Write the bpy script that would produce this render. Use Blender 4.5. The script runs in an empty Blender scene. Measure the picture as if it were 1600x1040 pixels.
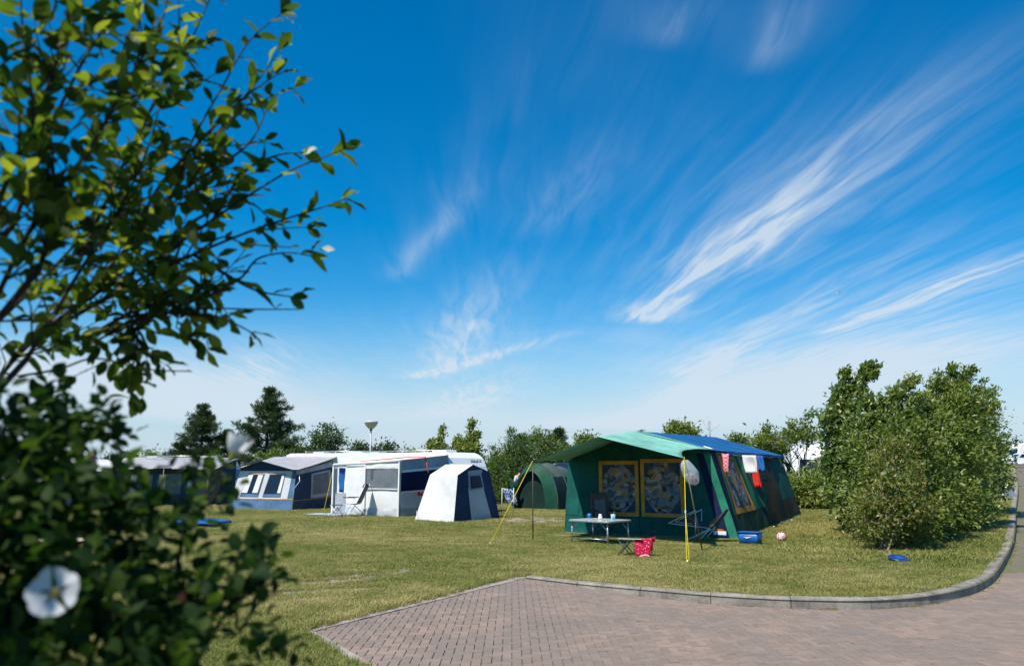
import bpy, bmesh, math, random
import numpy as np
from mathutils import Vector, Matrix, noise
from mathutils.geometry import delaunay_2d_cdt

R = math.radians
scene = bpy.context.scene
C = scene.collection

# ------------------------------------------------------------------ camera
cam_d = bpy.data.cameras.new('camera')
cam = bpy.data.objects.new('camera', cam_d); C.objects.link(cam)
cam.location = (0, 0, 1.6)
cam.rotation_euler = (R(90 + 9.85), 0, 0)
cam_d.lens = 28.0; cam_d.sensor_width = 36.0; cam_d.sensor_fit = 'HORIZONTAL'
cam_d.clip_start = 0.05; cam_d.clip_end = 5000
cam_d.dof.use_dof = True; cam_d.dof.focus_distance = 24.0; cam_d.dof.aperture_fstop = 2.8
scene.camera = cam

# ------------------------------------------------------------------ exposure
scene.view_settings.view_transform = 'Standard'
scene.view_settings.look = 'None'
scene.view_settings.exposure = 0.30
scene.view_settings.gamma = 1.0
scene.view_settings.use_curve_mapping = False
scene.cycles.use_denoising = True
scene.cycles.max_bounces = 6
scene.cycles.diffuse_bounces = 3
scene.cycles.adaptive_threshold = 0.02
scene.cycles.transparent_max_bounces = 12

# ------------------------------------------------------------------ sun: high, from the left and a little behind the camera
SUN_EL = R(57.0)
SUN_DIR = Vector((-math.cos(SUN_EL) * 0.70, -math.cos(SUN_EL) * 0.714, math.sin(SUN_EL)))   # towards the sun
sun_d = bpy.data.lights.new('sun', 'SUN'); sun_d.energy = 5.0; sun_d.angle = R(0.53); sun_d.color = (1.0, 0.94, 0.84)
sun = bpy.data.objects.new('sun', sun_d); C.objects.link(sun)
sun.rotation_euler = SUN_DIR.to_track_quat('Z', 'Y').to_euler()
sun.location = (-20, 0, 30)

# ------------------------------------------------------------------ world: clear sky and cirrus
world = bpy.data.worlds.new('World'); scene.world = world; world.use_nodes = True
wn = world.node_tree.nodes; wl = world.node_tree.links; wn.clear()

class NT:
    """small wrapper for building math node chains"""
    def __init__(s, tree): s.t = tree
    def n(s, typ, **kw):
        nd = s.t.nodes.new(typ)
        for k, v in kw.items(): setattr(nd, k, v)
        return nd
    def put(s, sock, v):
        if isinstance(v, bpy.types.NodeSocket): s.t.links.new(v, sock)
        else: sock.default_value = v
    def m(s, op, a, b=0.0, c=0.0, clamp=False):
        nd = s.n('ShaderNodeMath', operation=op, use_clamp=clamp)
        s.put(nd.inputs[0], a); s.put(nd.inputs[1], b); s.put(nd.inputs[2], c)
        return nd.outputs[0]
    def comb(s, x, y, z=0.0):
        nd = s.n('ShaderNodeCombineXYZ'); s.put(nd.inputs[0], x); s.put(nd.inputs[1], y); s.put(nd.inputs[2], z); return nd.outputs[0]
    def sep(s, v):
        nd = s.n('ShaderNodeSeparateXYZ'); s.put(nd.inputs[0], v); return nd.outputs
    def noise(s, vec, scale, detail=4.0, rough=0.55, dist=0.0):
        nd = s.n('ShaderNodeTexNoise'); s.put(nd.inputs['Vector'], vec)
        nd.inputs['Scale'].default_value = scale; nd.inputs['Detail'].default_value = detail
        nd.inputs['Roughness'].default_value = rough; nd.inputs['Distortion'].default_value = dist
        return nd.outputs['Fac']
    def sstep(s, x, a, b, lo=0.0, hi=1.0):
        nd = s.n('ShaderNodeMapRange', interpolation_type='SMOOTHSTEP'); s.put(nd.inputs[0], x)
        nd.inputs[1].default_value = a; nd.inputs[2].default_value = b; nd.inputs[3].default_value = lo; nd.inputs[4].default_value = hi
        return nd.outputs[0]
    def mix(s, f, a, b, blend='MIX'):
        nd = s.n('ShaderNodeMix', data_type='RGBA', blend_type=blend)
        s.put(nd.inputs[0], f); s.put(nd.inputs[6], a); s.put(nd.inputs[7], b)
        return nd.outputs[2]

W = NT(world.node_tree)
skyn = W.n('ShaderNodeTexSky', sky_type='NISHITA', sun_disc=False)
skyn.sun_elevation = SUN_EL
skyn.sun_rotation = math.atan2(SUN_DIR.x, SUN_DIR.y)
skyn.altitude = 0.0; skyn.air_density = 1.0; skyn.dust_density = 0.2; skyn.ozone_density = 2.0
hs = W.n('ShaderNodeHueSaturation'); hs.inputs['Saturation'].default_value = 1.45; hs.inputs['Value'].default_value = 1.05
tint = W.mix(1.0, skyn.outputs[0], (0.95, 1.09, 1.14, 1), 'MULTIPLY')       # clear sea air, a little richer than the model
wl.new(tint, hs.inputs['Color'])
tc = W.n('ShaderNodeTexCoord')
dx, dy, dz = W.sep(tc.outputs['Generated'])
zz = W.m('MAXIMUM', dz, 0.02)
qx = W.m('DIVIDE', dx, zz); qy = W.m('DIVIDE', dy, zz)          # where the ray meets a high cloud deck
q0 = W.comb(qx, qy)
wx = W.m('SUBTRACT', W.noise(W.comb(qx, W.m('MULTIPLY', qy, 0.55)), 1.3, 2), 0.5)
qx = W.m('ADD', qx, W.m('MULTIPLY', wx, 0.22)); qy = W.m('SUBTRACT', qy, W.m('MULTIPLY', wx, 0.30))
WD = (0.06, -0.998)                                                # the wind combs the cirrus this way
va = W.m('ADD', W.m('MULTIPLY', qx, WD[0]), W.m('MULTIPLY', qy, WD[1])); vb = W.m('ADD', W.m('MULTIPLY', qx, -WD[1]), W.m('MULTIPLY', qy, WD[0]))
fib = W.noise(W.comb(W.m('MULTIPLY', va, 0.55), W.m('MULTIPLY', vb, 5.0)), 2.0, 4, 0.58, 0.5)
fibre = W.m('ADD', 0.25, W.m('MULTIPLY', W.sstep(fib, 0.28, 0.76), 1.25))
def streak(A, B, w0, w1, gain, a0=0.12, a1=0.45):
    ax, ay = A; bx, by = B; L = math.hypot(bx - ax, by - ay); tx, ty = (bx - ax) / L, (by - ay) / L
    a = W.m('MULTIPLY_ADD', qx, tx / L, W.m('MULTIPLY_ADD', qy, ty / L, -(ax * tx + ay * ty) / L))
    b = W.m('MULTIPLY_ADD', qx, -ty, W.m('MULTIPLY_ADD', qy, tx, ax * ty - ay * tx))
    e = W.m('DIVIDE', b, W.m('MAXIMUM', W.m('MULTIPLY_ADD', a, w1 - w0, w0), 0.004))
    env = W.m('DIVIDE', 1.0, W.m('ADD', 1.0, W.m('POWER', W.m('ABSOLUTE', e), 2.6)))
    return W.m('MULTIPLY', W.m('MULTIPLY', env, gain), W.m('MULTIPLY', W.sstep(a, -0.04, a0), W.sstep(a, 1.0 - a1, 1.05, 1.0, 0.0)))
parts_ = [
    streak((0.871, 5.326), (1.193, 1.499), 0.15, 0.10, 0.95, 0.06, 0.85),
    streak((0.96, 4.156), (1.167, 1.668), 0.28, 0.20, 0.32, 0.25, 0.5),
    streak((2.859, 17.876), (1.601, 3.64), 0.26, 0.07, 0.90, 0.1, 0.6),
    streak((1.807, 8.604), (1.769, 2.766), 0.22, 0.12, 0.42, 0.1, 0.6),
    streak((2.261, 5.9), (2.429, 3.235), 0.12, 0.10, 0.80, 0.2, 0.4),
    streak((3.241, 7.546), (2.142, 2.766), 0.50, 0.42, 0.20, 0.2, 0.4),
    streak((-1.128, 8.726), (0.541, 5.522), 0.15, 0.08, 0.90, 0.1, 0.6),
    streak((-1.378, 15.647), (0.173, 7.108), 0.50, 0.30, 0.60, 0.2, 0.5),
    streak((-0.693, 7.786), (0.014, 3.426), 0.20, 0.15, 0.55, 0.2, 0.6),
    streak((-0.68, 4.23), (0.0, 2.31), 0.06, 0.06, 0.22, 0.2, 0.5),
    streak((-3.303, 9.997), (-1.604, 5.374), 0.25, 0.20, 0.45, 0.2, 0.5),
    streak((0.603, 1.941), (0.622, 1.397), 0.03, 0.04, 0.24, 0.3, 0.5),
    streak((0.34, 1.78), (0.446, 1.436), 0.05, 0.06, 0.14, 0.3, 0.5),
    streak((0.057, 3.426), (0.329, 2.131), 0.10, 0.08, 0.14, 0.3, 0.5),
]
acc = parts_[0]
for p_ in parts_[1:]: acc = W.m('ADD', acc, p_)
# the same thin cirrus goes on, faintly, over the whole sky
veil = W.noise(W.comb(W.m('MULTIPLY', va, 0.45), vb), 0.9, 3, 0.6, 0.4)
acc = W.m('ADD', acc, W.m('MULTIPLY', W.sstep(veil, 0.48, 0.80), 0.045))
acc = W.m('MULTIPLY', acc, fibre)
# two smoother sheets of cloud low in the sky
low = W.m('ADD', streak((3.172, 19.85), (3.568, 4.832), 1.5, 1.05, 1.15, 0.2, 0.2), streak((-4.323, 5.759), (-5.432, 17.876), 1.1, 2.2, 0.95, 0.2, 0.4))
acc = W.m('ADD', acc, W.m('MULTIPLY', low, W.m('MULTIPLY_ADD', fibre, 0.35, 0.55)))
# low bank of pale cloud and haze near the horizon all round
bn = W.noise(W.comb(W.m('MULTIPLY', dx, 2.0), W.m('MULTIPLY', dy, 2.0), W.m('MULTIPLY', dz, 9.0)), 1.5, 3, 0.55, 0.3)
hgt = W.m('MULTIPLY_ADD', W.m('SUBTRACT', bn, 0.5), 0.34, dz)
acc = W.m('ADD', acc, W.m('MULTIPLY', W.sstep(hgt, 0.0, 0.17, 1.0, 0.0), 0.45))
hazec = W.mix(W.sstep(dz, -0.02, 0.22, 0.95, 0.0), hs.outputs[0], (3.7, 4.95, 6.1, 1))
fac = W.m('MINIMUM', acc, 0.82)
skc = W.mix(fac, hazec, (5.5, 6.3, 7.1, 1))
bg = W.n('ShaderNodeBackground'); bg.inputs['Strength'].default_value = 0.10
wl.new(skc, bg.inputs['Color'])
wo = W.n('ShaderNodeOutputWorld'); wl.new(bg.outputs[0], wo.inputs[0])
world.cycles.sampling_method = 'MANUAL'; world.cycles.sample_map_resolution = 256

# ------------------------------------------------------------------ helpers: materials
MATS = {}
def newmat(name):
    m = bpy.data.materials.new(name); m.use_nodes = True; m.node_tree.nodes.clear()
    N = NT(m.node_tree); out = N.n('ShaderNodeOutputMaterial'); MATS[name] = m
    return m, N, out
def princ(N, col, rough=0.7, spec=0.3, metal=0.0):
    b = N.n('ShaderNodeBsdfPrincipled'); N.put(b.inputs['Base Color'], col if isinstance(col, bpy.types.NodeSocket) else (*col, 1))
    N.put(b.inputs['Roughness'], rough); b.inputs['Specular IOR Level'].default_value = spec; b.inputs['Metallic'].default_value = metal
    return b
def mat(name, col, rough=0.7, var=0.12, vscale=5.0, bump=0.0, bscale=60.0, metal=0.0, transl=0.0, spec=0.3, weave=0.0, alpha=1.0, tcol=None):
    """general surface: colour with uneven wear, optional fine relief, optional light passing through"""
    m, N, out = newmat(name)
    t = N.n('ShaderNodeTexCoord')
    f = N.noise(t.outputs['Object'], vscale, 5, 0.6)
    f2 = N.noise(t.outputs['Object'], vscale * 7.3, 3, 0.6)
    f = N.m('ADD', N.m('MULTIPLY', f, 0.7), N.m('MULTIPLY', f2, 0.3))
    lo = tuple(c * (1 - var * 1.6) for c in col); hi = tuple(min(1, c * (1 + var * 1.6)) for c in col)
    c = N.mix(N.sstep(f, 0.3, 0.7), (*lo, 1), (*hi, 1))
    b = princ(N, c, rough, spec, metal)
    if bump or weave:
        h = N.noise(t.outputs['Object'], bscale, 4, 0.6)
        bp = N.n('ShaderNodeBump'); bp.inputs['Strength'].default_value = max(bump, weave); bp.inputs['Distance'].default_value = 0.02
        N.put(bp.inputs['Height'], h); N.t.links.new(bp.outputs[0], b.inputs['Normal'])
    sh = b.outputs[0]
    if transl:
        tr = N.n('ShaderNodeBsdfTranslucent')
        if tcol: tr.inputs['Color'].default_value = (*tcol, 1)
        else: N.t.links.new(c, tr.inputs['Color'])
        mx = N.n('ShaderNodeMixShader'); mx.inputs[0].default_value = transl
        N.t.links.new(sh, mx.inputs[1]); N.t.links.new(tr.outputs[0], mx.inputs[2]); sh = mx.outputs[0]
    if alpha < 1:
        tp = N.n('ShaderNodeBsdfTransparent'); mx = N.n('ShaderNodeMixShader'); mx.inputs[0].default_value = alpha
        N.t.links.new(tp.outputs[0], mx.inputs[1]); N.t.links.new(sh, mx.inputs[2]); sh = mx.outputs[0]
    N.t.links.new(sh, out.inputs[0])
    return m
def leafmat(name, c0, c1, c2, transl=0.34, rough=0.42, tgain=1.6, spec=0.5):
    m, N, out = newmat(name)
    a = N.n('ShaderNodeAttribute', attribute_name='rnd'); o = N.n('ShaderNodeObjectInfo')
    v = N.m('FRACT', N.m('ADD', a.outputs['Fac'], N.m('MULTIPLY', o.outputs['Random'], 0.37)))
    rp = N.n('ShaderNodeValToRGB'); e = rp.color_ramp.elements
    e[0].position = 0.0; e[0].color = (*c0, 1); e[1].position = 1.0; e[1].color = (*c2, 1)
    k = e.new(0.55); k.color = (*c1, 1)
    N.put(rp.inputs[0], v)
    b = princ(N, rp.outputs[0], rough, spec)
    tr = N.n('ShaderNodeBsdfTranslucent')
    tcol = N.mix(1.0, rp.outputs[0], (tgain, tgain * 1.15, tgain * 0.45, 1), 'MULTIPLY'); N.t.links.new(tcol, tr.inputs['Color'])
    mx = N.n('ShaderNodeMixShader'); mx.inputs[0].default_value = transl
    N.t.links.new(b.outputs[0], mx.inputs[1]); N.t.links.new(tr.outputs[0], mx.inputs[2]); N.t.links.new(mx.outputs[0], out.inputs[0])
    return m

# ------------------------------------------------------------------ helpers: objects
def tag(o, label=None, cat=None, group=None, kind=None):
    if label: o['label'] = label
    if cat: o['category'] = cat
    if group: o['group'] = group
    if kind: o['kind'] = kind
    return o
def empty(name, loc=(0, 0, 0), rz=0.0, label=None, cat=None, group=None):
    o = bpy.data.objects.new(name, None); C.objects.link(o); o.location = loc; o.rotation_euler = (0, 0, rz)
    o.empty_display_size = 0.1
    return tag(o, label, cat, group)
def link(name, me, m=None, parent=None, loc=None, rot=None):
    o = bpy.data.objects.new(name, me); C.objects.link(o)
    if m is not None and len(me.materials) == 0: me.materials.append(m)
    if parent is not None: o.parent = parent
    if loc is not None: o.location = loc
    if rot is not None: o.rotation_euler = rot
    return o
def copy_tree(o, parent=None):
    c = o.copy(); C.objects.link(c); c.parent = parent
    for ch in list(o.children): copy_tree(ch, c)
    return c
def np_mesh(name, V, F, rnd=None, smooth=False):
    """fast mesh from arrays; F is (n, k) with one face size"""
    me = bpy.data.meshes.new(name); V = np.asarray(V, dtype=np.float32); F = np.asarray(F, dtype=np.int32)
    n, k = F.shape
    me.vertices.add(len(V)); me.vertices.foreach_set('co', V.ravel())
    me.loops.add(n * k); me.loops.foreach_set('vertex_index', F.ravel())
    me.polygons.add(n); me.polygons.foreach_set('loop_start', np.arange(0, n * k, k, dtype=np.int32))
    me.polygons.foreach_set('loop_total', np.full(n, k, dtype=np.int32))
    me.polygons.foreach_set('use_smooth', np.full(n, bool(smooth)))
    if rnd is not None:
        at = me.attributes.new('rnd', 'FLOAT', 'POINT'); at.data.foreach_set('value', np.asarray(rnd, dtype=np.float32))
    me.update(calc_edges=True)
    return me

class MB:
    """collects boxes, tubes, sheets into one mesh"""
    def __init__(s): s.v = []; s.f = []
    def add(s, vs, fs):
        o = len(s.v); s.v += [tuple(v) for v in vs]; s.f += [tuple(i + o for i in f) for f in fs]; return s
    def box(s, c, d, rz=0.0, rx=0.0, ry=0.0, bev=0.0):
        bm = bmesh.new(); bmesh.ops.create_cube(bm, size=1.0)
        bmesh.ops.scale(bm, vec=d, verts=bm.verts)
        if bev: bmesh.ops.bevel(bm, geom=list(bm.edges), offset=bev, segments=2, profile=0.5, affect='EDGES')
        M = Matrix.Translation(c) @ Matrix.Rotation(rz, 4, 'Z') @ Matrix.Rotation(ry, 4, 'Y') @ Matrix.Rotation(rx, 4, 'X')
        bmesh.ops.transform(bm, matrix=M, verts=bm.verts); bm.verts.index_update()
        s.add([v.co[:] for v in bm.verts], [[v.index for v in f.verts] for f in bm.faces]); bm.free(); return s
    def tube(s, pts, r, seg=8, r1=None, cap=True):
        pts = [Vector(p) for p in pts]; n = len(pts); rings = []
        up = Vector((0, 0, 1)); prev = None
        for i, p in enumerate(pts):
            t = (pts[min(i + 1, n - 1)] - pts[max(i - 1, 0)]).normalized()
            if prev is None:
                a = t.cross(up)
                if a.length < 1e-3: a = t.cross(Vector((1, 0, 0)))
                a.normalize()
            else:
                a = (prev - t * prev.dot(t))
                if a.length < 1e-6: a = t.orthogonal()
                a.normalize()
            prev = a; b = t.cross(a)
            rr = r if r1 is None else r + (r1 - r) * i / max(1, n - 1)
            rings.append([p + (a * math.cos(2 * math.pi * k / seg) + b * math.sin(2 * math.pi * k / seg)) * rr for k in range(seg)])
        vs = [v for rg in rings for v in rg]; fs = []
        for i in range(n - 1):
            for k in range(seg):
                fs.append((i * seg + k, i * seg + (k + 1) % seg, (i + 1) * seg + (k + 1) % seg, (i + 1) * seg + k))
        if cap: fs.append(tuple(range(seg - 1, -1, -1))); fs.append(tuple((n - 1) * seg + k for k in range(seg)))
        return s.add(vs, fs)
    def grid(s, fn, nu, nv):
        vs = [fn(i / nu, j / nv) for j in range(nv + 1) for i in range(nu + 1)]
        fs = [(j * (nu + 1) + i, j * (nu + 1) + i + 1, (j + 1) * (nu + 1) + i + 1, (j + 1) * (nu + 1) + i) for j in range(nv) for i in range(nu)]
        return s.add(vs, fs)
    def lathe(s, prof, seg=24, c=(0, 0, 0)):
        vs = [(c[0] + r * math.cos(2 * math.pi * k / seg), c[1] + r * math.sin(2 * math.pi * k / seg), c[2] + z) for r, z in prof for k in range(seg)]
        fs = [(i * seg + k, i * seg + (k + 1) % seg, (i + 1) * seg + (k + 1) % seg, (i + 1) * seg + k) for i in range(len(prof) - 1) for k in range(seg)]
        return s.add(vs, fs)
    def extrude(s, poly, d):
        """poly: list of 3d points of a planar outline, d: extrusion vector"""
        n = len(poly); d = Vector(d); vs = [Vector(p) for p in poly] + [Vector(p) + d for p in poly]
        fs = [tuple(range(n - 1, -1, -1)), tuple(range(n, 2 * n))] + [(i, (i + 1) % n, n + (i + 1) % n, n + i) for i in range(n)]
        return s.add(vs, fs)
    def build(s, name, m, parent=None, smooth=False, thick=0.0, bev=0.0, loc=None, rz=None):
        me = bpy.data.meshes.new(name); me.from_pydata(s.v, [], s.f); me.update()
        if smooth:
            for p in me.polygons: p.use_smooth = True
        o = link(name, me, m, parent)
        if loc is not None: o.location = loc
        if rz is not None: o.rotation_euler = (0, 0, rz)
        if thick:
            md = o.modifiers.new('thickness', 'SOLIDIFY'); md.thickness = thick; md.offset = 0
        if bev:
            md = o.modifiers.new('edge', 'BEVEL'); md.width = bev; md.segments = 2; md.limit_method = 'ANGLE'
        return o

class Surf:
    """a cloth panel stretched between four corners (bottom-left, bottom-right, top-right, top-left) with sag and creases"""
    def __init__(s, a, b, c, d, bulge=0.0, crease=0.0, cs=2.0, seed=0.0, diag=0.0):
        s.p = [Vector(x) for x in (a, b, c, d)]; s.bulge = bulge; s.crease = crease; s.cs = cs; s.seed = seed; s.diag = diag
        s.n = (s.p[1] - s.p[0]).cross(s.p[3] - s.p[0]).normalized()
    def at(s, u, v, off=0.0):
        a, b, c, d = s.p
        p = a * (1 - u) * (1 - v) + b * u * (1 - v) + c * u * v + d * (1 - u) * v
        uu = min(1, max(0, u)); vv = min(1, max(0, v))
        w = math.sin(math.pi * uu) * math.sin(math.pi * vv)
        h = s.bulge * w
        if s.crease:
            L = (b - a).length; Hh = (d - a).length
            q = Vector(((u * L + s.diag * v * Hh) * s.cs, v * Hh * s.cs * 0.35, s.seed))
            e = min(1, 6 * min(uu, 1 - uu, vv + 0.02, 1 - vv))
            h += s.crease * (noise.noise(q) + 0.5 * noise.noise(q * 2.3)) * max(0, e)
        return p + s.n * (h + off)
    def panel(s, quad=((0, 0), (1, 0), (1, 1), (0, 1)), nu=12, nv=12, off=0.0):
        (a, b, c, d) = quad
        def f(i, j):
            u = a[0] * (1 - i) * (1 - j) + b[0] * i * (1 - j) + c[0] * i * j + d[0] * (1 - i) * j
            v = a[1] * (1 - i) * (1 - j) + b[1] * i * (1 - j) + c[1] * i * j + d[1] * (1 - i) * j
            return s.at(u, v, off)
        return MB().grid(f, nu, nv)
    def poly(s, pts, off=0.0, mb=None):
        mb = mb or MB()
        return mb.add([s.at(u, v, off) for u, v in pts], [tuple(range(len(pts)))])
def rect(u0, u1, v0, v1): return ((u0, v0), (u1, v0), (u1, v1), (u0, v1))

# ------------------------------------------------------------------ terrain: lawn is level, the far road climbs gently
def sm(x, a, b):
    t = np.clip((x - a) / (b - a), 0, 1); return t * t * (3 - 2 * t)
def terrain(x, y):
    x = np.asarray(x, float); y = np.asarray(y, float)
    s = x * 0.53 + y * 0.85; p = x * 0.85 - y * 0.53
    k = np.maximum(0, s - 19.0)
    k = np.minimum(k, 110)
    return sm(p, -12.0, -6.3) * (0.0165 * k + 0.00008 * k * k)
def tz(x, y): return float(terrain(x, y))
def road_drop(x, y): return -0.02 - 0.085 * sm(np.asarray(x, float), 0.2, 2.6)
def on(x, y, dz=0.0): return (x, y, tz(x, y) + dz)

# ------------------------------------------------------------------ lawn, road, bricks, kerb
KERB_PTS = [(0.06, 12.79, -0.02), (0.93, 11.97, -0.05), (1.76, 11.4, -0.09), (2.67, 10.82, -0.1), (3.63, 10.48, -0.1), (4.68, 10.48, -0.1),
            (5.81, 11.08, -0.1), (7.18, 12.47, -0.1), (9.24, 15.42, -0.1), (12.4, 20.2, 0), (18.7, 30.2, 0), (31.4, 50.3, 0), (62.6, 100.5, 0), (91, 146, 0)]
KERB_PTS = [Vector((p[0], p[1])) for p in KERB_PTS]
def catmull(P, n=10):
    out = []
    for i in range(len(P) - 1):
        p0 = P[max(i - 1, 0)]; p1 = P[i]; p2 = P[i + 1]; p3 = P[min(i + 2, len(P) - 1)]
        for k in range(n):
            t = k / n
            out.append(0.5 * ((2 * p1) + (p2 - p0) * t + (2 * p0 - 5 * p1 + 4 * p2 - p3) * t * t + (3 * p1 - p0 - 3 * p2 + p3) * t ** 3))
    out.append(P[-1]); return out
KERB = catmull(KERB_PTS, 10)
def resample(L, step):
    out = [L[0].copy()]; need = step
    for a, b in zip(L, L[1:]):
        d = (b - a).length; pos = 0.0
        while d - pos >= need:
            pos += need; out.append(a + (b - a) * (pos / d)); need = step
        need -= (d - pos)
    return out
PV0 = Vector((-2.17, 8.51, 0)[:2]); PVB = PV0 + Vector((0.513, -0.858)) * 13.0
ROAD_POLY = [PVB, PV0] + KERB + [Vector((98, 141)), Vector((21, 20)), Vector((26, -3))]
RPX = np.array([p.x for p in ROAD_POLY]); RPY = np.array([p.y for p in ROAD_POLY])
def in_road(x, y):
    x = np.asarray(x, float); y = np.asarray(y, float); c = np.zeros(x.shape, bool); n = len(RPX); j = n - 1
    for i in range(n):
        cond = ((RPY[i] > y) != (RPY[j] > y))
        with np.errstate(divide='ignore', invalid='ignore'):
            xi = (RPX[j] - RPX[i]) * (y - RPY[i]) / (RPY[j] - RPY[i]) + RPX[i]
        c ^= cond & (x < xi); j = i
    return c
def dist_boundary(x, y):
    d = np.full(np.shape(x), 1e9); n = len(RPX)
    for i in range(n - 1):
        ax, ay, bx, by = RPX[i], RPY[i], RPX[i + 1], RPY[i + 1]; L2 = (bx - ax) ** 2 + (by - ay) ** 2 + 1e-12
        t = np.clip(((x - ax) * (bx - ax) + (y - ay) * (by - ay)) / L2, 0, 1)
        d = np.minimum(d, np.hypot(x - ax - t * (bx - ax), y - ay - t * (by - ay)))
    return d

# bare sandy places in the turf: (x, y, half length, half width, angle)
BARE = [((-2.17, 13.01, 0)[0], (-2.17, 13.01, 0)[1], 0.95, 0.24, 0.62), ((-2.64, 12.2, 0)[0], (-2.64, 12.2, 0)[1], 0.8, 0.18, 0.5), ((-1.71, 13.77, 0)[0], (-1.71, 13.77, 0)[1], 0.45, 0.12, 0.7),
        ((1.07, 27.26, 0)[0], (1.07, 27.26, 0)[1], 1.35, 1.5, 0.2), ((1.3, 20.78, 0)[0], (1.3, 20.78, 0)[1], 0.5, 0.22, -0.5), ((-2.84, 11.13, 0)[0], (-2.84, 11.13, 0)[1], 0.35, 0.14, 0.3),
        ((-2.24, 11.36, 0)[0], (-2.24, 11.36, 0)[1], 0.4, 0.13, 0.3), ((-2.45, 10.58, 0)[0], (-2.45, 10.58, 0)[1], 0.3, 0.12, 0.2), ((-1.06, 12.41, 0)[0], (-1.06, 12.41, 0)[1], 0.25, 0.06, 0.4),
        ((-1.72, 11.13, 0)[0], (-1.72, 11.13, 0)[1], 0.3, 0.05, 0.5), ((-5.98, 18.26, 0)[0], (-5.98, 18.26, 0)[1], 0.6, 0.2, 0.1), ((12.69, 32.32, 0)[0], (12.69, 32.32, 0)[1], 0.9, 0.6, 0.1)]

# --- lawn material
m_lawn, N, out = newmat('lawn_turf')
g = N.n('ShaderNodeNewGeometry'); pos = g.outputs['Position']
big = N.noise(pos, 0.35, 4, 0.6); mid = N.noise(pos, 2.2, 5, 0.65, 0.4); fine = N.noise(pos, 34.0, 4, 0.7)
pX, pY, pZ = N.sep(pos)
dryf = N.sstep(N.m('ADD', N.m('MULTIPLY', big, 0.55), N.m('MULTIPLY', mid, 0.45)), 0.40, 0.62)
gc = N.mix(dryf, (0.125, 0.155, 0.032, 1), (0.265, 0.232, 0.085, 1))
gc = N.mix(N.m('MULTIPLY', N.sstep(fine, 0.35, 0.75), 0.55), gc, (0.085, 0.09, 0.03, 1))
bare = None
for (bx_, by_, bl_, bw_, ba_) in BARE:
    ux = N.m('SUBTRACT', pX, bx_); uy = N.m('SUBTRACT', pY, by_); ca, sa = math.cos(ba_), math.sin(ba_)
    e1 = N.m('DIVIDE', N.m('ADD', N.m('MULTIPLY', ux, ca), N.m('MULTIPLY', uy, sa)), bl_)
    e2 = N.m('DIVIDE', N.m('ADD', N.m('MULTIPLY', ux, -sa), N.m('MULTIPLY', uy, ca)), bw_)
    d_ = N.m('ADD', N.m('MULTIPLY', e1, e1), N.m('MULTIPLY', e2, e2))
    bare = d_ if bare is None else N.m('MINIMUM', bare, d_)
bare = N.m('ADD', bare, N.m('MULTIPLY', N.m('SUBTRACT', N.noise(pos, 6.5, 5, 0.75), 0.5), 3.2))
bf = N.sstep(bare, 0.9, 1.7, 1.0, 0.0)
gc = N.mix(bf, gc, N.mix(fine, (0.25, 0.21, 0.15, 1), (0.40, 0.345, 0.27, 1)))
b = princ(N, gc, 0.9, 0.15)
bp = N.n('ShaderNodeBump'); bp.inputs['Strength'].default_value = 0.8; bp.inputs['Distance'].default_value = 0.03
N.put(bp.inputs['Height'], N.m('ADD', fine, N.noise(pos, 90.0, 3, 0.6))); N.t.links.new(bp.outputs[0], b.inputs['Normal'])
N.t.links.new(b.outputs[0], out.inputs[0])

# --- lawn sheet (cut exactly along the road)
random.seed(3)
rs = np.random.RandomState(7)
pts = [Vector((p.x, p.y)) for p in ROAD_POLY]; nb = len(pts)
edges = [(i, (i + 1) % nb) for i in range(nb)]
gx, gy = np.meshgrid(np.arange(-30, 30.1, 0.75), np.arange(-3, 62, 0.75)); inner = np.stack([gx.ravel(), gy.ravel()], 1)
gx, gy = np.meshgrid(np.arange(-160, 161, 8.0), np.arange(-40, 240, 8.0)); outer = np.stack([gx.ravel(), gy.ravel()], 1)
keep = ~((np.abs(outer[:, 0]) < 32) & (outer[:, 1] > -5) & (outer[:, 1] < 64)); outer = outer[keep]
far = np.array([(x * 1.0, y * 1.0) for x in (-2500, -900, -300, 0, 300, 900, 2500) for y in (-900, -300, 300, 900, 2600) if max(abs(x), abs(y - 100)) >= 200])
allp = np.concatenate([inner, outer, far]); dbn = dist_boundary(allp[:, 0], allp[:, 1]); allp = allp[dbn > 0.12]
pts += [Vector((float(a), float(b_))) for a, b_ in allp]
cv, ce, cf, *_ = delaunay_2d_cdt(pts, edges, [], 0, 1e-5)
cvx = np.array([[v.x, v.y] for v in cv]); tri = np.array([f[:3] for f in cf if len(f) == 3])
cen = cvx[tri].mean(1); inside = in_road(cen[:, 0], cen[:, 1])
zz_ = terrain(cvx[:, 0], cvx[:, 1])
und = np.array([noise.noise(Vector((x * 0.35, y * 0.35, 0))) * 0.03 for x, y in cvx]); und *= np.clip((dist_boundary(cvx[:, 0], cvx[:, 1]) - 0.3) / 2, 0, 1)
lawnV = np.column_stack([cvx, zz_ + und])
def sub_mesh(name, T, V):
    ids, inv = np.unique(T.ravel(), return_inverse=True); return np_mesh(name, V[ids], inv.reshape(-1, 3), smooth=True)
def ccw(T):
    a, b_, c_ = cvx[T[:, 0]], cvx[T[:, 1]], cvx[T[:, 2]]
    s_ = (b_[:, 0] - a[:, 0]) * (c_[:, 1] - a[:, 1]) - (b_[:, 1] - a[:, 1]) * (c_[:, 0] - a[:, 0]); T = T.copy(); T[s_ < 0] = T[s_ < 0][:, ::-1]; return T
lawn = tag(link('lawn', sub_mesh('lawn', ccw(tri[~inside]), lawnV), m_lawn), 'dry green camping lawn with bare sandy patches', kind='structure')

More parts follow.
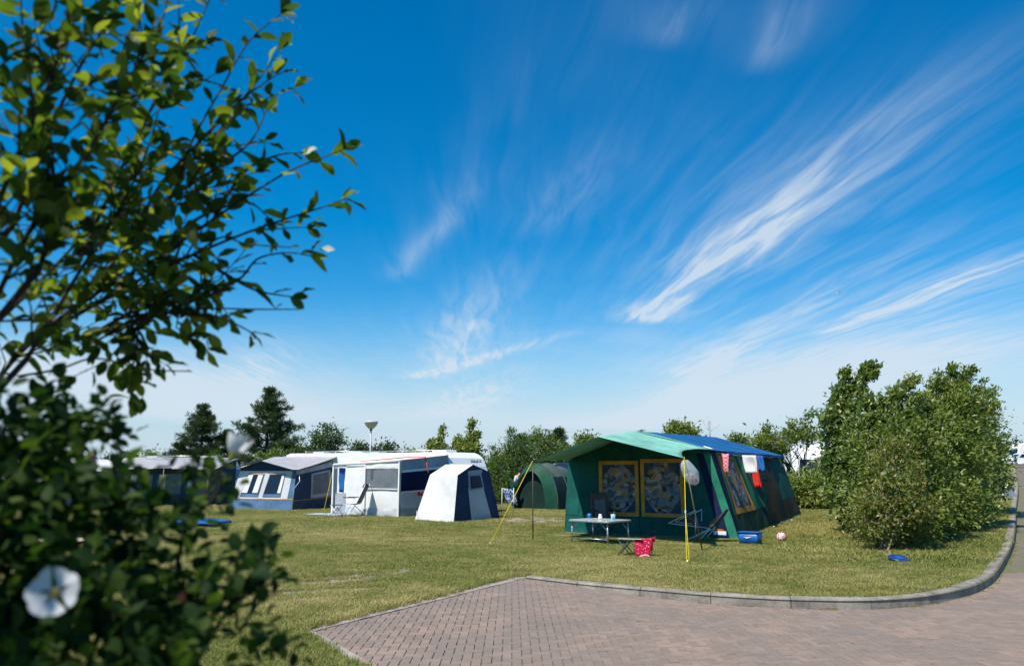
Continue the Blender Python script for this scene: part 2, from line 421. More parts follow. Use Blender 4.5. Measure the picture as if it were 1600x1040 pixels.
# --- road bed (sand in the joints; paved texture where the bricks are too far away to tell apart)
m_road, N, out = newmat('road_bed')
g = N.n('ShaderNodeNewGeometry'); pos = g.outputs['Position']; pX, pY, pZ = N.sep(pos)
br = N.n('ShaderNodeTexBrick'); N.put(br.inputs['Vector'], N.comb(N.m('ADD', N.m('MULTIPLY', pX, 0.85), N.m('MULTIPLY', pY, -0.53)), N.m('ADD', N.m('MULTIPLY', pX, 0.53), N.m('MULTIPLY', pY, 0.85))))
br.inputs['Scale'].default_value = 1.0; br.inputs['Brick Width'].default_value = 0.21; br.inputs['Row Height'].default_value = 0.105; br.inputs['Mortar Size'].default_value = 0.004
br.inputs['Color1'].default_value = (0.165, 0.135, 0.118, 1); br.inputs['Color2'].default_value = (0.20, 0.16, 0.14, 1); br.inputs['Mortar'].default_value = (0.17, 0.14, 0.12, 1)
n1 = N.noise(pos, 1.3, 5, 0.65); n2 = N.noise(pos, 60, 3, 0.7)
far_c = N.mix(0.55, br.outputs['Color'], N.mix(N.sstep(n1, .3, .7), (0.14, 0.115, 0.10, 1), (0.20, 0.162, 0.142, 1)))
sand = N.mix(N.sstep(N.noise(pos, 1.1, 4, 0.6), 0.42, 0.62), (0.075, 0.062, 0.052, 1), (0.30, 0.25, 0.205, 1))
sel = N.m('MAXIMUM', N.sstep(pX, 9.5, 9.6), N.sstep(pY, 13.6, 13.7))
rc = N.mix(sel, sand, far_c); rc = N.mix(N.m('MULTIPLY', n2, 0.3), rc, (0.10, 0.09, 0.08, 1))
kd = N.m('SUBTRACT', pX, N.m('ADD', N.m('MULTIPLY', pY, 0.624), -0.2))
moss = N.m('MULTIPLY', N.m('MULTIPLY', N.sstep(kd, 0.1, 0.9, 1.0, 0.0), N.sstep(pY, 12.5, 14.0)), N.sstep(N.noise(pos, 3.5, 4, .7), 0.42, 0.6))
rc = N.mix(moss, rc, (0.13, 0.14, 0.045, 1))
b = princ(N, rc, 0.9, 0.2); N.t.links.new(b.outputs[0], out.inputs[0])
roadV = lawnV.copy(); roadV[:, 2] = zz_ + road_drop(cvx[:, 0], cvx[:, 1]) - 0.010
road = tag(link('road', sub_mesh('road', ccw(tri[inside]), roadV), m_road), 'pinkish brick paved campsite road', kind='structure')

# --- paving bricks, laid in herringbone
m_brick, N, out = newmat('paving_brick')
t = N.n('ShaderNodeNewGeometry'); pos = t.outputs['Position']
a = N.n('ShaderNodeAttribute', attribute_name='rnd'); oi = N.n('ShaderNodeObjectInfo')
v = N.m('FRACT', N.m('ADD', a.outputs['Fac'], oi.outputs['Random']))
rp = N.n('ShaderNodeValToRGB'); e = rp.color_ramp.elements
e[0].color = (0.215, 0.162, 0.126, 1); e[1].color = (0.300, 0.218, 0.170, 1); k = e.new(0.5); k.color = (0.256, 0.190, 0.148, 1)
N.put(rp.inputs[0], v)
big = N.noise(pos, 0.9, 5, 0.65, 0.5); grit = N.noise(pos, 130.0, 3, 0.75); pit = N.noise(pos, 38.0, 4, 0.7)
cc = N.mix(N.m('MULTIPLY', N.sstep(big, 0.35, 0.65), 0.60), rp.outputs[0], (0.17, 0.145, 0.127, 1))
cc = N.mix(N.m('MULTIPLY', N.sstep(grit, 0.5, 0.75), 0.6), cc, (0.36, 0.31, 0.27, 1))
cc = N.mix(N.m('MULTIPLY', N.sstep(pit, 0.52, 0.72), 0.55), cc, (0.13, 0.105, 0.095, 1))
b = princ(N, cc, 0.88, 0.25)
bp = N.n('ShaderNodeBump'); bp.inputs['Strength'].default_value = 0.55; bp.inputs['Distance'].default_value = 0.004
N.put(bp.inputs['Height'], N.m('ADD', grit, pit)); N.t.links.new(bp.outputs[0], b.inputs['Normal']); N.t.links.new(b.outputs[0], out.inputs[0])
BW = 0.088
def brick_shape(horiz):
    L, Wd = (BW * 2, BW) if horiz else (BW, BW * 2); g_ = 0.0024; c_ = 0.0022; hx, hy = L / 2 - g_, Wd / 2 - g_
    v_ = [(sx * hx, sy * hy, -0.02) for sx, sy in ((-1, -1), (1, -1), (1, 1), (-1, 1))] + [(sx * hx, sy * hy, -0.005) for sx, sy in ((-1, -1), (1, -1), (1, 1), (-1, 1))] + \
         [(sx * (hx - c_), sy * (hy - c_), 0.0) for sx, sy in ((-1, -1), (1, -1), (1, 1), (-1, 1))]
    f_ = [(k, (k + 1) % 4, 4 + (k + 1) % 4, 4 + k) for k in range(4)] + [(4 + k, 4 + (k + 1) % 4, 8 + (k + 1) % 4, 8 + k) for k in range(4)] + [(8, 9, 10, 11)]
    return np.array(v_), np.array(f_)
cells = []
for i in range(-36, 125):
    for j in range(48, 160):
        k = (i - j) % 4
        if k == 0: cells.append((BW * (i + 1), BW * (j + 0.5), 1))
        elif k == 3: cells.append((BW * (i + 0.5), BW * (j + 1), 0))
cells = np.array(cells); bx_, by_ = cells[:, 0], cells[:, 1]
ok = in_road(bx_, by_) | (dist_boundary(bx_, by_) < 0.05)
cells = cells[ok]
r_ = np.random.RandomState(11)
cells = np.column_stack([cells, road_drop(cells[:, 0], cells[:, 1]) + terrain(cells[:, 0], cells[:, 1]) + r_.normal(0, 0.0016, len(cells)), r_.rand(len(cells))])
vis = (np.abs(cells[:, 0]) < cells[:, 1] * 0.60) & (cells[:, 1] > 7.0)
order = np.argsort(np.where(vis, cells[:, 1], 1e6)); own = order[:300]; rest = order[300:]
shapes = {h: np_mesh('brick_long' if h else 'brick_cross', *brick_shape(bool(h))) for h in (0, 1)}
for me in shapes.values(): me.materials.append(m_brick)
for idx in own:
    x_, y_, h_, z_, q_ = cells[idx]
    o = link('brick', shapes[int(h_)], None, road, (x_, y_, z_), (r_.normal(0, 0.006), r_.normal(0, 0.006), r_.normal(0, 0.006)))
VV = []; FF = []; RR = []; off = 0
for h in (0, 1):
    bv, bf_ = brick_shape(bool(h)); sel_ = rest[cells[rest, 2] == h]; n_ = len(sel_)
    P_ = cells[sel_][:, [0, 1, 3]]; tilt = r_.normal(0, 0.0045, (n_, 2))
    vv = bv[None] + P_[:, None, :]; vv[:, :, 2] += bv[None, :, 0] * tilt[:, :1] + bv[None, :, 1] * tilt[:, 1:]
    VV.append(vv.reshape(-1, 3)); FF.append((bf_[None] + (np.arange(n_) * 12)[:, None, None] + off).reshape(-1, 4)); RR.append(np.repeat(cells[sel_][:, 4], 12)); off += n_ * 12
tag(link('brick_field', np_mesh('brick_field', np.concatenate(VV), np.concatenate(FF), np.concatenate(RR)), m_brick, road), kind='stuff')

# --- kerb of concrete stones
m_kerb = mat('kerb_concrete', (0.245, 0.222, 0.185), 0.85, 0.28, 3.0, bump=0.5, bscale=90, spec=0.2)
m_kerb2 = mat('edging_concrete', (0.34, 0.29, 0.26), 0.88, 0.2, 5.0, bump=0.6, bscale=80, spec=0.2)
kerb = empty('kerb', (0, 0, 0)); tag(kerb, 'grey concrete kerb curving round the lawn', kind='structure')
KR = resample(KERB, 0.1)
def frame_at(L, i):
    a_ = L[max(i - 1, 0)]; b_ = L[min(i + 1, len(L) - 1)]; t_ = (b_ - a_).normalized(); return t_, Vector((-t_.y, t_.x))
i0 = 2; kn = 0
while i0 + 10 < len(KR) and kn < 150:
    n_ = 10 if kn < 40 else 20
    ids = list(range(i0, min(i0 + n_, len(KR) - 1) + 1)); mb = MB(); rings = []
    jit = random.uniform(-0.006, 0.006)
    for q_, i_ in enumerate(ids):
        t_, nrm = frame_at(KR, i_); p = KR[i_] + (t_ * (0.005 if q_ == 0 else (-0.005 if q_ == len(ids) - 1 else 0)))
        zr = float(road_drop(p.x, p.y)) + tz(p.x, p.y); zt = tz(p.x, p.y) + 0.025 + jit
        prof = [(0.0, zr - 0.06), (0.012, zt - 0.03), (0.022, zt - 0.010), (0.040, zt), (0.165, zt + 0.002), (0.175, zt - 0.008), (0.18, zr - 0.06)]
        rings.append([(p.x + nrm.x * d, p.y + nrm.y * d, z) for d, z in prof])
    k_ = len(prof); vs = [v for rg in rings for v in rg]
    fs = [(a * k_ + c, (a + 1) * k_ + c, (a + 1) * k_ + c + 1, a * k_ + c + 1) for a in range(len(rings) - 1) for c in range(k_ - 1)]
    fs += [tuple(range(k_)), tuple((len(rings) - 1) * k_ + c for c in range(k_ - 1, -1, -1))]
    mb.add(vs, fs); mb.build('kerb_stone', m_kerb, kerb); i0 += n_; kn += 1
# flush edging along the two lawn sides of the paving
edging = empty('edging', (0, 0, 0)); tag(edging, 'flush concrete edging between lawn and paving', kind='structure')
def edge_run(A, B, w, zt, step):
    d = B - A; L = d.length; t_ = d / L; nrm = Vector((-t_.y, t_.x)); s = 0.0
    while s < L - 0.05:
        e_ = min(L, s + step); a_ = A + t_ * (s + 0.003); b_ = A + t_ * (e_ - 0.003); mb = MB()
        z0 = float(road_drop(a_.x, a_.y)) + zt + random.uniform(-.003, .003)
        mb.extrude([(a_.x + nrm.x * w, a_.y + nrm.y * w, z0), (b_.x + nrm.x * w, b_.y + nrm.y * w, z0), (b_.x + nrm.x * 0.02, b_.y + nrm.y * 0.02, z0 + 0.012), (a_.x + nrm.x * 0.02, a_.y + nrm.y * 0.02, z0 + 0.012)], (0, 0, -0.09))
        mb.build('edging_stone', m_kerb2, edging, bev=0.004); s = e_
edge_run(PV0, KERB[1], -0.09, 0.010, 0.8)
edge_run(PVB, PV0, -0.15, 0.012, 0.4)

# --- grass blades (one uncountable mass, instanced tufts)
m_grass, N, out = newmat('grass_blade')
a = N.n('ShaderNodeAttribute', attribute_name='rnd')
gi = N.n('ShaderNodeAttribute', attribute_name='dry', attribute_type='INSTANCER')
v = N.m('ADD', N.m('MULTIPLY', a.outputs['Fac'], 0.55), N.m('MULTIPLY', gi.outputs['Fac'], 0.6))
rp = N.n('ShaderNodeValToRGB'); e = rp.color_ramp.elements
e[0].position = 0.15; e[0].color = (0.135, 0.178, 0.038, 1); e[1].position = 1.0; e[1].color = (0.56, 0.47, 0.21, 1)
k = e.new(0.45); k.color = (0.27, 0.282, 0.072, 1); k = e.new(0.7); k.color = (0.40, 0.35, 0.13, 1)
N.put(rp.inputs[0], v)
b = princ(N, rp.outputs[0], 0.65, 0.2); tr = N.n('ShaderNodeBsdfTranslucent'); N.t.links.new(rp.outputs[0], tr.inputs['Color'])
mx = N.n('ShaderNodeMixShader'); mx.inputs[0].default_value = 0.3; N.t.links.new(b.outputs[0], mx.inputs[1]); N.t.links.new(tr.outputs[0], mx.inputs[2]); N.t.links.new(mx.outputs[0], out.inputs[0])
tuft_col = bpy.data.collections.new('tuft_shapes')
for k in range(5):
    rr = np.random.RandomState(40 + k); n_ = 46; V_ = []; F_ = []; Q_ = []
    for q_ in range(n_):
        rad = 0.085 * math.sqrt(rr.rand()); an = rr.rand() * 6.283; bx0, by0 = rad * math.cos(an), rad * math.sin(an)
        h_ = rr.uniform(0.012, 0.034) * (1.5 if rr.rand() < 0.12 else 1.0); la = rr.rand() * 6.283; ln = rr.uniform(0.2, 1.3) * h_; w_ = rr.uniform(0.0016, 0.0032)
        dxx, dyy = math.cos(la), math.sin(la); sx, sy = -dyy * w_, dxx * w_; o_ = len(V_)
        V_ += [(bx0 - sx, by0 - sy, -0.006), (bx0 + sx, by0 + sy, -0.006), (bx0 + dxx * ln * 0.4 + sx * .8, by0 + dyy * ln * 0.4 + sy * .8, h_ * 0.65), (bx0 + dxx * ln * 0.4 - sx * .8, by0 + dyy * ln * 0.4 - sy * .8, h_ * 0.65),
               (bx0 + dxx * ln, by0 + dyy * ln, h_)]
        F_ += [(o_, o_ + 1, o_ + 2), (o_, o_ + 2, o_ + 3), (o_ + 3, o_ + 2, o_ + 4)]; Q_ += [rr.rand()] * 5
    me = np_mesh('tuft', V_, F_, Q_); me.materials.append(m_grass)
    tuft_col.objects.link(bpy.data.objects.new('tuft', me))
def scatter(n, rmin, rmax, xr=0.72):
    r2 = np.sqrt(rs.uniform(rmin ** 2, rmax ** 2, n)); an = rs.uniform(-0.66, 0.66, n); return r2 * np.sin(an), r2 * np.cos(an)
XS = []; YS = []; SC = []
for n, a_, b_, sc in ((30000, 4.0, 12.0, 1.0), (54000, 12.0, 22.0, 1.1), (34000, 22.0, 38.0, 1.5), (9000, 38.0, 60.0, 2.4)):
    x_, y_ = scatter(n, a_, b_); XS.append(x_); YS.append(y_); SC.append(np.full(n, sc))
# longer grass round the feet of the hedge, the edges of the paving, and below the near shrub
for (cx, cy, rad, n, sc) in ((7.6, 16.2, 1.3, 1500, 2.8), (9.2, 19.0, 1.5, 1500, 2.8), (6.8, 17.5, 0.9, 600, 2.4)):
    XS.append(rs.normal(cx, rad * 0.6, n)); YS.append(rs.normal(cy, rad * 0.6, n)); SC.append(rs.uniform(0.6, 1.0, n) * sc)
for (A, B, n) in ((PV0, KERB[1], 700), (PVB, PV0, 900)):
    tt = rs.rand(n); nrm = Vector((-(B - A).y, (B - A).x)).normalized(); d_ = 0.03 + np.abs(rs.normal(0, 0.08, n))
    XS.append(A.x + (B.x - A.x) * tt + nrm.x * d_); YS.append(A.y + (B.y - A.y) * tt + nrm.y * d_); SC.append(rs.uniform(0.9, 1.5, n))
tt = rs.randint(0, 160, 900); kp = np.array([[p.x, p.y] for p in KR]); kn_ = np.array([frame_at(KR, int(i_))[1][:] for i_ in range(len(KR))])
d_ = 0.20 + np.abs(rs.normal(0, 0.07, 900)); XS.append(kp[tt, 0] + kn_[tt, 0] * d_); YS.append(kp[tt, 1] + kn_[tt, 1] * d_); SC.append(rs.uniform(0.9, 1.4, 900))
X_ = np.concatenate(XS); Y_ = np.concatenate(YS); S_ = np.concatenate(SC)
ok = ~in_road(X_, Y_) & (dist_boundary(X_, Y_) > 0.02)
kdist = np.full(len(X_), 9.0)
bd = np.full(len(X_), 9.0)
for (bx0, by0, bl_, bw_, ba_) in BARE:
    ca, sa = math.cos(ba_), math.sin(ba_); e1 = ((X_ - bx0) * ca + (Y_ - by0) * sa) / bl_; e2 = (-(X_ - bx0) * sa + (Y_ - by0) * ca) / bw_; bd = np.minimum(bd, e1 ** 2 + e2 ** 2)
bd += np.array([noise.noise(Vector((x * 5, y * 5, 1.0))) for x, y in zip(X_, Y_)]) * 0.5
ok &= (bd > 1.35 + 0.5 * rs.normal(0, 1, len(bd))) | (rs.rand(len(bd)) < 0.16)
near_kerb = (X_ > 0.3) & (Y_ > 8) & (dist_boundary(X_, Y_) < 0.19); ok &= ~near_kerb
X_, Y_, S_ = X_[ok], Y_[ok], S_[ok]
dry = np.array([0.42 + 0.6 * noise.noise(Vector((x * 0.33, y * 0.33, 4.0))) + 0.5 * noise.noise(Vector((x * 1.9, y * 1.9, 9.0))) for x, y in zip(X_, Y_)])
dry += rs.normal(0, 0.12, len(dry)); lush = np.exp(-(((X_ - 8.3) / 2.6) ** 2 + ((Y_ - 17.5) / 3.0) ** 2)) + 0.8 * np.exp(-(((X_ + 2.4) / 1.0) ** 2 + ((Y_ - 7.2) / 1.0) ** 2))
dry = np.clip(dry - 0.55 * lush, 0, 1)
# a few weeds in the joints and along the foot of the kerb
wt = rs.randint(20, 170, 120); wd = rs.uniform(-0.05, 0.0, 120); wX = kp[wt, 0] + kn_[wt, 0] * wd; wY = kp[wt, 1] + kn_[wt, 1] * wd
jx = rs.uniform(-1.2, 5.0, 60); jy = rs.uniform(7.0, 11.0, 60); jk = in_road(jx, jy); wX = np.concatenate([wX, np.round(jx[jk] / BW) * BW]); wY = np.concatenate([wY, np.round(jy[jk] / BW) * BW])
wS = np.concatenate([rs.uniform(0.25, 0.7, 120), rs.uniform(0.12, 0.28, int(jk.sum()))]); nG = len(X_)
X_ = np.concatenate([X_, wX]); Y_ = np.concatenate([Y_, wY]); S_ = np.concatenate([S_, wS]); dry = np.concatenate([dry, rs.uniform(0, 0.5, len(wX))])
zG = terrain(X_, Y_) + 0.002; zG[nG:] += road_drop(X_[nG:], Y_[nG:])
gme = bpy.data.meshes.new('grass'); gme.vertices.add(len(X_)); gme.vertices.foreach_set('co', np.column_stack([X_, Y_, zG]).astype(np.float32).ravel())
for nm, arr in (('size', S_ * rs.uniform(0.7, 1.25, len(X_))), ('dry', dry), ('turn', rs.uniform(0, 6.283, len(X_)))):
    at = gme.attributes.new(nm, 'FLOAT', 'POINT'); at.data.foreach_set('value', arr.astype(np.float32))
gme.materials.append(m_grass)
grass = tag(link('grass', gme), 'short dry grass blades covering the lawn', 'grass', kind='stuff')
gt = bpy.data.node_groups.new('grass_scatter', 'GeometryNodeTree')
gt.interface.new_socket('Geometry', in_out='INPUT', socket_type='NodeSocketGeometry'); gt.interface.new_socket('Geometry', in_out='OUTPUT', socket_type='NodeSocketGeometry')
gin = gt.nodes.new('NodeGroupInput'); gout = gt.nodes.new('NodeGroupOutput'); ci = gt.nodes.new('GeometryNodeCollectionInfo'); ci.inputs[0].default_value = tuft_col
ci.inputs['Separate Children'].default_value = True; ci.inputs['Reset Children'].default_value = True
m2p = gt.nodes.new('GeometryNodeMeshToPoints'); ip = gt.nodes.new('GeometryNodeInstanceOnPoints'); ip.inputs['Pick Instance'].default_value = True
def gattr(nm):
    nd = gt.nodes.new('GeometryNodeInputNamedAttribute'); nd.data_type = 'FLOAT'; nd.inputs[0].default_value = nm; return nd.outputs[0]
cx_ = gt.nodes.new('ShaderNodeCombineXYZ'); gt.links.new(gattr('turn'), cx_.inputs[2]); e2r = gt.nodes.new('FunctionNodeEulerToRotation'); gt.links.new(cx_.outputs[0], e2r.inputs[0])
gt.links.new(gin.outputs[0], m2p.inputs[0]); gt.links.new(m2p.outputs[0], ip.inputs['Points']); gt.links.new(ci.outputs[0], ip.inputs['Instance'])
gt.links.new(e2r.outputs[0], ip.inputs['Rotation']); gt.links.new(gattr('size'), ip.inputs['Scale'])
rnd_i = gt.nodes.new('FunctionNodeRandomValue'); rnd_i.data_type = 'INT'; rnd_i.inputs[4].default_value = 0; rnd_i.inputs[5].default_value = 4
gt.links.new(rnd_i.outputs[2], ip.inputs['Instance Index']); gt.links.new(ip.outputs[0], gout.inputs[0])
md = grass.modifiers.new('scatter', 'NODES'); md.node_group = gt

# ================================================================== fabrics and other materials
M = {}
def F(k, col, **kw):
    kw = {**dict(rough=0.85, var=0.17, vscale=1.6, weave=0.10, bscale=220, spec=0.15), **kw}
    M[k] = mat(k, col, **kw)
F('canvas_dark_green', (0.011, 0.088, 0.074), transl=0.05)
F('canvas_teal', (0.011, 0.105, 0.088), transl=0.08)
F('canvas_green', (0.030, 0.235, 0.150), transl=0.15)
F('canvas_mint', (0.20, 0.47, 0.38), transl=0.12, tcol=(0.02, 0.09, 0.035))
F('canvas_blue', (0.012, 0.105, 0.27), transl=0.05)
F('canvas_navy', (0.010, 0.018, 0.055), transl=0.03)
F('canvas_blackgreen', (0.014, 0.052, 0.040))
F('canvas_brown', (0.040, 0.036, 0.024))
F('canvas_gold', (0.42, 0.235, 0.045), var=0.2)
F('canvas_tan', (0.30, 0.24, 0.10))
F('canvas_light_grey', (0.58, 0.60, 0.62), transl=0.12, var=0.06)
F('canvas_mid_grey', (0.36, 0.39, 0.43), transl=0.1)
F('canvas_white', (0.80, 0.80, 0.79), transl=0.10, var=0.05)
F('canvas_offwhite', (0.70, 0.70, 0.68), transl=0.12, var=0.07)
F('canvas_grey_roof', (0.40, 0.40, 0.42), transl=0.15, var=0.08)
F('canvas_steel_blue', (0.075, 0.150, 0.255))
F('canvas_ink', (0.028, 0.052, 0.105))
F('nylon_green', (0.020, 0.090, 0.055), rough=0.5, transl=0.15)
F('nylon_grey_green', (0.10, 0.135, 0.11), rough=0.5, transl=0.15)
F('nylon_dark', (0.010, 0.030, 0.026), rough=0.6)
F('nylon_blue', (0.02, 0.16, 0.50), rough=0.5, transl=0.2)
F('nylon_navy', (0.012, 0.02, 0.06), rough=0.5)
M['pole_brown'] = mat('pole_brown', (0.11, 0.075, 0.03), 0.4, spec=0.5)
M['aluminium'] = mat('aluminium', (0.62, 0.62, 0.62), 0.32, var=0.05, metal=0.85)
M['white_metal'] = mat('white_metal', (0.74, 0.74, 0.72), 0.35, var=0.05, spec=0.5)
M['dark_metal'] = mat('dark_metal', (0.03, 0.03, 0.035), 0.4, spec=0.5)
M['rope_yellow'] = mat('rope_yellow', (0.72, 0.58, 0.01), 0.8)
M['rope_white'] = mat('rope_white', (0.7, 0.7, 0.66), 0.8)
M['rope_red'] = mat('rope_red', (0.75, 0.10, 0.07), 0.7)
M['piping_orange'] = mat('piping_orange', (0.62, 0.30, 0.08), 0.7)
M['black_fabric'] = mat('black_fabric', (0.016, 0.018, 0.02), 0.8, var=0.2, bump=0.15)
M['grey_mesh'] = mat('grey_mesh', (0.075, 0.085, 0.10), 0.8, var=0.2, bump=0.2, bscale=200)
M['grey_panel'] = mat('grey_panel', (0.14, 0.155, 0.18), 0.8, var=0.15)
M['taupe_fabric'] = mat('taupe_fabric', (0.085, 0.078, 0.068), 0.85, var=0.15)
M['table_top'] = mat('table_top', (0.40, 0.46, 0.44), 0.3, var=0.15, vscale=9, spec=0.5)
M['plastic_blue'] = mat('plastic_blue', (0.010, 0.11, 0.36), 0.35, spec=0.5)
M['plastic_navy'] = mat('plastic_navy', (0.006, 0.045, 0.17), 0.35, spec=0.5)
M['plastic_light_blue'] = mat('plastic_light_blue', (0.30, 0.52, 0.72), 0.3, spec=0.5)
M['ceramic_white'] = mat('ceramic_white', (0.80, 0.79, 0.76), 0.25, var=0.03, spec=0.5)
M['gel_white'] = mat('gel_white', (0.80, 0.81, 0.80), 0.30, var=0.04, vscale=1.5, spec=0.5)
M['gel_grey'] = mat('gel_grey', (0.42, 0.45, 0.48), 0.4, spec=0.4)
M['cream_panel'] = mat('cream_panel', (0.62, 0.60, 0.54), 0.4, var=0.08, spec=0.4)
M['rubber'] = mat('rubber', (0.012, 0.012, 0.012), 0.8)
M['logo_blue'] = mat('logo_blue', (0.02, 0.035, 0.10), 0.5)
M['label_blue'] = mat('label_blue', (0.01, 0.07, 0.30), 0.5)
M['label_orange'] = mat('label_orange', (0.60, 0.13, 0.01), 0.5)
M['cloth_red'] = mat('cloth_red', (0.70, 0.035, 0.03), 0.85, transl=0.2)
M['cloth_blue'] = mat('cloth_blue', (0.02, 0.16, 0.46), 0.85, transl=0.2)
M['cloth_white'] = mat('cloth_white', (0.80, 0.80, 0.80), 0.85, var=0.04, transl=0.2)
M['cloth_pinkish'] = mat('cloth_pinkish', (0.58, 0.46, 0.40), 0.85, transl=0.1)
M['skin'] = mat('skin', (0.50, 0.30, 0.21), 0.55)
M['hair'] = mat('hair', (0.045, 0.028, 0.018), 0.7)
M['jeans'] = mat('jeans', (0.03, 0.05, 0.10), 0.85)
M['bark'] = mat('bark', (0.075, 0.058, 0.045), 0.9, var=0.3, vscale=9, bump=0.6, bscale=50)
M['bark_pale'] = mat('bark_pale', (0.20, 0.165, 0.125), 0.9, var=0.25, vscale=9, bump=0.4, bscale=50)
M['twig'] = mat('twig', (0.030, 0.022, 0.018), 0.85, var=0.25)
M['sand'] = mat('sand', (0.42, 0.35, 0.27), 0.95, var=0.2, vscale=0.3)
m, N, out = newmat('glass_dark'); b = princ(N, (0.012, 0.016, 0.02), 0.06, 0.6); N.t.links.new(b.outputs[0], out.inputs[0]); M['glass_dark'] = m
# clear tent vinyl: mostly see-through with a sheen
def vinyl(name, tint, a, rough=0.12):
    m, N, out = newmat(name); t = N.n('ShaderNodeTexCoord')
    b = princ(N, tint, rough, 0.6)
    bp = N.n('ShaderNodeBump'); bp.inputs['Strength'].default_value = 0.5; bp.inputs['Distance'].default_value = 0.05
    N.put(bp.inputs['Height'], N.noise(t.outputs['Object'], 4.0, 3, 0.6, 1.0)); N.t.links.new(bp.outputs[0], b.inputs['Normal'])
    tp = N.n('ShaderNodeBsdfTransparent'); tp.inputs[0].default_value = (0.92, 0.95, 0.96, 1)
    mx = N.n('ShaderNodeMixShader'); mx.inputs[0].default_value = a
    N.t.links.new(tp.outputs[0], mx.inputs[1]); N.t.links.new(b.outputs[0], mx.inputs[2]); N.t.links.new(mx.outputs[0], out.inputs[0]); M[name] = m
vinyl('vinyl_clear', (0.10, 0.12, 0.14), 0.10, 0.22)
vinyl('vinyl_milky', (0.50, 0.56, 0.62), 0.22, 0.25)
vinyl('bag_clear', (0.70, 0.75, 0.78), 0.42, 0.2)
# patchwork curtain print: ochre, grey-blue, cream rectangles
m, N, out = newmat('curtain_print'); t = N.n('ShaderNodeTexCoord'); pv = t.outputs['Object']
px_, py_, pz_ = N.sep(pv)
wob = N.m('MULTIPLY', N.m('SUBTRACT', N.noise(pv, 4.0, 3, 0.6), 0.5), 0.34)
def cellnoise(sx, sz, sd):
    wv = N.n('ShaderNodeTexWhiteNoise', noise_dimensions='3D')
    N.put(wv.inputs[0], N.comb(N.m('FLOOR', N.m('MULTIPLY', N.m('ADD', N.m('ADD', px_, py_), wob), sx)), N.m('FLOOR', N.m('MULTIPLY', N.m('ADD', pz_, wob), sz)), sd)); return wv.outputs[0]
rp = N.n('ShaderNodeValToRGB'); rp.color_ramp.interpolation = 'CONSTANT'; e = rp.color_ramp.elements
e[0].color = (0.10, 0.13, 0.19, 1); e[1].position = 0.86; e[1].color = (0.58, 0.46, 0.33, 1)
for pos_, c_ in ((0.2, (0.20, 0.25, 0.33, 1)), (0.42, (0.022, 0.022, 0.026, 1)), (0.52, (0.26, 0.31, 0.38, 1)), (0.62, (0.50, 0.27, 0.05, 1)), (0.76, (0.14, 0.075, 0.03, 1))):
    k = e.new(pos_); k.color = c_
N.put(rp.inputs[0], cellnoise(9.0, 13.0, 1.0))
rp2 = N.n('ShaderNodeValToRGB'); rp2.color_ramp.interpolation = 'CONSTANT'; e = rp2.color_ramp.elements
e[0].color = (0.09, 0.12, 0.17, 1); e[1].position = 0.7; e[1].color = (0.24, 0.20, 0.14, 1); k = e.new(0.4); k.color = (0.045, 0.05, 0.07, 1)
N.put(rp2.inputs[0], cellnoise(26.0, 34.0, 7.0))
cc = N.mix(0.30, rp.outputs[0], rp2.outputs[0])
b = princ(N, cc, 0.85, 0.1); N.t.links.new(b.outputs[0], out.inputs[0]); M['curtain_print'] = m
# red and pink blossom print of the child's chair; red check; blue check
m, N, out = newmat('blossom_print'); t = N.n('ShaderNodeTexCoord'); vo = N.n('ShaderNodeTexVoronoi'); N.put(vo.inputs['Vector'], t.outputs['Object']); vo.inputs['Scale'].default_value = 21
c_ = N.mix(N.sstep(vo.outputs['Distance'], 0.22, 0.34, 1, 0), (0.42, 0.012, 0.05, 1), N.mix(N.sstep(N.sep(vo.outputs['Color'])[0], .45, .5), (0.75, 0.35, 0.42, 1), (0.70, 0.05, 0.03, 1)))
b = princ(N, c_, 0.85, 0.1); N.t.links.new(b.outputs[0], out.inputs[0]); M['blossom_print'] = m
def check(name, c0, c1, s):
    m, N, out = newmat(name); t = N.n('ShaderNodeTexCoord'); ck = N.n('ShaderNodeTexChecker'); N.put(ck.inputs[0], t.outputs['Object']); ck.inputs['Scale'].default_value = s
    ck.inputs[1].default_value = (*c0, 1); ck.inputs[2].default_value = (*c1, 1); b = princ(N, ck.outputs[0], 0.8, 0.15); N.t.links.new(b.outputs[0], out.inputs[0]); M[name] = m
check('check_red', (0.70, 0.03, 0.08), (0.78, 0.70, 0.70), 24)
check('check_pink', (0.66, 0.10, 0.16), (0.75, 0.42, 0.45), 22)
check('check_blue', (0.03, 0.13, 0.38), (0.62, 0.66, 0.72), 13)

def hang(mb, a, b, drop, n=8, m_=8, fold=0.03, taper=0.0, seed=0.0, skew=0.0):
    """cloth hung from the line a-b"""
    a = Vector(a); b = Vector(b); d = (b - a); nrm = Vector((-d.y, d.x, 0)).normalized()
    def f(u, v):
        w = 1 - taper * v
        p = a + d * (0.5 + (u - 0.5) * w + skew * v)
        k = noise.noise(Vector((u * 3.1, v * 1.2, seed))) * fold * (0.3 + v) + math.sin(u * 9 + seed) * fold * 0.4 * v
        return p + nrm * k + Vector((0, 0, -drop * v * (1 + 0.12 * noise.noise(Vector((u * 2.3, 0, seed + 5))))))
    return mb.grid(f, n, m_)
def rope(name, pts, m, parent, r=0.006, sag=0.0):
    P_ = [Vector(p) for p in pts]
    if len(P_) == 2 and sag: P_ = [P_[0].lerp(P_[1], k / 10) - Vector((0, 0, sag * math.sin(math.pi * k / 10))) for k in range(11)]
    return MB().tube(P_, r, 6).build(name, m, parent, smooth=True)

# ================================================================== the big green and blue frame tent
TX, TY, TR = 1.39, 21.64, -math.atan2(0.482, 0.876)
tent = empty('frame_tent', (TX, TY, 0), TR, 'large green frame tent with blue roof, mint canopy and gold framed front windows', 'tent')
WID = 4.56
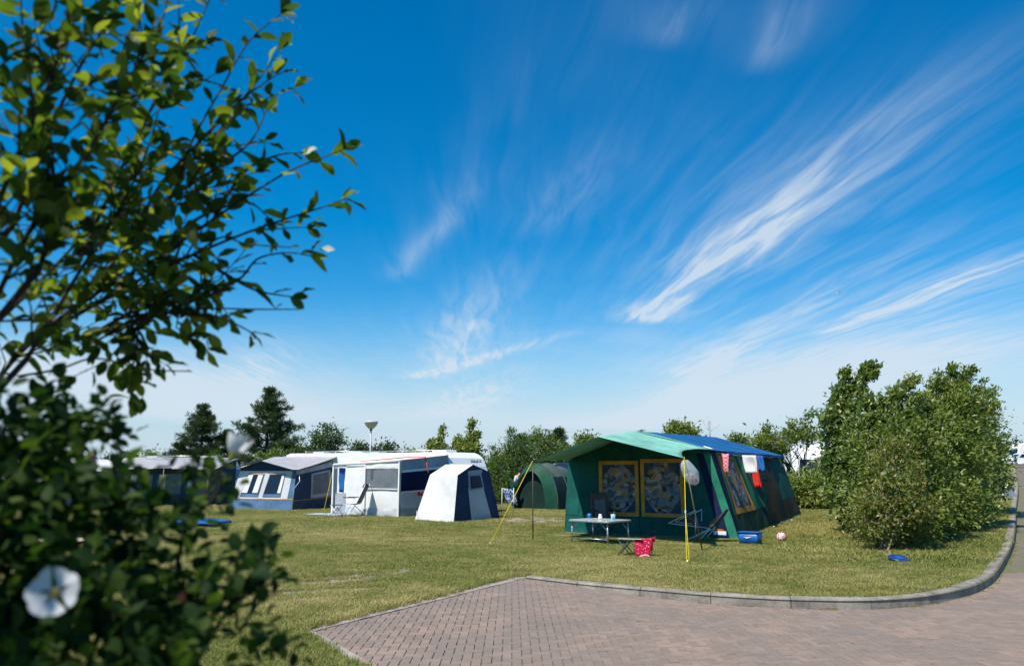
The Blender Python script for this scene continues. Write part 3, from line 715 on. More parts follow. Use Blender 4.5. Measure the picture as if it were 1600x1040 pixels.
# front wall (v = 0 plane): built as one pentagon grid under the gable
def front_top(u):
    if u < 2.05: return 1.88 + (2.60 - 1.88) * max(0, (u - 0.12)) / 1.93
    return 2.60 - (2.60 - 2.08) * (u - 2.05) / 1.90
def front_pt(s, t, dv=0.0):
    """s 0..1 across the base width, t = height"""
    tt = min(1, t / 2.08); u0 = 0.0 + 0.14 * tt; u1 = WID - (WID - 3.95) * tt
    u = u0 + (u1 - u0) * s
    wv = 0.034 * noise.noise(Vector((u * 1.6 + t * 0.9, t * 1.1, 2.0))) + 0.016 * noise.noise(Vector((u * 4 - t * 3, t * 2.5, 5.0)))
    if t < 0.5: wv += 0.035 * noise.noise(Vector((u * 2.2 + t * 3.0, t * 1.5, 8.0)))
    return Vector((u, -wv - dv, t))
def front_panel(s0, s1, t0, t1, nu, nv, dv=0.0, gable=False):
    def f(i, j):
        s = s0 + (s1 - s0) * i; t = t0 + (t1 - t0) * j; p = front_pt(s, t, dv)
        if gable:
            top = front_top(p.x); t = t0 + (top - 0.02 - t0) * j; p = front_pt(s, t, dv); p.z = t
        return p
    return MB().grid(f, nu, nv)
front_panel(0, 1, 0.47, 2.0, 40, 18, gable=True).build('front_wall', M['canvas_dark_green'], tent, True)
front_panel(0, 1, 0.02, 0.47, 44, 8, dv=0.004).build('front_skirt', M['canvas_teal'], tent, True)
front_panel(0.0, 0.088, 0.47, 1.86, 3, 16, dv=0.010).build('corner_panel', M['canvas_teal'], tent, True)
front_panel(0.955, 1.0, 0.02, 2.04, 3, 18, dv=0.012).build('corner_panel', M['canvas_green'], tent, True)
front_panel(0.905, 0.955, 0.02, 2.04, 3, 18, dv=0.010).build('corner_panel', M['canvas_navy'], tent, True)
front_panel(0.463, 0.468, 0.02, 2.45, 1, 18, dv=0.014).build('door_seam', M['canvas_navy'], tent)
def front_window(u0, u1, z0, z1):
    w = empty('window'); w.parent = tent
    fw = 0.095
    def q(u, z, dv=0.0): return Vector((u, -dv, z))
    fr = MB()
    for (a0, a1, b0, b1) in ((u0, u1, z0, z0 + fw), (u0, u1, z1 - fw, z1), (u0, u0 + fw, z0 + fw, z1 - fw), (u1 - fw, u1, z0 + fw, z1 - fw)):
        fr.box(((a0 + a1) / 2, -0.055, (b0 + b1) / 2), (a1 - a0, 0.012, b1 - b0))
    fr.build('frame', M['canvas_gold'], w)
    iu0, iu1, iz0, iz1 = u0 + fw, u1 - fw, z0 + fw, z1 - fw
    cu, cz = 0.34 * (iu1 - iu0), 0.30 * (iz1 - iz0)
    def f(i, j):
        u = iu0 + (iu1 - iu0) * i; z = iz0 + (iz1 - iz0) * j
        return (u, -0.036 + 0.012 * math.sin(z * 30 + 1.5 * noise.noise(Vector((u * 5, z * 4, u0)))) + 0.01 * noise.noise(Vector((u * 9, z * 9, 3))), z)
    MB().grid(f, 18, 26).build('curtain', M['curtain_print'], w, True)
    for (a, b, sx, sz) in ((iu0, iz0, 1, 1), (iu1, iz0, -1, 1), (iu0, iz1, 1, -1), (iu1, iz1, -1, -1)):
        tri_ = [(a, -0.056, b), (a + sx * cu, -0.056, b), (a + sx * cu * 0.45, -0.056, b + sz * cz * 0.45), (a, -0.056, b + sz * cz)]
        MB().extrude(tri_ if sx * sz > 0 else tri_[::-1], (0, 0.004, 0)).build('corner_flap', M['canvas_ink'], w)
    MB().grid(lambda i, j: (iu0 + (iu1 - iu0) * i, -0.062 + 0.005 * noise.noise(Vector((i * 4, j * 5, u0))), iz0 + (iz1 - iz0) * j), 10, 12).build('pane', M['vinyl_clear'], w, True)
front_window(1.03, 2.11, 0.48, 1.87)
front_window(2.17, 3.29, 0.48, 1.91)
# label plate low on the front right corner
pl = MB().box((4.13, -0.075, 0.155), (0.30, 0.006, 0.085)).build('label_plate', M['ceramic_white'], tent)
MB().box((4.13, -0.078, 0.098), (0.34, 0.006, 0.028)).build('stripe', M['label_blue'], pl)
MB().extrude([(4.13 + 0.11 * math.cos(a), -0.074, 0.198 + 0.05 * math.sin(a)) for a in [math.pi * k / 10 for k in range(11)]], (0, -0.005, 0)).build('emblem', M['label_orange'], pl)
# side wall facing right: sloped canvas with sewn panels
SD = Surf((4.56, 0, 0.02), (4.53, 9.0, 0.17), (3.97, 9.0, 2.10), (3.95, 0, 2.10), bulge=0.04, crease=0.06, cs=1.7, seed=4)
def sv(v, z): return (v / 9.0, z / 2.1)
def sp(name, vz, m, off, nu=10, nv=12, parent=tent):
    q = [sv(*p) for p in vz]; return SD.panel(tuple(q), nu, nv, off).build(name, m, parent, True)
SD.panel(nu=60, nv=20).build('side_wall', M['canvas_dark_green'], tent, True)
sp('corner_panel', ((0.0, 0.02), (0.22, 0.02), (0.42, 2.08), (0.0, 2.08)), M['canvas_navy'], 0.008, 3)
sp('bright_strip', ((0.24, 0.55), (0.44, 0.55), (0.62, 2.06), (0.44, 2.06)), M['canvas_green'], 0.008, 2)
sp('bright_panel', ((2.50, 0.55), (3.80, 0.55), (3.25, 2.06), (2.45, 2.06)), M['canvas_green'], 0.008, 8)
sp('side_skirt', ((0.24, 0.03), (3.75, 0.06), (3.85, 0.56), (0.26, 0.55)), M['canvas_blackgreen'], 0.012, 26, 5)
sp('side_skirt', ((3.75, 0.06), (8.98, 0.16), (8.98, 0.66), (3.85, 0.58)), M['canvas_brown'], 0.012, 26, 5)
sp('door_mesh', ((4.1, 0.06), (6.2, 0.10), (6.95, 1.93), (4.95, 1.95)), M['canvas_brown'], 0.016, 10, 14)
sp('door_mesh', ((4.75, 1.30), (6.65, 1.30), (6.95, 1.93), (4.95, 1.95)), M['black_fabric'], 0.021, 10, 6)
sp('vent_patch', ((8.25, 1.72), (8.72, 1.72), (8.80, 2.06), (8.38, 2.06)), M['canvas_tan'], 0.012, 3, 3)
w = empty('window'); w.parent = tent
def quadlerp(q, i, j):
    a, b, c, d = q
    return tuple(a[k] * (1 - i) * (1 - j) + b[k] * i * (1 - j) + c[k] * i * j + d[k] * (1 - i) * j for k in (0, 1))
WQ = ((0.48, 0.54), (2.46, 0.54), (2.18, 2.0), (0.56, 2.0))
def side_band(i0, i1, j0, j1, nu, nv, off, name, m):
    return SD.panel(tuple(sv(*quadlerp(WQ, i, j)) for i, j in ((i0, j0), (i1, j0), (i1, j1), (i0, j1))), nu, nv, off).build(name, m, w, True)
for (a0, a1, b0, b1) in ((0, 1, 0, 0.10), (0, 1, 0.93, 1), (0, 0.11, 0.10, 0.93), (0.89, 1, 0.10, 0.93)): side_band(a0, a1, b0, b1, 6, 6, 0.02, 'frame', M['canvas_gold'])
side_band(0.11, 0.89, 0.10, 0.93, 10, 12, 0.012, 'curtain', M['curtain_print'])
side_band(0.11, 0.89, 0.10, 0.93, 6, 8, 0.024, 'pane', M['vinyl_clear'])
for (tri_) in (((0.11, 0.10), (0.45, 0.10), (0.11, 0.34)), ((0.89, 0.10), (0.55, 0.10), (0.89, 0.34)), ((0.11, 0.93), (0.45, 0.93), (0.11, 0.72)), ((0.89, 0.93), (0.55, 0.93), (0.89, 0.72))):
    SD.poly([sv(*quadlerp(WQ, *p)) for p in tri_], 0.018).build('corner_flap', M['canvas_ink'], w)
# rolled-up door blind over the side door
MB().tube([SD.at(*sv(4.95 + 2.1 * k / 8, 1.98 - 0.02 * math.sin(k * 1.3)), 0.05) for k in range(9)], 0.055, 8).build('rolled_blind', M['black_fabric'], tent, True)
# left wall and back wall, out of sight from the lawn side
Surf((0.0, 0, 0.02), (0.0, 9.0, 0.0), (0.14, 9.0, 1.88), (0.14, 0, 1.88), 0.03).panel(nu=12, nv=6).build('side_wall', M['canvas_dark_green'], tent, True)
MB().add([(0.0, 9.0, 0), (4.53, 9.0, 0.1), (3.97, 9.0, 2.1), (0.14, 9.0, 1.9)], [(0, 1, 2, 3)]).build('back_wall', M['canvas_dark_green'], tent)
# roof
def roof_pt(side):
    e = [Vector((4.02, -0.05, 2.115)), Vector((4.04, 9.12, 2.13))] if side > 0 else [Vector((0.06, -0.05, 1.89)), Vector((0.06, 9.12, 1.90))]
    rd = [Vector((2.05, 0.05, 2.625)), Vector((2.05, 8.0, 2.76))]
    def f(i, j):
        a = e[0].lerp(e[1], i); b = rd[0].lerp(rd[1], i); p = a.lerp(b, j)
        rib = abs(math.sin(math.pi * i * 4)); p.z -= 0.035 * math.sin(math.pi * j) * (1 - (1 - rib) ** 2) + 0.012 * noise.noise(Vector((i * 22, j * 3, 1))) + 0.02 * rib * (1 - j) * 0.6
        return p
    return f
MB().grid(roof_pt(1), 40, 10).build('roof', M['canvas_blue'], tent, True)
MB().grid(roof_pt(-1), 20, 6).build('roof', M['canvas_blue'], tent, True)
for k_ in range(1, 4):
    MB().tube([Vector(roof_pt(1)(k_ / 4.0, j_ / 8.0)) + Vector((0, 0, 0.004)) for j_ in range(9)], 0.005, 5).build('roof_seam', M['canvas_blue'], tent, True)
MB().add([(4.04, 9.12, 2.13), (0.06, 9.12, 1.9), (2.05, 8.0, 2.76)], [(0, 1, 2)]).build('roof_hip', M['canvas_blue'], tent)
MB().grid(lambda i, j: (4.025 + 0.03 * j + 0.012 * noise.noise(Vector((i * 14, j, 0))), 1.3 + 7.82 * i, 2.115 + 0.012 * i - (0.10 - 0.03 * abs(math.sin(math.pi * i * 3))) * j), 30, 2).build('valance', M['canvas_blue'], tent, True)
# canopy over the front
cA, cB, cC = Vector((0.44, -2.67, 1.82)), Vector((2.0, -2.38, 2.385)), Vector((4.2, -2.98, 1.87))
cD, cE, cF = Vector((0.06, 0.25, 1.885)), Vector((2.05, 0.45, 2.655)), Vector((4.00, 0.10, 2.125))
def canopy(lo_f, lo_b, hi_f, hi_b, scallop):
    def f(i, j):
        lo = lo_f.lerp(lo_b, i); hi = hi_f.lerp(hi_b, i)
        lo2 = lo.lerp(hi, scallop * math.sin(math.pi * i))
        p = lo2.lerp(hi, j); p.z -= 0.05 * math.sin(math.pi * i) * math.sin(math.pi * j)
        p.z += 0.012 * noise.noise(Vector((p.x * 1.7, p.y * 1.7, 3)))
        return p
    return f
MB().grid(canopy(cC, cF, cB, cE, 0.17), 16, 16).build('canopy', M['canvas_mint'], tent, True, thick=0.004)
MB().grid(canopy(cA, cD, cB, cE, 0.05), 16, 16).build('canopy', M['canvas_mint'], tent, True, thick=0.004)
MB().tube([cA, cB, cC], 0.008, 6).build('canopy_hem', M['canvas_dark_green'], tent, True)
MB().tube([cF + Vector((0, 0, 0.012)), cF + Vector((-0.05, -0.02, 0.03)), cF.lerp(cE, 0.12) + Vector((0, 0, 0.02))], 0.018, 6).build('reinforcement', M['canvas_white'], tent, True)
MB().box(tuple(cE + Vector((0.03, -0.12, 0.012))), (0.10, 0.42, 0.012)).build('reinforcement', M['canvas_white'], tent)
# poles and guy ropes
def pole(a, b): 
    o = MB().tube([a, b], 0.013, 8).build('pole', M['pole_brown'], tent, True); return o
pole((0.44, -2.67, 0.0), cA + Vector((0, 0, 0.03))); pole((4.56, -3.15, -0.0), cC + Vector((0, 0, 0.03)))
for a, b in (((0.14, 0.0, 1.86), (3.95, 0.0, 2.08)),): pass
rope('guy_rope', (cA + Vector((0, 0, 0.03)), (0.05, -4.0, 0.0)), M['rope_yellow'], tent, 0.0065)
rope('guy_rope', (cC + Vector((0, 0, 0.03)), (4.91, -5.42, 0.0)), M['rope_yellow'], tent, 0.0065)
rope('guy_rope', (cC.lerp(Vector((4.91, -5.42, 0)), 0.55), (4.97, -5.46, 0.0)), M['rope_yellow'], tent, 0.005)
MB().box(tuple(cC.lerp(Vector((4.91, -5.42, 0)), 0.55)), (0.03, 0.03, 0.05)).build('rope_slider', M['plastic_light_blue'], tent)
for p in ((0.05, -4.0, 0.02), (4.92, -5.44, 0.02), (4.6, 0.05, 0.03), (4.66, 3.6, 0.08), (4.68, 6.3, 0.12)):
    MB().tube([(p[0], p[1], p[2] - 0.1), (p[0] + 0.015, p[1] - 0.01, p[2] + 0.05)], 0.008, 6).build('peg', M['aluminium'], tent, True)
rope('clothes_line', ((4.02, 0.35, 2.06), (4.12, 5.0, 2.04)), M['rope_white'], tent, 0.004, sag=0.03)
def TW(u, v, z): 
    c, s = math.cos(TR), math.sin(TR); return Vector((TX + u * c - v * s, TY + u * s + v * c, z))
# ground sheet edge along the front
MB().box((2.3, -0.06, 0.012), (4.5, 0.18, 0.02)).build('groundsheet', M['canvas_mid_grey'], tent)

# --- washing on the line (each piece its own thing)
def wash(name, label, m, v, u0, u1, drop, **kw):
    """blown outwards by the wind, so that it hangs across the line"""
    mb = MB(); hang(mb, TW(4.04 + u0, v, 2.04), TW(4.04 + u1, v - 0.10, 2.03), drop, **kw); return tag(mb.build(name, m, None, True, thick=0.006), label, 'laundry', 'washing on the tent line')
wash('swimsuit', 'pink checked swimsuit pegged near the front end of the tent', M['check_pink'], 0.70, 0.02, 0.22, 0.50, fold=0.11, taper=0.35, seed=1)
wash('tshirt', 'white shirt hung to dry on the tent side', M['cloth_white'], 2.85, 0.03, 0.42, 0.48, fold=0.12, taper=-0.05, seed=2, skew=0.10)
wash('shorts', 'blue cloth half hidden behind the red towel on the line', M['cloth_blue'], 3.85, 0.16, 0.40, 0.42, fold=0.10, taper=0.1, seed=4, skew=0.25)
wash('towel', 'long bright red towel hanging from the line on the tent side', M['cloth_red'], 3.55, 0.03, 0.28, 0.90, fold=0.14, taper=-0.1, seed=3, skew=0.55)
# clear plastic bag tied to the right canopy pole
bag = empty('plastic_bag', tuple(TW(4.22, -2.95, 1.86)), 0.3, 'clear plastic bag with red pegs tied to the canopy pole', 'bag')
def bagf(i, j):
    a = 2 * math.pi * i; prof = 0.02 + 0.17 * (math.sin(math.pi * min(1, j * 0.93 + 0.02)) ** 0.6 if j < 0.97 else 0.12)
    rr = prof * (1 + 0.18 * noise.noise(Vector((math.cos(a) * 1.5, math.sin(a) * 1.5, j * 3))))
    return (0.18 * j + rr * math.cos(a), rr * 0.7 * math.sin(a), -0.02 - 0.52 * j)
MB().grid(bagf, 20, 14).build('bag_skin', M['bag_clear'], bag, True)
for k in range(4): MB().box((0.14 + 0.035 * k, 0.02 * (k % 2), -0.37 - 0.03 * k), (0.03, 0.015, 0.08), ry=0.6).build('peg', M['cloth_red'], bag)

# ================================================================== furniture on the grass in front of the big tent
# --- folding table
tb = empty('camping_table', (2.0, 18.59, 0), math.atan2(-0.69, 0.72), 'low folding camping table with grey top and aluminium legs before the front windows', 'table')
def rrect(w, d, r, n=5):
    P_ = []
    for cx, cy, a0 in ((w / 2 - r, d / 2 - r, 0), (-w / 2 + r, d / 2 - r, 90), (-w / 2 + r, -d / 2 + r, 180), (w / 2 - r, -d / 2 + r, 270)):
        P_ += [(cx + r * math.cos(R(a0 + 90 * k / n)), cy + r * math.sin(R(a0 + 90 * k / n))) for k in range(n + 1)]
    return P_
MB().extrude([(x, y, 0.500) for x, y in rrect(1.16, 0.92, 0.12)], (0, 0, 0.022)).build('table_top', M['table_top'], tb)
MB().extrude([(x, y, 0.485) for x, y in rrect(1.20, 0.96, 0.14)], (0, 0, 0.030)).build('rim', M['aluminium'], tb, bev=0.004)
for sx in (-1, 1):
    for sy in (-1, 1):
        lg = MB().tube([(sx * 0.50, sy * 0.38, 0.485), (sx * 0.51, sy * 0.39, 0.0)], 0.019, 10).build('leg', M['aluminium'], tb, True)
        MB().tube([(sx * 0.50, sy * 0.38, 0.30), (sx * 0.30, sy * 0.38, 0.485)], 0.008, 6).build('brace', M['aluminium'], lg, True)
for sy in (-1, 1): MB().tube([(-0.5, sy * 0.385, 0.12), (0.5, sy * 0.385, 0.12)], 0.009, 6).build('stretcher', M['aluminium'], tb, True)
MB().tube([(-0.42, 0.3, 0.46), (0.42, -0.3, 0.08)], 0.008, 6).build('cross_bar', M['dark_metal'], tb, True)
MB().tube([(0.42, 0.3, 0.46), (-0.42, -0.3, 0.08)], 0.008, 6).build('cross_bar', M['dark_metal'], tb, True)
def TB(x, y, z=0.522):
    a = tb.rotation_euler[2]; return (tb.location.x + x * math.cos(a) - y * math.sin(a), tb.location.y + x * math.sin(a) + y * math.cos(a), z)
def mug(name, label, m, loc, r, h, cat='cup', spoon=False):
    e = empty(name, loc, random.uniform(0, 6), label, cat)
    MB().lathe([(0.0, 0.003), (r * 0.86, 0.0), (r * 0.9, 0.004), (r, h), (r * 0.93, h), (r * 0.84, 0.012), (0, 0.012)], 20).build('body', m, e, True)
    MB().tube([(r * 0.95 + 0.028 * math.sin(math.pi * k / 8), 0, h * (0.2 + 0.6 * k / 8)) for k in range(9)], 0.006, 6).build('handle', m, e, True)
    if spoon: MB().tube([(0, 0, 0.015), (-r * 1.6, 0.01, h * 1.5)], 0.005, 6).build('spoon', M['aluminium'], e, True)
    return e
mug('mug', 'dark blue mug at the left end of the camping table', M['plastic_blue'], TB(-0.52, 0.28), 0.05, 0.105)
mug('mug', 'light blue mug with a spoon on the camping table', M['plastic_light_blue'], TB(0.30, 0.10), 0.052, 0.125, spoon=True)
jug = empty('jug', TB(0.06, -0.06), 2.0, 'small white jug in the middle of the camping table', 'jug')
MB().lathe([(0.0, 0.002), (0.038, 0.0), (0.048, 0.03), (0.045, 0.075), (0.032, 0.10), (0.038, 0.125), (0.033, 0.125), (0.026, 0.10), (0.0, 0.09)], 20).build('body', M['ceramic_white'], jug, True)
MB().tube([(0.036 + 0.032 * math.sin(math.pi * k / 8), 0, 0.035 + 0.07 * k / 8) for k in range(9)], 0.006, 6).build('handle', M['ceramic_white'], jug, True)
# --- grey high-back chair behind the table (its front towards the viewer)
ch = empty('camping_chair', (2.29, 20.38, 0), R(16), 'grey high backed folding armchair behind the camping table', 'chair')
bkS = lambda z: -0.22 - 0.20 * (z - 0.42)
MB().grid(lambda i, j: ((i - 0.5) * (0.47 - 0.05 * (j > .93)) , -(bkS(0.45 + 0.62 * j)) + 0.05 * (2 * i - 1) ** 2 * -1, 0.45 + 0.62 * j), 10, 10).build('backrest', M['taupe_fabric'], ch, True, thick=0.03)
MB().grid(lambda i, j: ((i - 0.5) * 0.30, -(bkS(0.47 + 0.44 * j)) - 0.035 + 0.03 * (2 * i - 1) ** 2 * -1, 0.47 + 0.44 * j), 8, 8).build('back_pad', M['grey_panel'], ch, True, thick=0.015)
MB().grid(lambda i, j: ((i - 0.5) * 0.46, -0.28 + 0.52 * j, 0.44 - 0.03 * math.sin(math.pi * i)), 8, 6).build('seat', M['taupe_fabric'], ch, True, thick=0.02)
for sx in (-1, 1):
    MB().tube([(sx * 0.25, 0.40, 1.05), (sx * 0.25, 0.25, 0.45), (sx * 0.25, -0.28, 0.02)], 0.011, 8).build('leg', M['dark_metal'], ch, True)
    MB().tube([(sx * 0.25, -0.30, 0.62), (sx * 0.25, -0.22, 0.42), (sx * 0.25, 0.32, 0.02)], 0.011, 8).build('leg', M['dark_metal'], ch, True)
    MB().box((sx * 0.27, -0.02, 0.645), (0.06, 0.52, 0.03), bev=0.01).build('armrest', M['black_fabric'], ch)
# --- folding lounge chair at the right of the windows
fc = empty('folding_chair', (4.31, 18.92, 0), R(-28), 'dark mesh folding chair with aluminium frame right of the gold framed windows', 'chair')
for sy in (-0.27, 0.27):
    MB().tube([(0.02, sy, 0.74), (0.0, sy, 0.0)], 0.013, 8).build('upright', M['aluminium'], fc, True)
    MB().tube([(-0.62, sy, 0.42), (0.02, sy, 0.72)], 0.012, 8).build('armrest', M['aluminium'], fc, True)
    MB().tube([(-0.62, sy, 0.42), (0.34, sy, 0.33)], 0.012, 8).build('rail', M['aluminium'], fc, True)
    MB().tube([(0.34, sy, 0.33), (-0.30, sy, 0.0)], 0.012, 8).build('leg', M['aluminium'], fc, True)
    MB().tube([(0.34, sy, 0.33), (0.04, sy, 0.0)], 0.012, 8).build('leg', M['aluminium'], fc, True)
MB().tube([(-0.30, -0.27, 0.0), (-0.30, 0.27, 0.0)], 0.011, 8).build('foot_bar', M['aluminium'], fc, True)
MB().grid(lambda i, j: (-0.22 + 0.58 * j + 0.08 * (2 * i - 1) ** 2, (i - 0.5) * 0.56, 0.66 - 0.36 * math.sin(math.pi * (0.15 + 0.6 * j)) + 0.14 * (2 * i - 1) ** 2 * (1 - j)), 10, 10).build('seat', M['grey_mesh'], fc, True, thick=0.015)
MB().grid(lambda i, j: (0.26 + 0.42 * j - 0.10 * (2 * i - 1) ** 2 * (1 - j), (i - 0.5) * (0.56 - 0.20 * j * j), 0.33 + 0.42 * j - 0.10 * math.sin(math.pi * j)), 10, 10).build('backrest', M['grey_mesh'], fc, True, thick=0.015)
bk_ = [(0.68 - 0.4 * (1 - math.sin(math.pi * k / 10)), -0.27 + 0.54 * k / 10, 0.74 - 0.36 * (1 - math.sin(math.pi * k / 10)) ) for k in range(11)]
MB().tube(bk_, 0.012, 8).build('back_frame', M['black_fabric'], fc, True)
MB().tube([(-0.18, -0.27, 0.66), (-0.24, -0.1, 0.8), (-0.24, 0.1, 0.8), (-0.18, 0.27, 0.66)], 0.011, 8).build('front_bar', M['dark_metal'], fc, True)
# --- small stool frame and child's red chair, tipped forward
st = empty('folding_stool', (2.18, 15.81, 0), R(-20), 'small folding stool with crossed dark legs beside the red child chair', 'stool')
MB().box((0.12, 0, 0.33), (0.46, 0.26, 0.012), bev=0.004).build('seat', M['aluminium'], st)
for sy in (-0.13, 0.13):
    MB().tube([(-0.14, sy, 0.0), (0.12, sy, 0.32)], 0.009, 8).build('leg', M['dark_metal'], st, True)
    MB().tube([(0.16, sy, 0.0), (-0.12, sy, 0.32)], 0.009, 8).build('leg', M['dark_metal'], st, True)
MB().tube([(-0.14, -0.13, 0.012), (-0.14, 0.13, 0.012)], 0.009, 8).build('foot_bar', M['dark_metal'], st, True)
MB().tube([(-0.14, -0.13, 0.012), (0.16, -0.13, 0.012)], 0.008, 8).build('foot_bar', M['dark_metal'], st, True)
rcx = empty('child_chair', (2.45, 15.58, 0), R(-8), 'red blossom patterned child folding chair lying collapsed on the grass', 'chair')
MB().grid(lambda i, j: (-0.17 + 0.40 * i + 0.10 * j * i, -0.02 + 0.02 * noise.noise(Vector((i * 4, j * 4, 0))) + 0.10 * j, 0.03 + 0.34 * j + 0.05 * i * j), 8, 8).build('seat', M['blossom_print'], rcx, True, thick=0.012)
MB().grid(lambda i, j: (0.02 + 0.30 * i, 0.12 + 0.10 * i - 0.02 * j, 0.12 + 0.26 * j + 0.02 * i), 6, 6).build('backrest', M['blossom_print'], rcx, True, thick=0.012)
MB().grid(lambda i, j: (-0.05 + 0.28 * i, -0.10 - 0.14 * j + 0.05 * i, 0.02 + 0.03 * math.sin(3 * i) + 0.02 * (1 - j)), 6, 5).build('flap', M['check_pink'], rcx, True, thick=0.008)
MB().grid(lambda i, j: (0.27 + 0.12 * i, 0.10, 0.30 + 0.10 * j + 0.04 * i), 3, 3).build('armrest', M['blossom_print'], rcx, True, thick=0.015)
for a, b in (((-0.19, 0.0, 0.0), (0.30, 0.14, 0.32)), ((0.32, 0.0, 0.0), (-0.12, 0.16, 0.36)), ((-0.2, 0.02, 0.0), (-0.16, 0.1, 0.40)), ((0.30, 0.05, 0.0), (0.22, 0.1, 0.40))):
    MB().tube([a, b], 0.009, 8).build('leg', M['dark_metal'], rcx, True)
rcx.scale = (0.70, 0.70, 0.86)
# --- blue crate, ball, blue disc, white scrap
bs = empty('washing_up_bowl', (5.31, 18.26, 0), R(-35), 'blue rectangular washing bowl on the grass beside the tent corner', 'bowl')
def bowl(w, d, h, tp):
    a = [(x * tp, y * tp, 0.0) for x, y in rrect(w, d, 0.05)]; b_ = [(x, y, h) for x, y in rrect(w, d, 0.06)]; c_ = [(x * 0.95, y * 0.94, h) for x, y in rrect(w, d, 0.06)]; d_ = [(x * tp * 0.95, y * tp * 0.94, 0.012) for x, y in rrect(w, d, 0.05)]
    n = len(a); vs = a + b_ + c_ + d_; fs = []
    for k in range(3): fs += [(k * n + i, k * n + (i + 1) % n, (k + 1) * n + (i + 1) % n, (k + 1) * n + i) for i in range(n)]
    fs += [tuple(range(n - 1, -1, -1)), tuple(3 * n + i for i in range(n))]; return MB().add(vs, fs)
bowl(0.48, 0.34, 0.27, 0.86).build('body', M['plastic_blue'], bs, True)
MB().extrude([(x, y, 0.265) for x, y in rrect(0.50, 0.38, 0.07)], (0, 0, 0.012)).build('lid', M['plastic_blue'], bs)
MB().extrude([(-0.10, -0.172, 0.17), (-0.02, -0.170, 0.14), (0.10, -0.173, 0.18), (0.0, -0.174, 0.175)], (0, -0.004, 0)).build('print_mark', M['ceramic_white'], bs)
ball = empty('ball', (6.22, 18.92, 0), 0.4, 'white and pink ball with a red checked band on the grass beside the tent', 'ball')
MB().lathe([(0.125 * math.sin(math.pi * k / 16), 0.125 - 0.125 * math.cos(math.pi * k / 16)) for k in range(17)], 28).build('skin', M['cloth_white'], ball, True)
bm_ = MB().lathe([(0.127 * math.sin(math.pi * (0.30 + 0.25 * k / 6)), 0.127 * math.cos(math.pi * (0.30 + 0.25 * k / 6))) for k in range(7)], 28).build('checked_band', M['check_red'], ball, True); bm_.location = (0, 0, 0.125); bm_.rotation_euler = (R(70), R(-35), 0)
bm_ = MB().lathe([(0.127 * math.sin(math.pi * (0.0 + 0.22 * k / 6)), 0.127 * math.cos(math.pi * (0.0 + 0.22 * k / 6))) for k in range(7)], 28).build('checked_cap', M['check_red'], ball, True); bm_.location = (0, 0, 0.125); bm_.rotation_euler = (R(80), R(20), 0)
ball.scale = (0.86, 0.86, 0.86)
dk = empty('lid', on(*(6.96, 14.82, 0)[:2]), 0, 'round dark blue plastic lid lying under the hedge', 'lid')
dk.rotation_euler = (R(12), R(3), 0); dk.location.z += 0.035; dk.scale = (1.02, 1.02, 1.0)
MB().lathe([(0.0, 0.05), (0.12, 0.052), (0.17, 0.045), (0.185, 0.03), (0.178, 0.02), (0.165, 0.035), (0.0, 0.04)], 32).build('disc', M['plastic_navy'], dk, True)
MB().lathe([(0.0, 0.056), (0.06, 0.056), (0.07, 0.05)], 24).build('centre', M['plastic_blue'], dk, True)

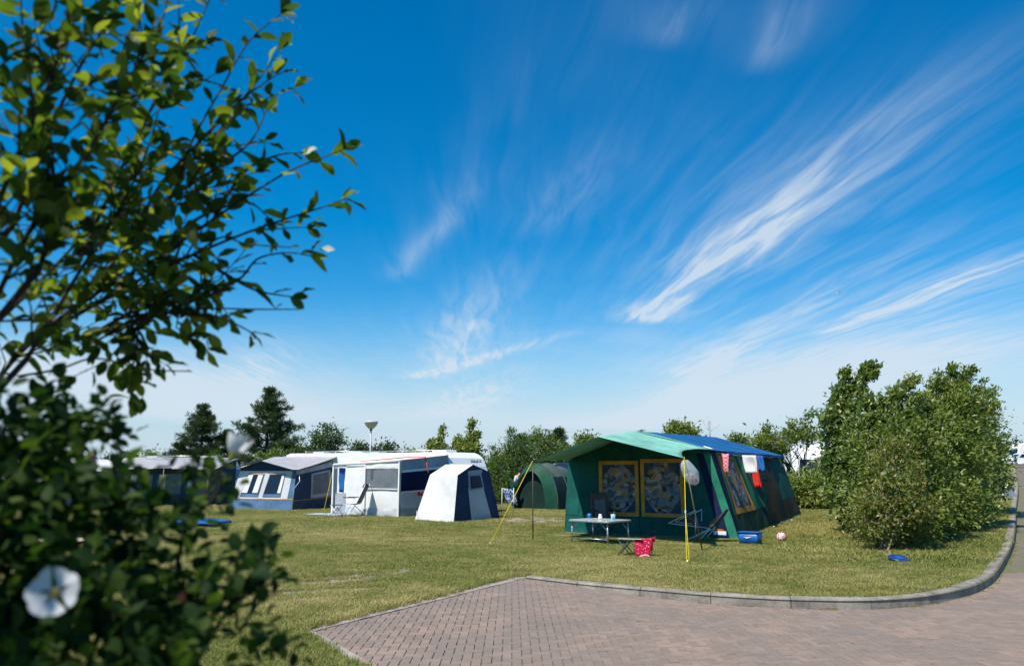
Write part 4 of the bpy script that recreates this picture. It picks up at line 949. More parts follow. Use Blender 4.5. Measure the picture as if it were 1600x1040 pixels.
# ================================================================== caravans and awnings across the lawn
def caravan(name, loc, ang, L, Wd, H, label, front_slope=0.25, logo=None, wheel=True, windows=True, body=None, detail=True):
    """local: x along the length (front end at x = 0, body towards -x), y = depth away from the near side (0..Wd), z up"""
    e = empty(name, loc, ang, label, 'caravan', 'caravans on the site')
    z0 = 0.32
    prof = [(0.0, z0), (0.10, z0 + 0.25), (0.10, 1.05), (-0.12 - front_slope * 0.2, H - 0.62), (-0.10 - front_slope * 0.4, H - 0.55), (-0.22 - front_slope * 0.6, H - 0.22), (-0.34 - front_slope, H - 0.07), (-0.55 - front_slope, H), (-L + 0.35, H), (-L + 0.12, H - 0.08), (-L, H - 0.4), (-L, z0)]
    n = len(prof); vs = []; fs = []
    ys = [0.0, 0.03, Wd - 0.03, Wd]
    for k, y in enumerate(ys):
        ins = 0.03 if k in (0, 3) else 0.0
        cx = -L / 2; cz = (z0 + H) / 2
        vs += [(x + (ins if x < cx else -ins), y, z + (ins if z < cz else -ins)) for x, z in prof]
    for k in range(3): fs += [(k * n + i, k * n + (i + 1) % n, (k + 1) * n + (i + 1) % n, (k + 1) * n + i) for i in range(n)]
    fs += [tuple(range(n)), tuple(3 * n + i for i in range(n - 1, -1, -1))]
    bo = MB().add(vs, fs).build('body', body or M['gel_white'], e, bev=0.02)
    if windows:
        # end window band and side windows
        zw = H - 0.62
        MB().extrude([(0.11, Wd * 0.12, 1.15), (0.11, Wd * 0.88, 1.15), (-0.05 - front_slope * 0.2, Wd * 0.86, zw - 0.02), (-0.05 - front_slope * 0.2, Wd * 0.14, zw - 0.02)], (0.02, 0, 0)).build('end_window', M['glass_dark'], e, bev=0.01)
        MB().box((-0.12 - front_slope * 0.45, Wd / 2, H - 0.585), (0.10, Wd * 0.96, 0.03), bev=0.01).build('gutter', M['gel_grey'], e)
        for wx in (-1.3, -3.6):
            if -wx < L - 0.6:
                wd_ = MB().box((wx, -0.012, 1.55), (1.0, 0.03, 0.55), bev=0.012).build('window', M['glass_dark'], e)
                MB().box((wx, -0.014, 1.25), (1.06, 0.02, 0.03)).build('sill', M['gel_grey'], wd_)
        dr = MB().box((-2.45, -0.012, 1.30), (0.62, 0.025, 1.75), bev=0.012).build('door', M['gel_white'], e)
        MB().box((-2.20, -0.03, 1.25), (0.04, 0.02, 0.12)).build('handle', M['dark_metal'], dr)
        MB().tube([(-0.30 - front_slope, -0.015, H - 0.12), (-0.15 - front_slope * .5, -0.015, H - 0.45), (0.02, -0.015, 1.0), (0.03, -0.015, z0 + 0.2)], 0.014, 6).build('awning_rail', M['gel_grey'], e, True)
    if wheel:
        for y in (0.10, Wd - 0.10):
            wh = MB().lathe([(0.12, -0.09), (0.30, -0.09), (0.32, -0.06), (0.32, 0.06), (0.30, 0.09), (0.12, 0.09)], 24).build('wheel', M['rubber'], e, True); wh.location = (-L * 0.55, y, 0.32); wh.rotation_euler = (R(90), 0, 0)
            rm = MB().lathe([(0.0, 0.06), (0.17, 0.05), (0.19, 0.085), (0.17, 0.088), (0.0, 0.07)], 20).build('rim', M['gel_grey'], wh, True)
    if detail:
        MB().box((-1.6, Wd * 0.55, H + 0.05), (0.75, 0.65, 0.11), bev=0.03).build('roof_hatch', M['gel_white'], e)
        MB().box((-L + 1.3, Wd * 0.5, H + 0.04), (0.6, 0.5, 0.09), bev=0.03).build('roof_hatch', M['gel_grey'], e)
        MB().tube([(-0.7, Wd * 0.25, H + 0.09), (-L + 0.8, Wd * 0.25, H + 0.09)], 0.018, 6).build('roof_rail', M['aluminium'], e, True)
        for x in (-0.7, -L * 0.5, -L + 0.8): MB().tube([(x, Wd * 0.25, H - 0.02), (x, Wd * 0.25, H + 0.09)], 0.014, 6).build('rail_post', M['aluminium'], e, True)
        MB().box((0.75, Wd / 2, 0.42), (1.3, 0.10, 0.07)).build('drawbar', M['dark_metal'], e)
        MB().box((0.30, Wd / 2, 0.62), (0.40, 1.2, 0.42), bev=0.05).build('gas_locker', M['gel_white'], e)
    if logo:
        cu = bpy.data.curves.new('logo', 'FONT'); cu.body = logo; cu.size = 0.22; cu.extrude = 0.004; cu.align_x = 'RIGHT'
        ob = bpy.data.objects.new('logo_src', cu); C.objects.link(ob); dg = bpy.context.evaluated_depsgraph_get(); me = bpy.data.meshes.new_from_object(ob.evaluated_get(dg)); bpy.data.objects.remove(ob)
        me.materials.clear()
        o = link('lettering', me, M['logo_blue'], e); o.location = (-0.155 - front_slope * 0.45, Wd * 0.90, H - 0.44); o.rotation_euler = (R(75), 0, R(90))
    return e
CA = math.atan2(-0.6, 0.8)
caravan('caravan', (-2.17, 30.55, 0), CA, 6.6, 2.2, 2.34, 'white caravan with dark lettering, behind the white awning and the grey tent', logo='FENDT')

# --- white awning along that caravan
aw = empty('caravan_awning', (-6.79, 30.88, 0), CA, 'white roll-out awning with mesh window joined to the lettered caravan', 'awning')
AL = 3.56; AD = 2.52
zl, zr = 1.87, 2.0
def zt(x): return zl + (zr - zl) * x / AL
# front wall pieces, x along the front, y = 0 plane
def fpan(x0, x1, a, b, name, m, off=0.0, crease=0.012, seed=0, nu=10, nv=10, bulge=0.02):
    S = Surf((x0, -off, a), (x1, -off, a), (x1, -off, b if b is not None else zt(x1)), (x0, -off, b if b is not None else zt(x0)), bulge, crease, 2.0, seed); return S.panel(nu=nu, nv=nv).build(name, m, aw, True)
fpan(0.72, 1.78, 0.30, 1.80, 'door_panel', M['canvas_white'], seed=1)
fpan(1.78, 3.46, 0.30, 0.98, 'lower_panel', M['canvas_white'], seed=2)
fpan(1.78, 3.46, 0.98, 1.84, 'mesh_window', M['grey_mesh'], crease=0.03, seed=3, nu=14)
fpan(1.84, 3.40, 1.02, 1.80, 'window_film', M['vinyl_milky'], 0.03, 0.05, 8, 16, 12)
fpan(1.74, 3.5, 1.70, 1.90, 'scallop', M['canvas_white'], 0.035, 0.02, 9, 20, 2)
fpan(0.72, 3.50, 0.02, 0.30, 'skirt', M['canvas_light_grey'], 0.02, 0.05, 4, 30, 5)
fpan(0.0, 0.72, 1.72, 1.87, 'door_header', M['canvas_white'], 0.02, 0.01, 5)
MB().tube([(0, -0.03, zl - 0.02), (AL, -0.03, zr - 0.02)], 0.055, 10).build('front_bar', M['white_metal'], aw, True)
for x in (0.0, 3.5): MB().box((x, -0.035, zt(x) / 2), (0.07, 0.05, zt(x))).build('post', M['white_metal'], aw)
MB().box((1.76, -0.045, 0.98), (0.05, 0.03, 1.75)).build('post', M['white_metal'], aw)
MB().box((2.6, -0.042, 0.985), (1.7, 0.03, 0.035)).build('window_sill', M['white_metal'], aw)
# blue curtain drawn aside in the open doorway, red cloth inside
hang(MB(), (0.16, 0.10, 1.74), (0.52, 0.10, 1.74), 0.92, fold=0.10, taper=0.2, seed=2).build('door_curtain', M['cloth_blue'], aw, True, thick=0.008)
fpan(0.08, 0.70, 0.05, 0.80, 'door_skirt', M['canvas_mid_grey'], -0.02, 0.03, 6)
hang(MB(), (0.58, 0.30, 1.55), (0.72, 0.30, 1.55), 0.85, fold=0.03, seed=6).build('inner_cloth', M['cloth_red'], aw, True, thick=0.008)
# right side wall of the awning
SW = Surf((AL, 0.0, 0.02), (AL, AD, 0.02), (AL, AD, 2.22), (AL, 0.0, zr), 0.02, 0.02, 1.5, 2)
SW.panel(rect(0, 1, 0.43, 0.80), 10, 8).build('side_window', M['canvas_navy'], aw, True)
SW.panel(rect(0, 1, 0.80, 1.0), 8, 4).build('side_top', M['canvas_mid_grey'], aw, True)
SW.panel(rect(0, 1, 0.14, 0.43), 8, 4).build('side_lower', M['canvas_light_grey'], aw, True)
SW.panel(rect(0, 1, 0.0, 0.14), 8, 3, 0.01).build('side_skirt', M['canvas_mid_grey'], aw, True)
SW.panel(rect(0, 1, 0.775, 0.815), 8, 1, 0.03).build('side_rail', M['white_metal'], aw)
SW.panel(rect(0, 1, 0.415, 0.445), 8, 1, 0.03).build('side_rail', M['white_metal'], aw)
MB().grid(lambda i, j: (-0.05 + (AL + 0.1) * i, -0.03 + (AD + 0.05) * j, (zl + (zr - zl) * i) + (0.30 - 0.08 * i) * j - 0.04 * math.sin(math.pi * j) * abs(math.sin(math.pi * i * 2))), 12, 8).build('awning_roof', M['canvas_offwhite'], aw, True, thick=0.006)
rope('storm_strap', ((1.0, 0.4, zt(1.0) + 0.06), (2.9, 1.2, zt(2.9) + 0.16), (AL - 0.05, 1.3, 2.13), (AL + 0.25, 1.15, 1.55)), M['rope_red'], aw, 0.022)
fpan(0.0, 0.1, 0.0, 0.0, 'door_sill', M['dark_metal']) if False else None
# small toys hung on the awning side
tag(MB().extrude([(0, 0, 0), (0.16, 0.02, 0.03), (0.27, 0.0, 0.0), (0.30, 0, 0.13), (0.16, 0, 0.10), (0.10, 0, 0.18), (0.0, 0, 0.15)], (0.02, 0.03, 0)).build('pouch', M['cloth_red'], None, loc=(-3.40, 29.18, 0.72), rz=R(52)), 'small red pouch hanging on the pale side of the white awning', 'pouch')
# --- caravan folding chair in front of the white awning
rc = empty('reclining_chair', (-5.72, 29.30, 0), R(172), 'white framed reclining chair with dark mesh and headrest before the white awning', 'chair')
def rcs(z): return -0.20 - 0.46 * (z - 0.45)
MB().grid(lambda i, j: (rcs(0.48 + 0.62 * j), (i - 0.5) * 0.46, 0.48 + 0.62 * j), 6, 10).build('backrest', M['grey_mesh'], rc, True, thick=0.025)
MB().box((rcs(1.08) + 0.05, 0, 1.08), (0.07, 0.42, 0.16), ry=-0.43, bev=0.03).build('headrest', M['black_fabric'], rc)
MB().box((0.04, 0, 0.45), (0.50, 0.46, 0.025), bev=0.008).build('seat', M['grey_mesh'], rc)
for sy in (-0.26, 0.26):
    MB().tube([(rcs(1.14), sy, 1.14), (rcs(0.48), sy, 0.48), (0.28, sy, 0.44)], 0.014, 8).build('frame_tube', M['white_metal'], rc, True)
    MB().tube([(-0.12, sy, 0.66), (0.04, sy, 0.36), (0.25, sy, 0.0)], 0.013, 8).build('leg', M['white_metal'], rc, True)
    MB().tube([(0.20, sy, 0.66), (0.0, sy, 0.36), (-0.42, sy, 0.0)], 0.013, 8).build('leg', M['white_metal'], rc, True)
    MB().box((0.06, sy, 0.68), (0.46, 0.055, 0.03), bev=0.01).build('armrest', M['black_fabric'], rc)
MB().tube([(0.25, -0.26, 0.02), (0.25, 0.26, 0.02)], 0.012, 8).build('foot_bar', M['white_metal'], rc, True)
MB().tube([(-0.42, -0.26, 0.02), (-0.42, 0.26, 0.02)], 0.012, 8).build('foot_bar', M['white_metal'], rc, True)
sl = empty('step_stool', (rc.location.x - 0.55, rc.location.y - 0.12, 0), R(170), 'white metal footrest frame beside the reclining chair', 'footrest')
for sy in (-0.22, 0.22):
    MB().tube([(-0.20, sy, 0.0), (0.16, sy, 0.42)], 0.012, 8).build('leg', M['white_metal'], sl, True)
    MB().tube([(0.20, sy, 0.0), (-0.10, sy, 0.40)], 0.012, 8).build('leg', M['white_metal'], sl, True)
MB().box((0.04, 0, 0.27), (0.10, 0.44, 0.04)).build('slat', M['white_metal'], sl)
MB().box((0.02, 0, 0.42), (0.34, 0.46, 0.02), bev=0.006).build('top', M['grey_mesh'], sl)
mt_ = MB().grid(lambda i, j: (-0.9 + 1.8 * i, -0.45 + 0.9 * j, 0.03 + 0.02 * noise.noise(Vector((i * 5, j * 4, 1)))), 16, 8).build('door_mat', M['check_blue'], None, True, thick=0.02, loc=(-6.85, 30.43, 0), rz=CA)
tag(mt_, 'blue and white mat lying on the grass at the awning doorway', 'mat')

# --- small white and navy utility tent
ut = empty('utility_tent', (0, 0, 0), 0, 'small off-white tent with navy door end standing before the caravan', 'tent')
a0, a1, a2 = Vector((-3.25, 27.26, 0)), Vector((-1.85, 25.91, 0)), Vector((-0.42, 28.35, 0)); a3 = a0 + (a2 - a1)
e0 = Vector((-2.78, 27.45, 1.49)); e1 = Vector((-1.76, 26.2, 1.48)); e2 = Vector((-0.78, 28.2, 1.58)); e3 = e0 + (e2 - e1)
rg1 = Vector((-1.31, 27.15, 1.83)); rg0 = rg1 + (e0 - e1)
def sf(name, a, b, c, d, m, parent=ut, **kw):
    kw = {**dict(bulge=-0.02, crease=0.03, cs=1.6, seed=random.random() * 9), **kw}; n = kw.pop('n', 12); off = kw.pop('off', 0.0); S = Surf(a, b, c, d, **kw); S.panel(nu=n, nv=n, off=off).build(name, m, parent, True); return S
sf('side_wall', a0, a1, e1, e0, M['canvas_offwhite'], diag=1.2, crease=0.045)
sf('roof', e0, e1, rg1, rg0, M['canvas_offwhite'], crease=0.02)
sf('roof', e3, e2, rg1, rg0, M['canvas_offwhite'], crease=0.02)
GB = sf('end_wall', a1, a2, e2, e1, M['canvas_ink'])
MB().add([tuple(e1), tuple(e2), tuple(rg1)], [(0, 1, 2)]).build('gable', M['canvas_ink'], ut)
GB.panel(((0.36, 0.02), (0.80, 0.02), (0.72, 0.70), (0.30, 0.70)), 8, 10, 0.015).build('door_panel', M['canvas_light_grey'], ut, True)
GB.panel(((0.315, 0.64), (0.745, 0.66), (0.70, 1.02), (0.30, 1.02)), 6, 6, 0.02).build('window_frame', M['canvas_mid_grey'], ut, True)
GB.panel(((0.36, 0.68), (0.70, 0.69), (0.66, 0.95), (0.345, 0.95)), 6, 6, 0.03).build('window', M['nylon_navy'], ut, True)
GB.panel(((0.28, 0.98), (0.72, 1.0), (0.74, 1.07), (0.27, 1.07)), 6, 2, 0.04).build('rolled_flap', M['canvas_mid_grey'], ut, True)
sf('side_wall', a3, a2, e2, e3, M['canvas_offwhite']); sf('end_wall', a0, a3, e3, e0, M['canvas_ink'])
rope('guy_rope', (a0 + Vector((0.05, -0.0, 0.3)), a0 + Vector((0.15, -0.25, 0))), M['rope_white'], ut, 0.006)
# checked towel drying at its right side
cl = empty('drying_rack', (-0.22, 28.9, 0), R(20), 'blue and white checked cloth over a small drying stand beside the utility tent', 'towel')
hang(MB(), (-0.12, 0, 1.02), (0.30, 0.05, 0.95), 0.50, fold=0.16, taper=0.1, seed=7, skew=0.45).build('checked_cloth', M['check_blue'], cl, True, thick=0.02)
for x in (-0.14, 0.30): MB().tube([(x, 0, 1.02), (x + 0.02, 0.1, 0)], 0.012, 6).build('leg', M['white_metal'], cl, True)

# --- blue-grey caravan awning further left
ga = empty('caravan_awning', (0, 0, 0), 0, 'blue-grey caravan awning with two front windows and peaked front roof', 'awning')
g0, g1, g2 = Vector((-12.19, 35.03, 0)), Vector((-9.13, 33.89, 0)), Vector((-7.95, 36.45, 0)); gf = (g1 - g0); gs = (g2 - g1)
def gp(x, y, z): return g0 + gf * x + gs * y + Vector((0, 0, z))
ins = 0.055
FW = Surf(gp(0, 0, 0.02), gp(1, 0, 0.02), gp(1 - ins, 0.13, 1.62), gp(ins, 0.13, 1.62), 0.0, 0.02, 1.5, 3)
FW.panel(nu=20, nv=12).build('front_wall', M['canvas_light_grey'], ga, True)
FW.panel(rect(0, 1, 0, 0.265), 24, 5, 0.02).build('front_skirt', M['canvas_steel_blue'], ga, True)
FW.panel(rect(0.0, 1, 0.262, 0.275), 20, 1, 0.03).build('piping', M['piping_orange'], ga)
FW.panel(((0.90, 0.27), (1, 0.27), (1, 1), (0.94, 1)), 3, 8, 0.015).build('corner_panel', M['canvas_steel_blue'], ga, True)
for (x0, x1) in ((0.13, 0.43), (0.50, 0.79)):
    w = empty('window'); w.parent = ga
    FW.panel(((x0, 0.32), (x1, 0.32), (x1 + 0.03, 0.93), (x0 + 0.05, 0.93)), 8, 8, 0.02).build('frame', M['canvas_steel_blue'], w, True)
    FW.panel(((x0 + 0.015, 0.40), (x1 - 0.015, 0.40), (x1 + 0.015, 0.90), (x0 + 0.065, 0.90)), 8, 8, 0.03).build('pane', M['glass_dark'], w, True)
    for c0, c1 in ((0.06, 0.36), (0.64, 0.94)) if x0 < 0.3 else ((0.80, 0.98),):
        a_ = x0 + (x1 - x0) * c0; b_ = x0 + (x1 - x0) * c1
        FW.panel(((a_, 0.42), (b_, 0.42), (b_ + 0.03, 0.89), (a_ + 0.035, 0.89)), 6, 8, 0.038).build('curtain', M['cloth_white'], w, True)
    FW.panel(((x0 + 0.05, 0.90), (x1 + 0.02, 0.90), (x1 + 0.03, 0.93), (x0 + 0.05, 0.93)), 4, 1, 0.045).build('piping', M['piping_orange'], w)
MB().grid(lambda i, j: gp(ins + (1 - 2 * ins) * i, 0.13, 1.60 + (0.10 + 0.36 * (1 - abs(2 * i - 0.86) ** 1.0 if abs(2 * i - .86) < 1 else 0)) * j * max(0, 1 - 0.0)), 16, 3).build('gable', M['canvas_ink'], ga, True)
SGW = Surf(gp(1, 0, 0.02), gp(1, 1, 0.02), gp(1 - ins, 1, 2.05), gp(1 - ins, 0.13, 1.64), 0.0, 0.02, 1.5, 6)
SGW.panel(nu=12, nv=12).build('side_wall', M['canvas_ink'], ga, True)
SGW.panel(rect(0, 1, 0, 0.225), 12, 4, 0.02).build('side_skirt', M['canvas_ink'], ga, True)
SGW.panel(rect(0, 1, 0.222, 0.232), 10, 1, 0.03).build('piping', M['piping_orange'], ga)
SGW.panel(rect(0.40, 0.92, 0.25, 0.83), 6, 6, 0.018).build('window_frame', M['canvas_mid_grey'], ga, True)
SGW.panel(rect(0.45, 0.87, 0.33, 0.79), 6, 6, 0.028).build('window_blind', M['grey_panel'], ga, True)
SGW.panel(rect(0.0, 0.97, 0.88, 0.99), 6, 2, 0.02).build('side_top', M['canvas_mid_grey'], ga, True)
def groof(i, j):
    pk = 0.40 * max(0, 1 - abs(2 * i - 0.86)) * (1 - j) ** 1.3
    return gp(-0.02 + 1.05 * i - 0.03 * j, 0.02 + 1.02 * j, 1.66 + pk + (0.62 - 0.02 * i) * j - 0.03 * math.sin(math.pi * j))
MB().grid(groof, 24, 12).build('awning_roof', M['canvas_grey_roof'], ga, True, thick=0.006)
MB().tube([Vector(groof(k / 24, 0)) for k in range(25)], 0.022, 6).build('roof_trim', M['canvas_ink'], ga, True)
MB().tube([gp(1.005, 0.10, 1.62), gp(1.05, 0.06, 1.2), gp(1.01, 0.0, 0.9), gp(1.0, -0.01, 0.0)], 0.02, 6).build('corner_pole', M['aluminium'], ga, True)
rope('guy_rope', (gp(1.0, 0.95, 1.9), gp(1.28, 0.30, 0)), M['rope_yellow'], ga, 0.008)
caravan('caravan', tuple(gp(1.62, 1.02, 0)), math.atan2(gf.y, gf.x), 4.9, 2.2, 2.42, 'white caravan behind the blue-grey awning', windows=True)
# --- awnings and caravans at the far left, behind the near leaves
def plain_awning(label, A, B, depth, h0, h1, mroof, mwall, mskirt, canopy_out=0.0):
    e = empty('caravan_awning', (0, 0, 0), 0, label, 'awning'); A = Vector(A); B = Vector(B); f_ = B - A; n_ = Vector((-f_.y, f_.x, 0)).normalized() * depth
    def q(x, y, z): return A + f_ * x + n_ * y + Vector((0, 0, z))
    Sx = Surf(q(0, 0, 0.02), q(1, 0, 0.02), q(0.97, 0.06, h0), q(0.03, 0.06, h0), 0.0, 0.03, 1.3, A.x)
    Sx.panel(nu=16, nv=10).build('front_wall', mwall, e, True)
    Sx.panel(rect(0, 1, 0, 0.2), 12, 3, 0.02).build('front_skirt', mskirt, e, True)
    for k in range(3): 
        x0 = 0.06 + 0.31 * k; w = Sx.panel(rect(x0, x0 + 0.26, 0.30, 0.86), 5, 5, 0.02).build('window', M['glass_dark'], e, True)
        Sx.panel(rect(x0 + 0.02, x0 + 0.09, 0.32, 0.84), 3, 5, 0.035).build('curtain', M['cloth_white'], w, True)
    for s in (0, 1): Surf(q(s, 0, 0.02), q(s, 1, 0.02), q(s, 1, h1), q(0.03 + 0.94 * s, 0.06, h0), 0, 0.02).panel(nu=6, nv=6).build('side_wall', mwall, e, True)
    MB().grid(lambda i, j: q(-0.02 + 1.04 * i, -canopy_out + (1.02 + canopy_out) * j, h0 - 0.02 + (h1 - h0 + 0.05) * j + 0.10 * max(0, 1 - abs(2 * i - 1)) * (1 - j) - 0.05 * abs(math.sin(3 * math.pi * i)) * (1 - j)), 24, 8).build('awning_roof', mroof, e, True, thick=0.006)
    if canopy_out:
        for x in (0.0, 0.55, 1.0): MB().tube([q(x, -canopy_out, 0), q(x, -canopy_out, h0)], 0.018, 6).build('pole', M['canvas_tan'], e, True)
    return e
plain_awning('grey awning with a sagging sun canopy on yellow poles behind the white rose', (-18.84, 38.96, 0), (-14.19, 38.96, 0), 2.6, 1.72, 2.22, M['canvas_grey_roof'], M['canvas_ink'], M['nylon_navy'], 0.45)
caravan('caravan', (-15.3, 43.4, 0), R(-4), 6.0, 2.2, 2.35, 'cream caravan end between the two grey awnings', body=M['cream_panel'])
plain_awning('pale awning half hidden by the near leaves at the far left', (-21.95, 38.25, 0), (-19.24, 38.96, 0), 2.4, 1.62, 2.1, M['canvas_offwhite'], M['canvas_steel_blue'], M['canvas_ink'], 0.0)
caravan('caravan', (-21.5, 42.6, 0), R(4), 5.6, 2.2, 2.25, 'white caravan at the far left, its roof above the near leaves')

# --- tunnel tent
tt = empty('tunnel_tent', (1.0, 34.9, 0), R(56), 'green and grey tunnel tent with its dark doorway open', 'tent')
def hoop(x, w, h, a): return Vector((x, w * math.cos(a) * -1, h * (max(0, math.sin(a)) ** 0.85)))
SEC = [(-0.45, 0.85, 1.55), (0.0, 1.12, 1.92), (0.9, 1.15, 1.95), (1.9, 1.12, 1.80), (2.9, 0.95, 1.2), (3.3, 0.6, 0.35)]
def tun(k0, k1, name, m, a0=0.0, a1=math.pi, nu=4, off=0.0):
    A_, B_ = SEC[k0], SEC[k1]
    def f(i, j):
        c = [A_[q] + (B_[q] - A_[q]) * i for q in range(3)]; a = a0 + (a1 - a0) * j
        p = hoop(c[0], c[1] + off, c[2] + off, a); sgg = 0.05 * math.sin(math.pi * i); p.y *= 1 - sgg * 0.5; p.z *= 1 - sgg * 0.6; return p
    return MB().grid(f, nu, 20).build(name, m, tt, True)
tun(1, 2, 'front_bay', M['nylon_grey_green']); tun(2, 3, 'middle_bay', M['nylon_grey_green']); tun(3, 4, 'rear_bay', M['nylon_green']); tun(4, 5, 'rear_end', M['nylon_green'])
tun(1, 2, 'lower_panel', M['nylon_dark'], 0.0, 0.75, 4, 0.012); tun(2, 3, 'lower_panel', M['nylon_dark'], 0.0, 0.75, 4, 0.012)
# front face leaning forward with doorway
def facef(i, j):
    a = math.pi * i; o_ = hoop(0.0, 1.12, 1.92, a); i_ = hoop(-0.32, 0.80, 1.62, a); i_.y += 0.10; return o_.lerp(i_, j)
MB().grid(facef, 24, 4).build('front_face', M['nylon_green'], tt, True)
MB().grid(lambda i, j: Vector((-0.10 + 0.05 * j, (0.10 - 0.80 * math.cos(math.pi * i)) * 1.0, 1.60 * (max(0, math.sin(math.pi * i)) ** 0.85) * j)), 20, 6).build('doorway', M['nylon_dark'], tt, True)  # dark sheet across the opening stands in for the shade inside
MB().grid(lambda i, j: Vector((-0.36 - 0.18 * math.sin(math.pi * i) - 0.1 * j, 0.98 - 0.34 * i + 0.12 * noise.noise(Vector((i * 3, j * 3, 1))), 0.15 + 1.25 * j * (1 - 0.25 * i))), 10, 10).build('door_flap', M['nylon_green'], tt, True, thick=0.008)
for k in (1, 2, 3): MB().tube([hoop(SEC[k][0], SEC[k][1] + 0.02, SEC[k][2] + 0.02, math.pi * q / 20) for q in range(21)], 0.018, 6).build('hoop_sleeve', M['nylon_grey_green'], tt, True)
rope('guy_rope', (hoop(1.9, 1.12, 1.8, 0.9), (1.8, -1.9, 0)), M['rope_white'], tt, 0.006)
# --- two domes behind it
def dome(label, loc, rx, ry, h, m, m2, n=5):
    e = empty('dome_tent', loc, 0, label, 'tent')
    for k in range(n):
        def f(i, j):
            a = 2 * math.pi * (k + i) / n; b = math.pi / 2 * j; return (rx * math.cos(a) * math.cos(b) ** 0.8, ry * math.sin(a) * math.cos(b) ** 0.8, h * math.sin(b))
        MB().grid(f, 8, 8).build('panel', m if k % 2 else m2, e, True)
    return e
dome('navy dome tent behind the green tunnel tent', (2.9, 42.0, 0), 2.4, 2.0, 2.05, M['nylon_navy'], M['canvas_steel_blue'])
dome('bright blue dome tent next to the navy dome', (3.3, 40.0, 0), 1.7, 1.5, 1.55, M['nylon_blue'], M['nylon_blue'])

# ================================================================== people
pe = empty('person', (0.38, 40.0, -0.07)[:2] + (0,), 0, 'person in a white top walking behind the green tunnel tent', 'person')
def skin_body(joints, bones, rads, name, m, parent, root=0):
    me = bpy.data.meshes.new(name); me.from_pydata(joints, bones, []); o = link(name, me, m, parent)
    md = o.modifiers.new('skin', 'SKIN'); sd = me.skin_vertices[0].data
    for k, r_ in enumerate(rads): sd[k].radius = (r_, r_ * 0.9); sd[k].use_root = (k == root)
    o.modifiers.new('smooth', 'SUBSURF').levels = 1; o.modifiers['smooth'].render_levels = 1
    return o
J = [(0, 0, 0.92), (0, 0, 1.15), (0, 0, 1.38), (0.02, 0, 1.50), (0.03, 0, 1.60), (0.035, 0, 1.72), (-0.10, 0, 0.88), (-0.11, 0.06, 0.48), (-0.11, -0.05, 0.06), (-0.11, 0.10, 0.02), (0.10, 0, 0.88), (0.12, 0.14, 0.48), (0.12, 0.05, 0.06), (0.12, 0.20, 0.02),
     (-0.19, 0, 1.36), (-0.25, -0.05, 1.10), (-0.24, 0.10, 0.88), (0.19, 0, 1.36), (0.26, 0.05, 1.12), (0.22, 0.25, 1.0)]
Bn = [(0, 1), (1, 2), (2, 3), (3, 4), (4, 5), (0, 6), (6, 7), (7, 8), (8, 9), (0, 10), (10, 11), (11, 12), (12, 13), (2, 14), (14, 15), (15, 16), (2, 17), (17, 18), (18, 19)]
Rd = [0.13, 0.12, 0.14, 0.055, 0.085, 0.08, 0.085, 0.06, 0.045, 0.035, 0.085, 0.06, 0.045, 0.035, 0.06, 0.045, 0.035, 0.06, 0.045, 0.035]
skin_body(J, Bn, Rd, 'body', M['skin'], pe)
skin_body(J[:3] + [J[14], J[15], J[17], J[18]], [(0, 1), (1, 2), (2, 3), (3, 4), (2, 5), (5, 6)], [0.15, 0.145, 0.155, 0.078, 0.062, 0.078, 0.062], 'shirt', M['cloth_white'], pe)
skin_body([J[0], J[6], J[7], J[10], J[11]], [(0, 1), (1, 2), (0, 3), (3, 4)], [0.145, 0.10, 0.08, 0.10, 0.08], 'shorts', M['jeans'], pe)
MB().lathe([(0.0, 0.20), (0.07, 0.185), (0.105, 0.13), (0.115, 0.06), (0.10, 0.0), (0.06, -0.05)], 16).build('hair', M['hair'], pe, True, loc=(0.035, -0.015, 1.60))

# ================================================================== lamp post, mast, parasol
lp = empty('street_lamp', (-7.92, 45, 0.76)[:2] + (0,), 0, 'tall lamp post with an inverted cone lantern rising behind the caravans', 'lamp')
MB().tube([(0, 0, 0), (0, 0, 3.92)], 0.06, 10, 0.045).build('post', M['gel_grey'], lp, True)
m, N, out = newmat('lamp_glass'); b = princ(N, (0.88, 0.84, 0.72), 0.25, 0.5); tr = N.n('ShaderNodeBsdfTranslucent'); tr.inputs[0].default_value = (0.92, 0.87, 0.72, 1); mx = N.n('ShaderNodeMixShader'); mx.inputs[0].default_value = 0.6
N.t.links.new(b.outputs[0], mx.inputs[1]); N.t.links.new(tr.outputs[0], mx.inputs[2]); N.t.links.new(mx.outputs[0], out.inputs[0])
MB().lathe([(0.07, 3.94), (0.16, 3.98), (0.32, 4.16), (0.38, 4.31)], 24).build('lantern', m, lp, True)
MB().lathe([(0.0, 3.84), (0.075, 3.86), (0.08, 3.93), (0.05, 3.97)], 16).build('collar', M['dark_metal'], lp, True)
MB().lathe([(0.385, 4.30), (0.395, 4.33), (0.34, 4.38), (0.0, 4.42)], 24).build('cap', M['gel_grey'], lp, True)
ms = empty('mast', (-21.96, 44, 0.1)[:2] + (0,), 0, 'thin bare mast rising above the far left awnings', 'mast')
MB().tube([(0, 0, 0), (0, 0, 3.4)], 0.03, 8, 0.018).build('pole', M['gel_grey'], ms, True); MB().lathe([(0, 3.46), (0.03, 3.43), (0, 3.39)], 10).build('finial', M['gel_grey'], ms, True)
ps = empty('parasol', on((15.19, 41, 1.47)[0], 41), 0, 'closed white and blue parasol behind the hedge beside the big tent', 'parasol')
MB().tube([(0, 0, 0), (0, 0, 2.75)], 0.022, 8).build('pole', M['white_metal'], ps, True)
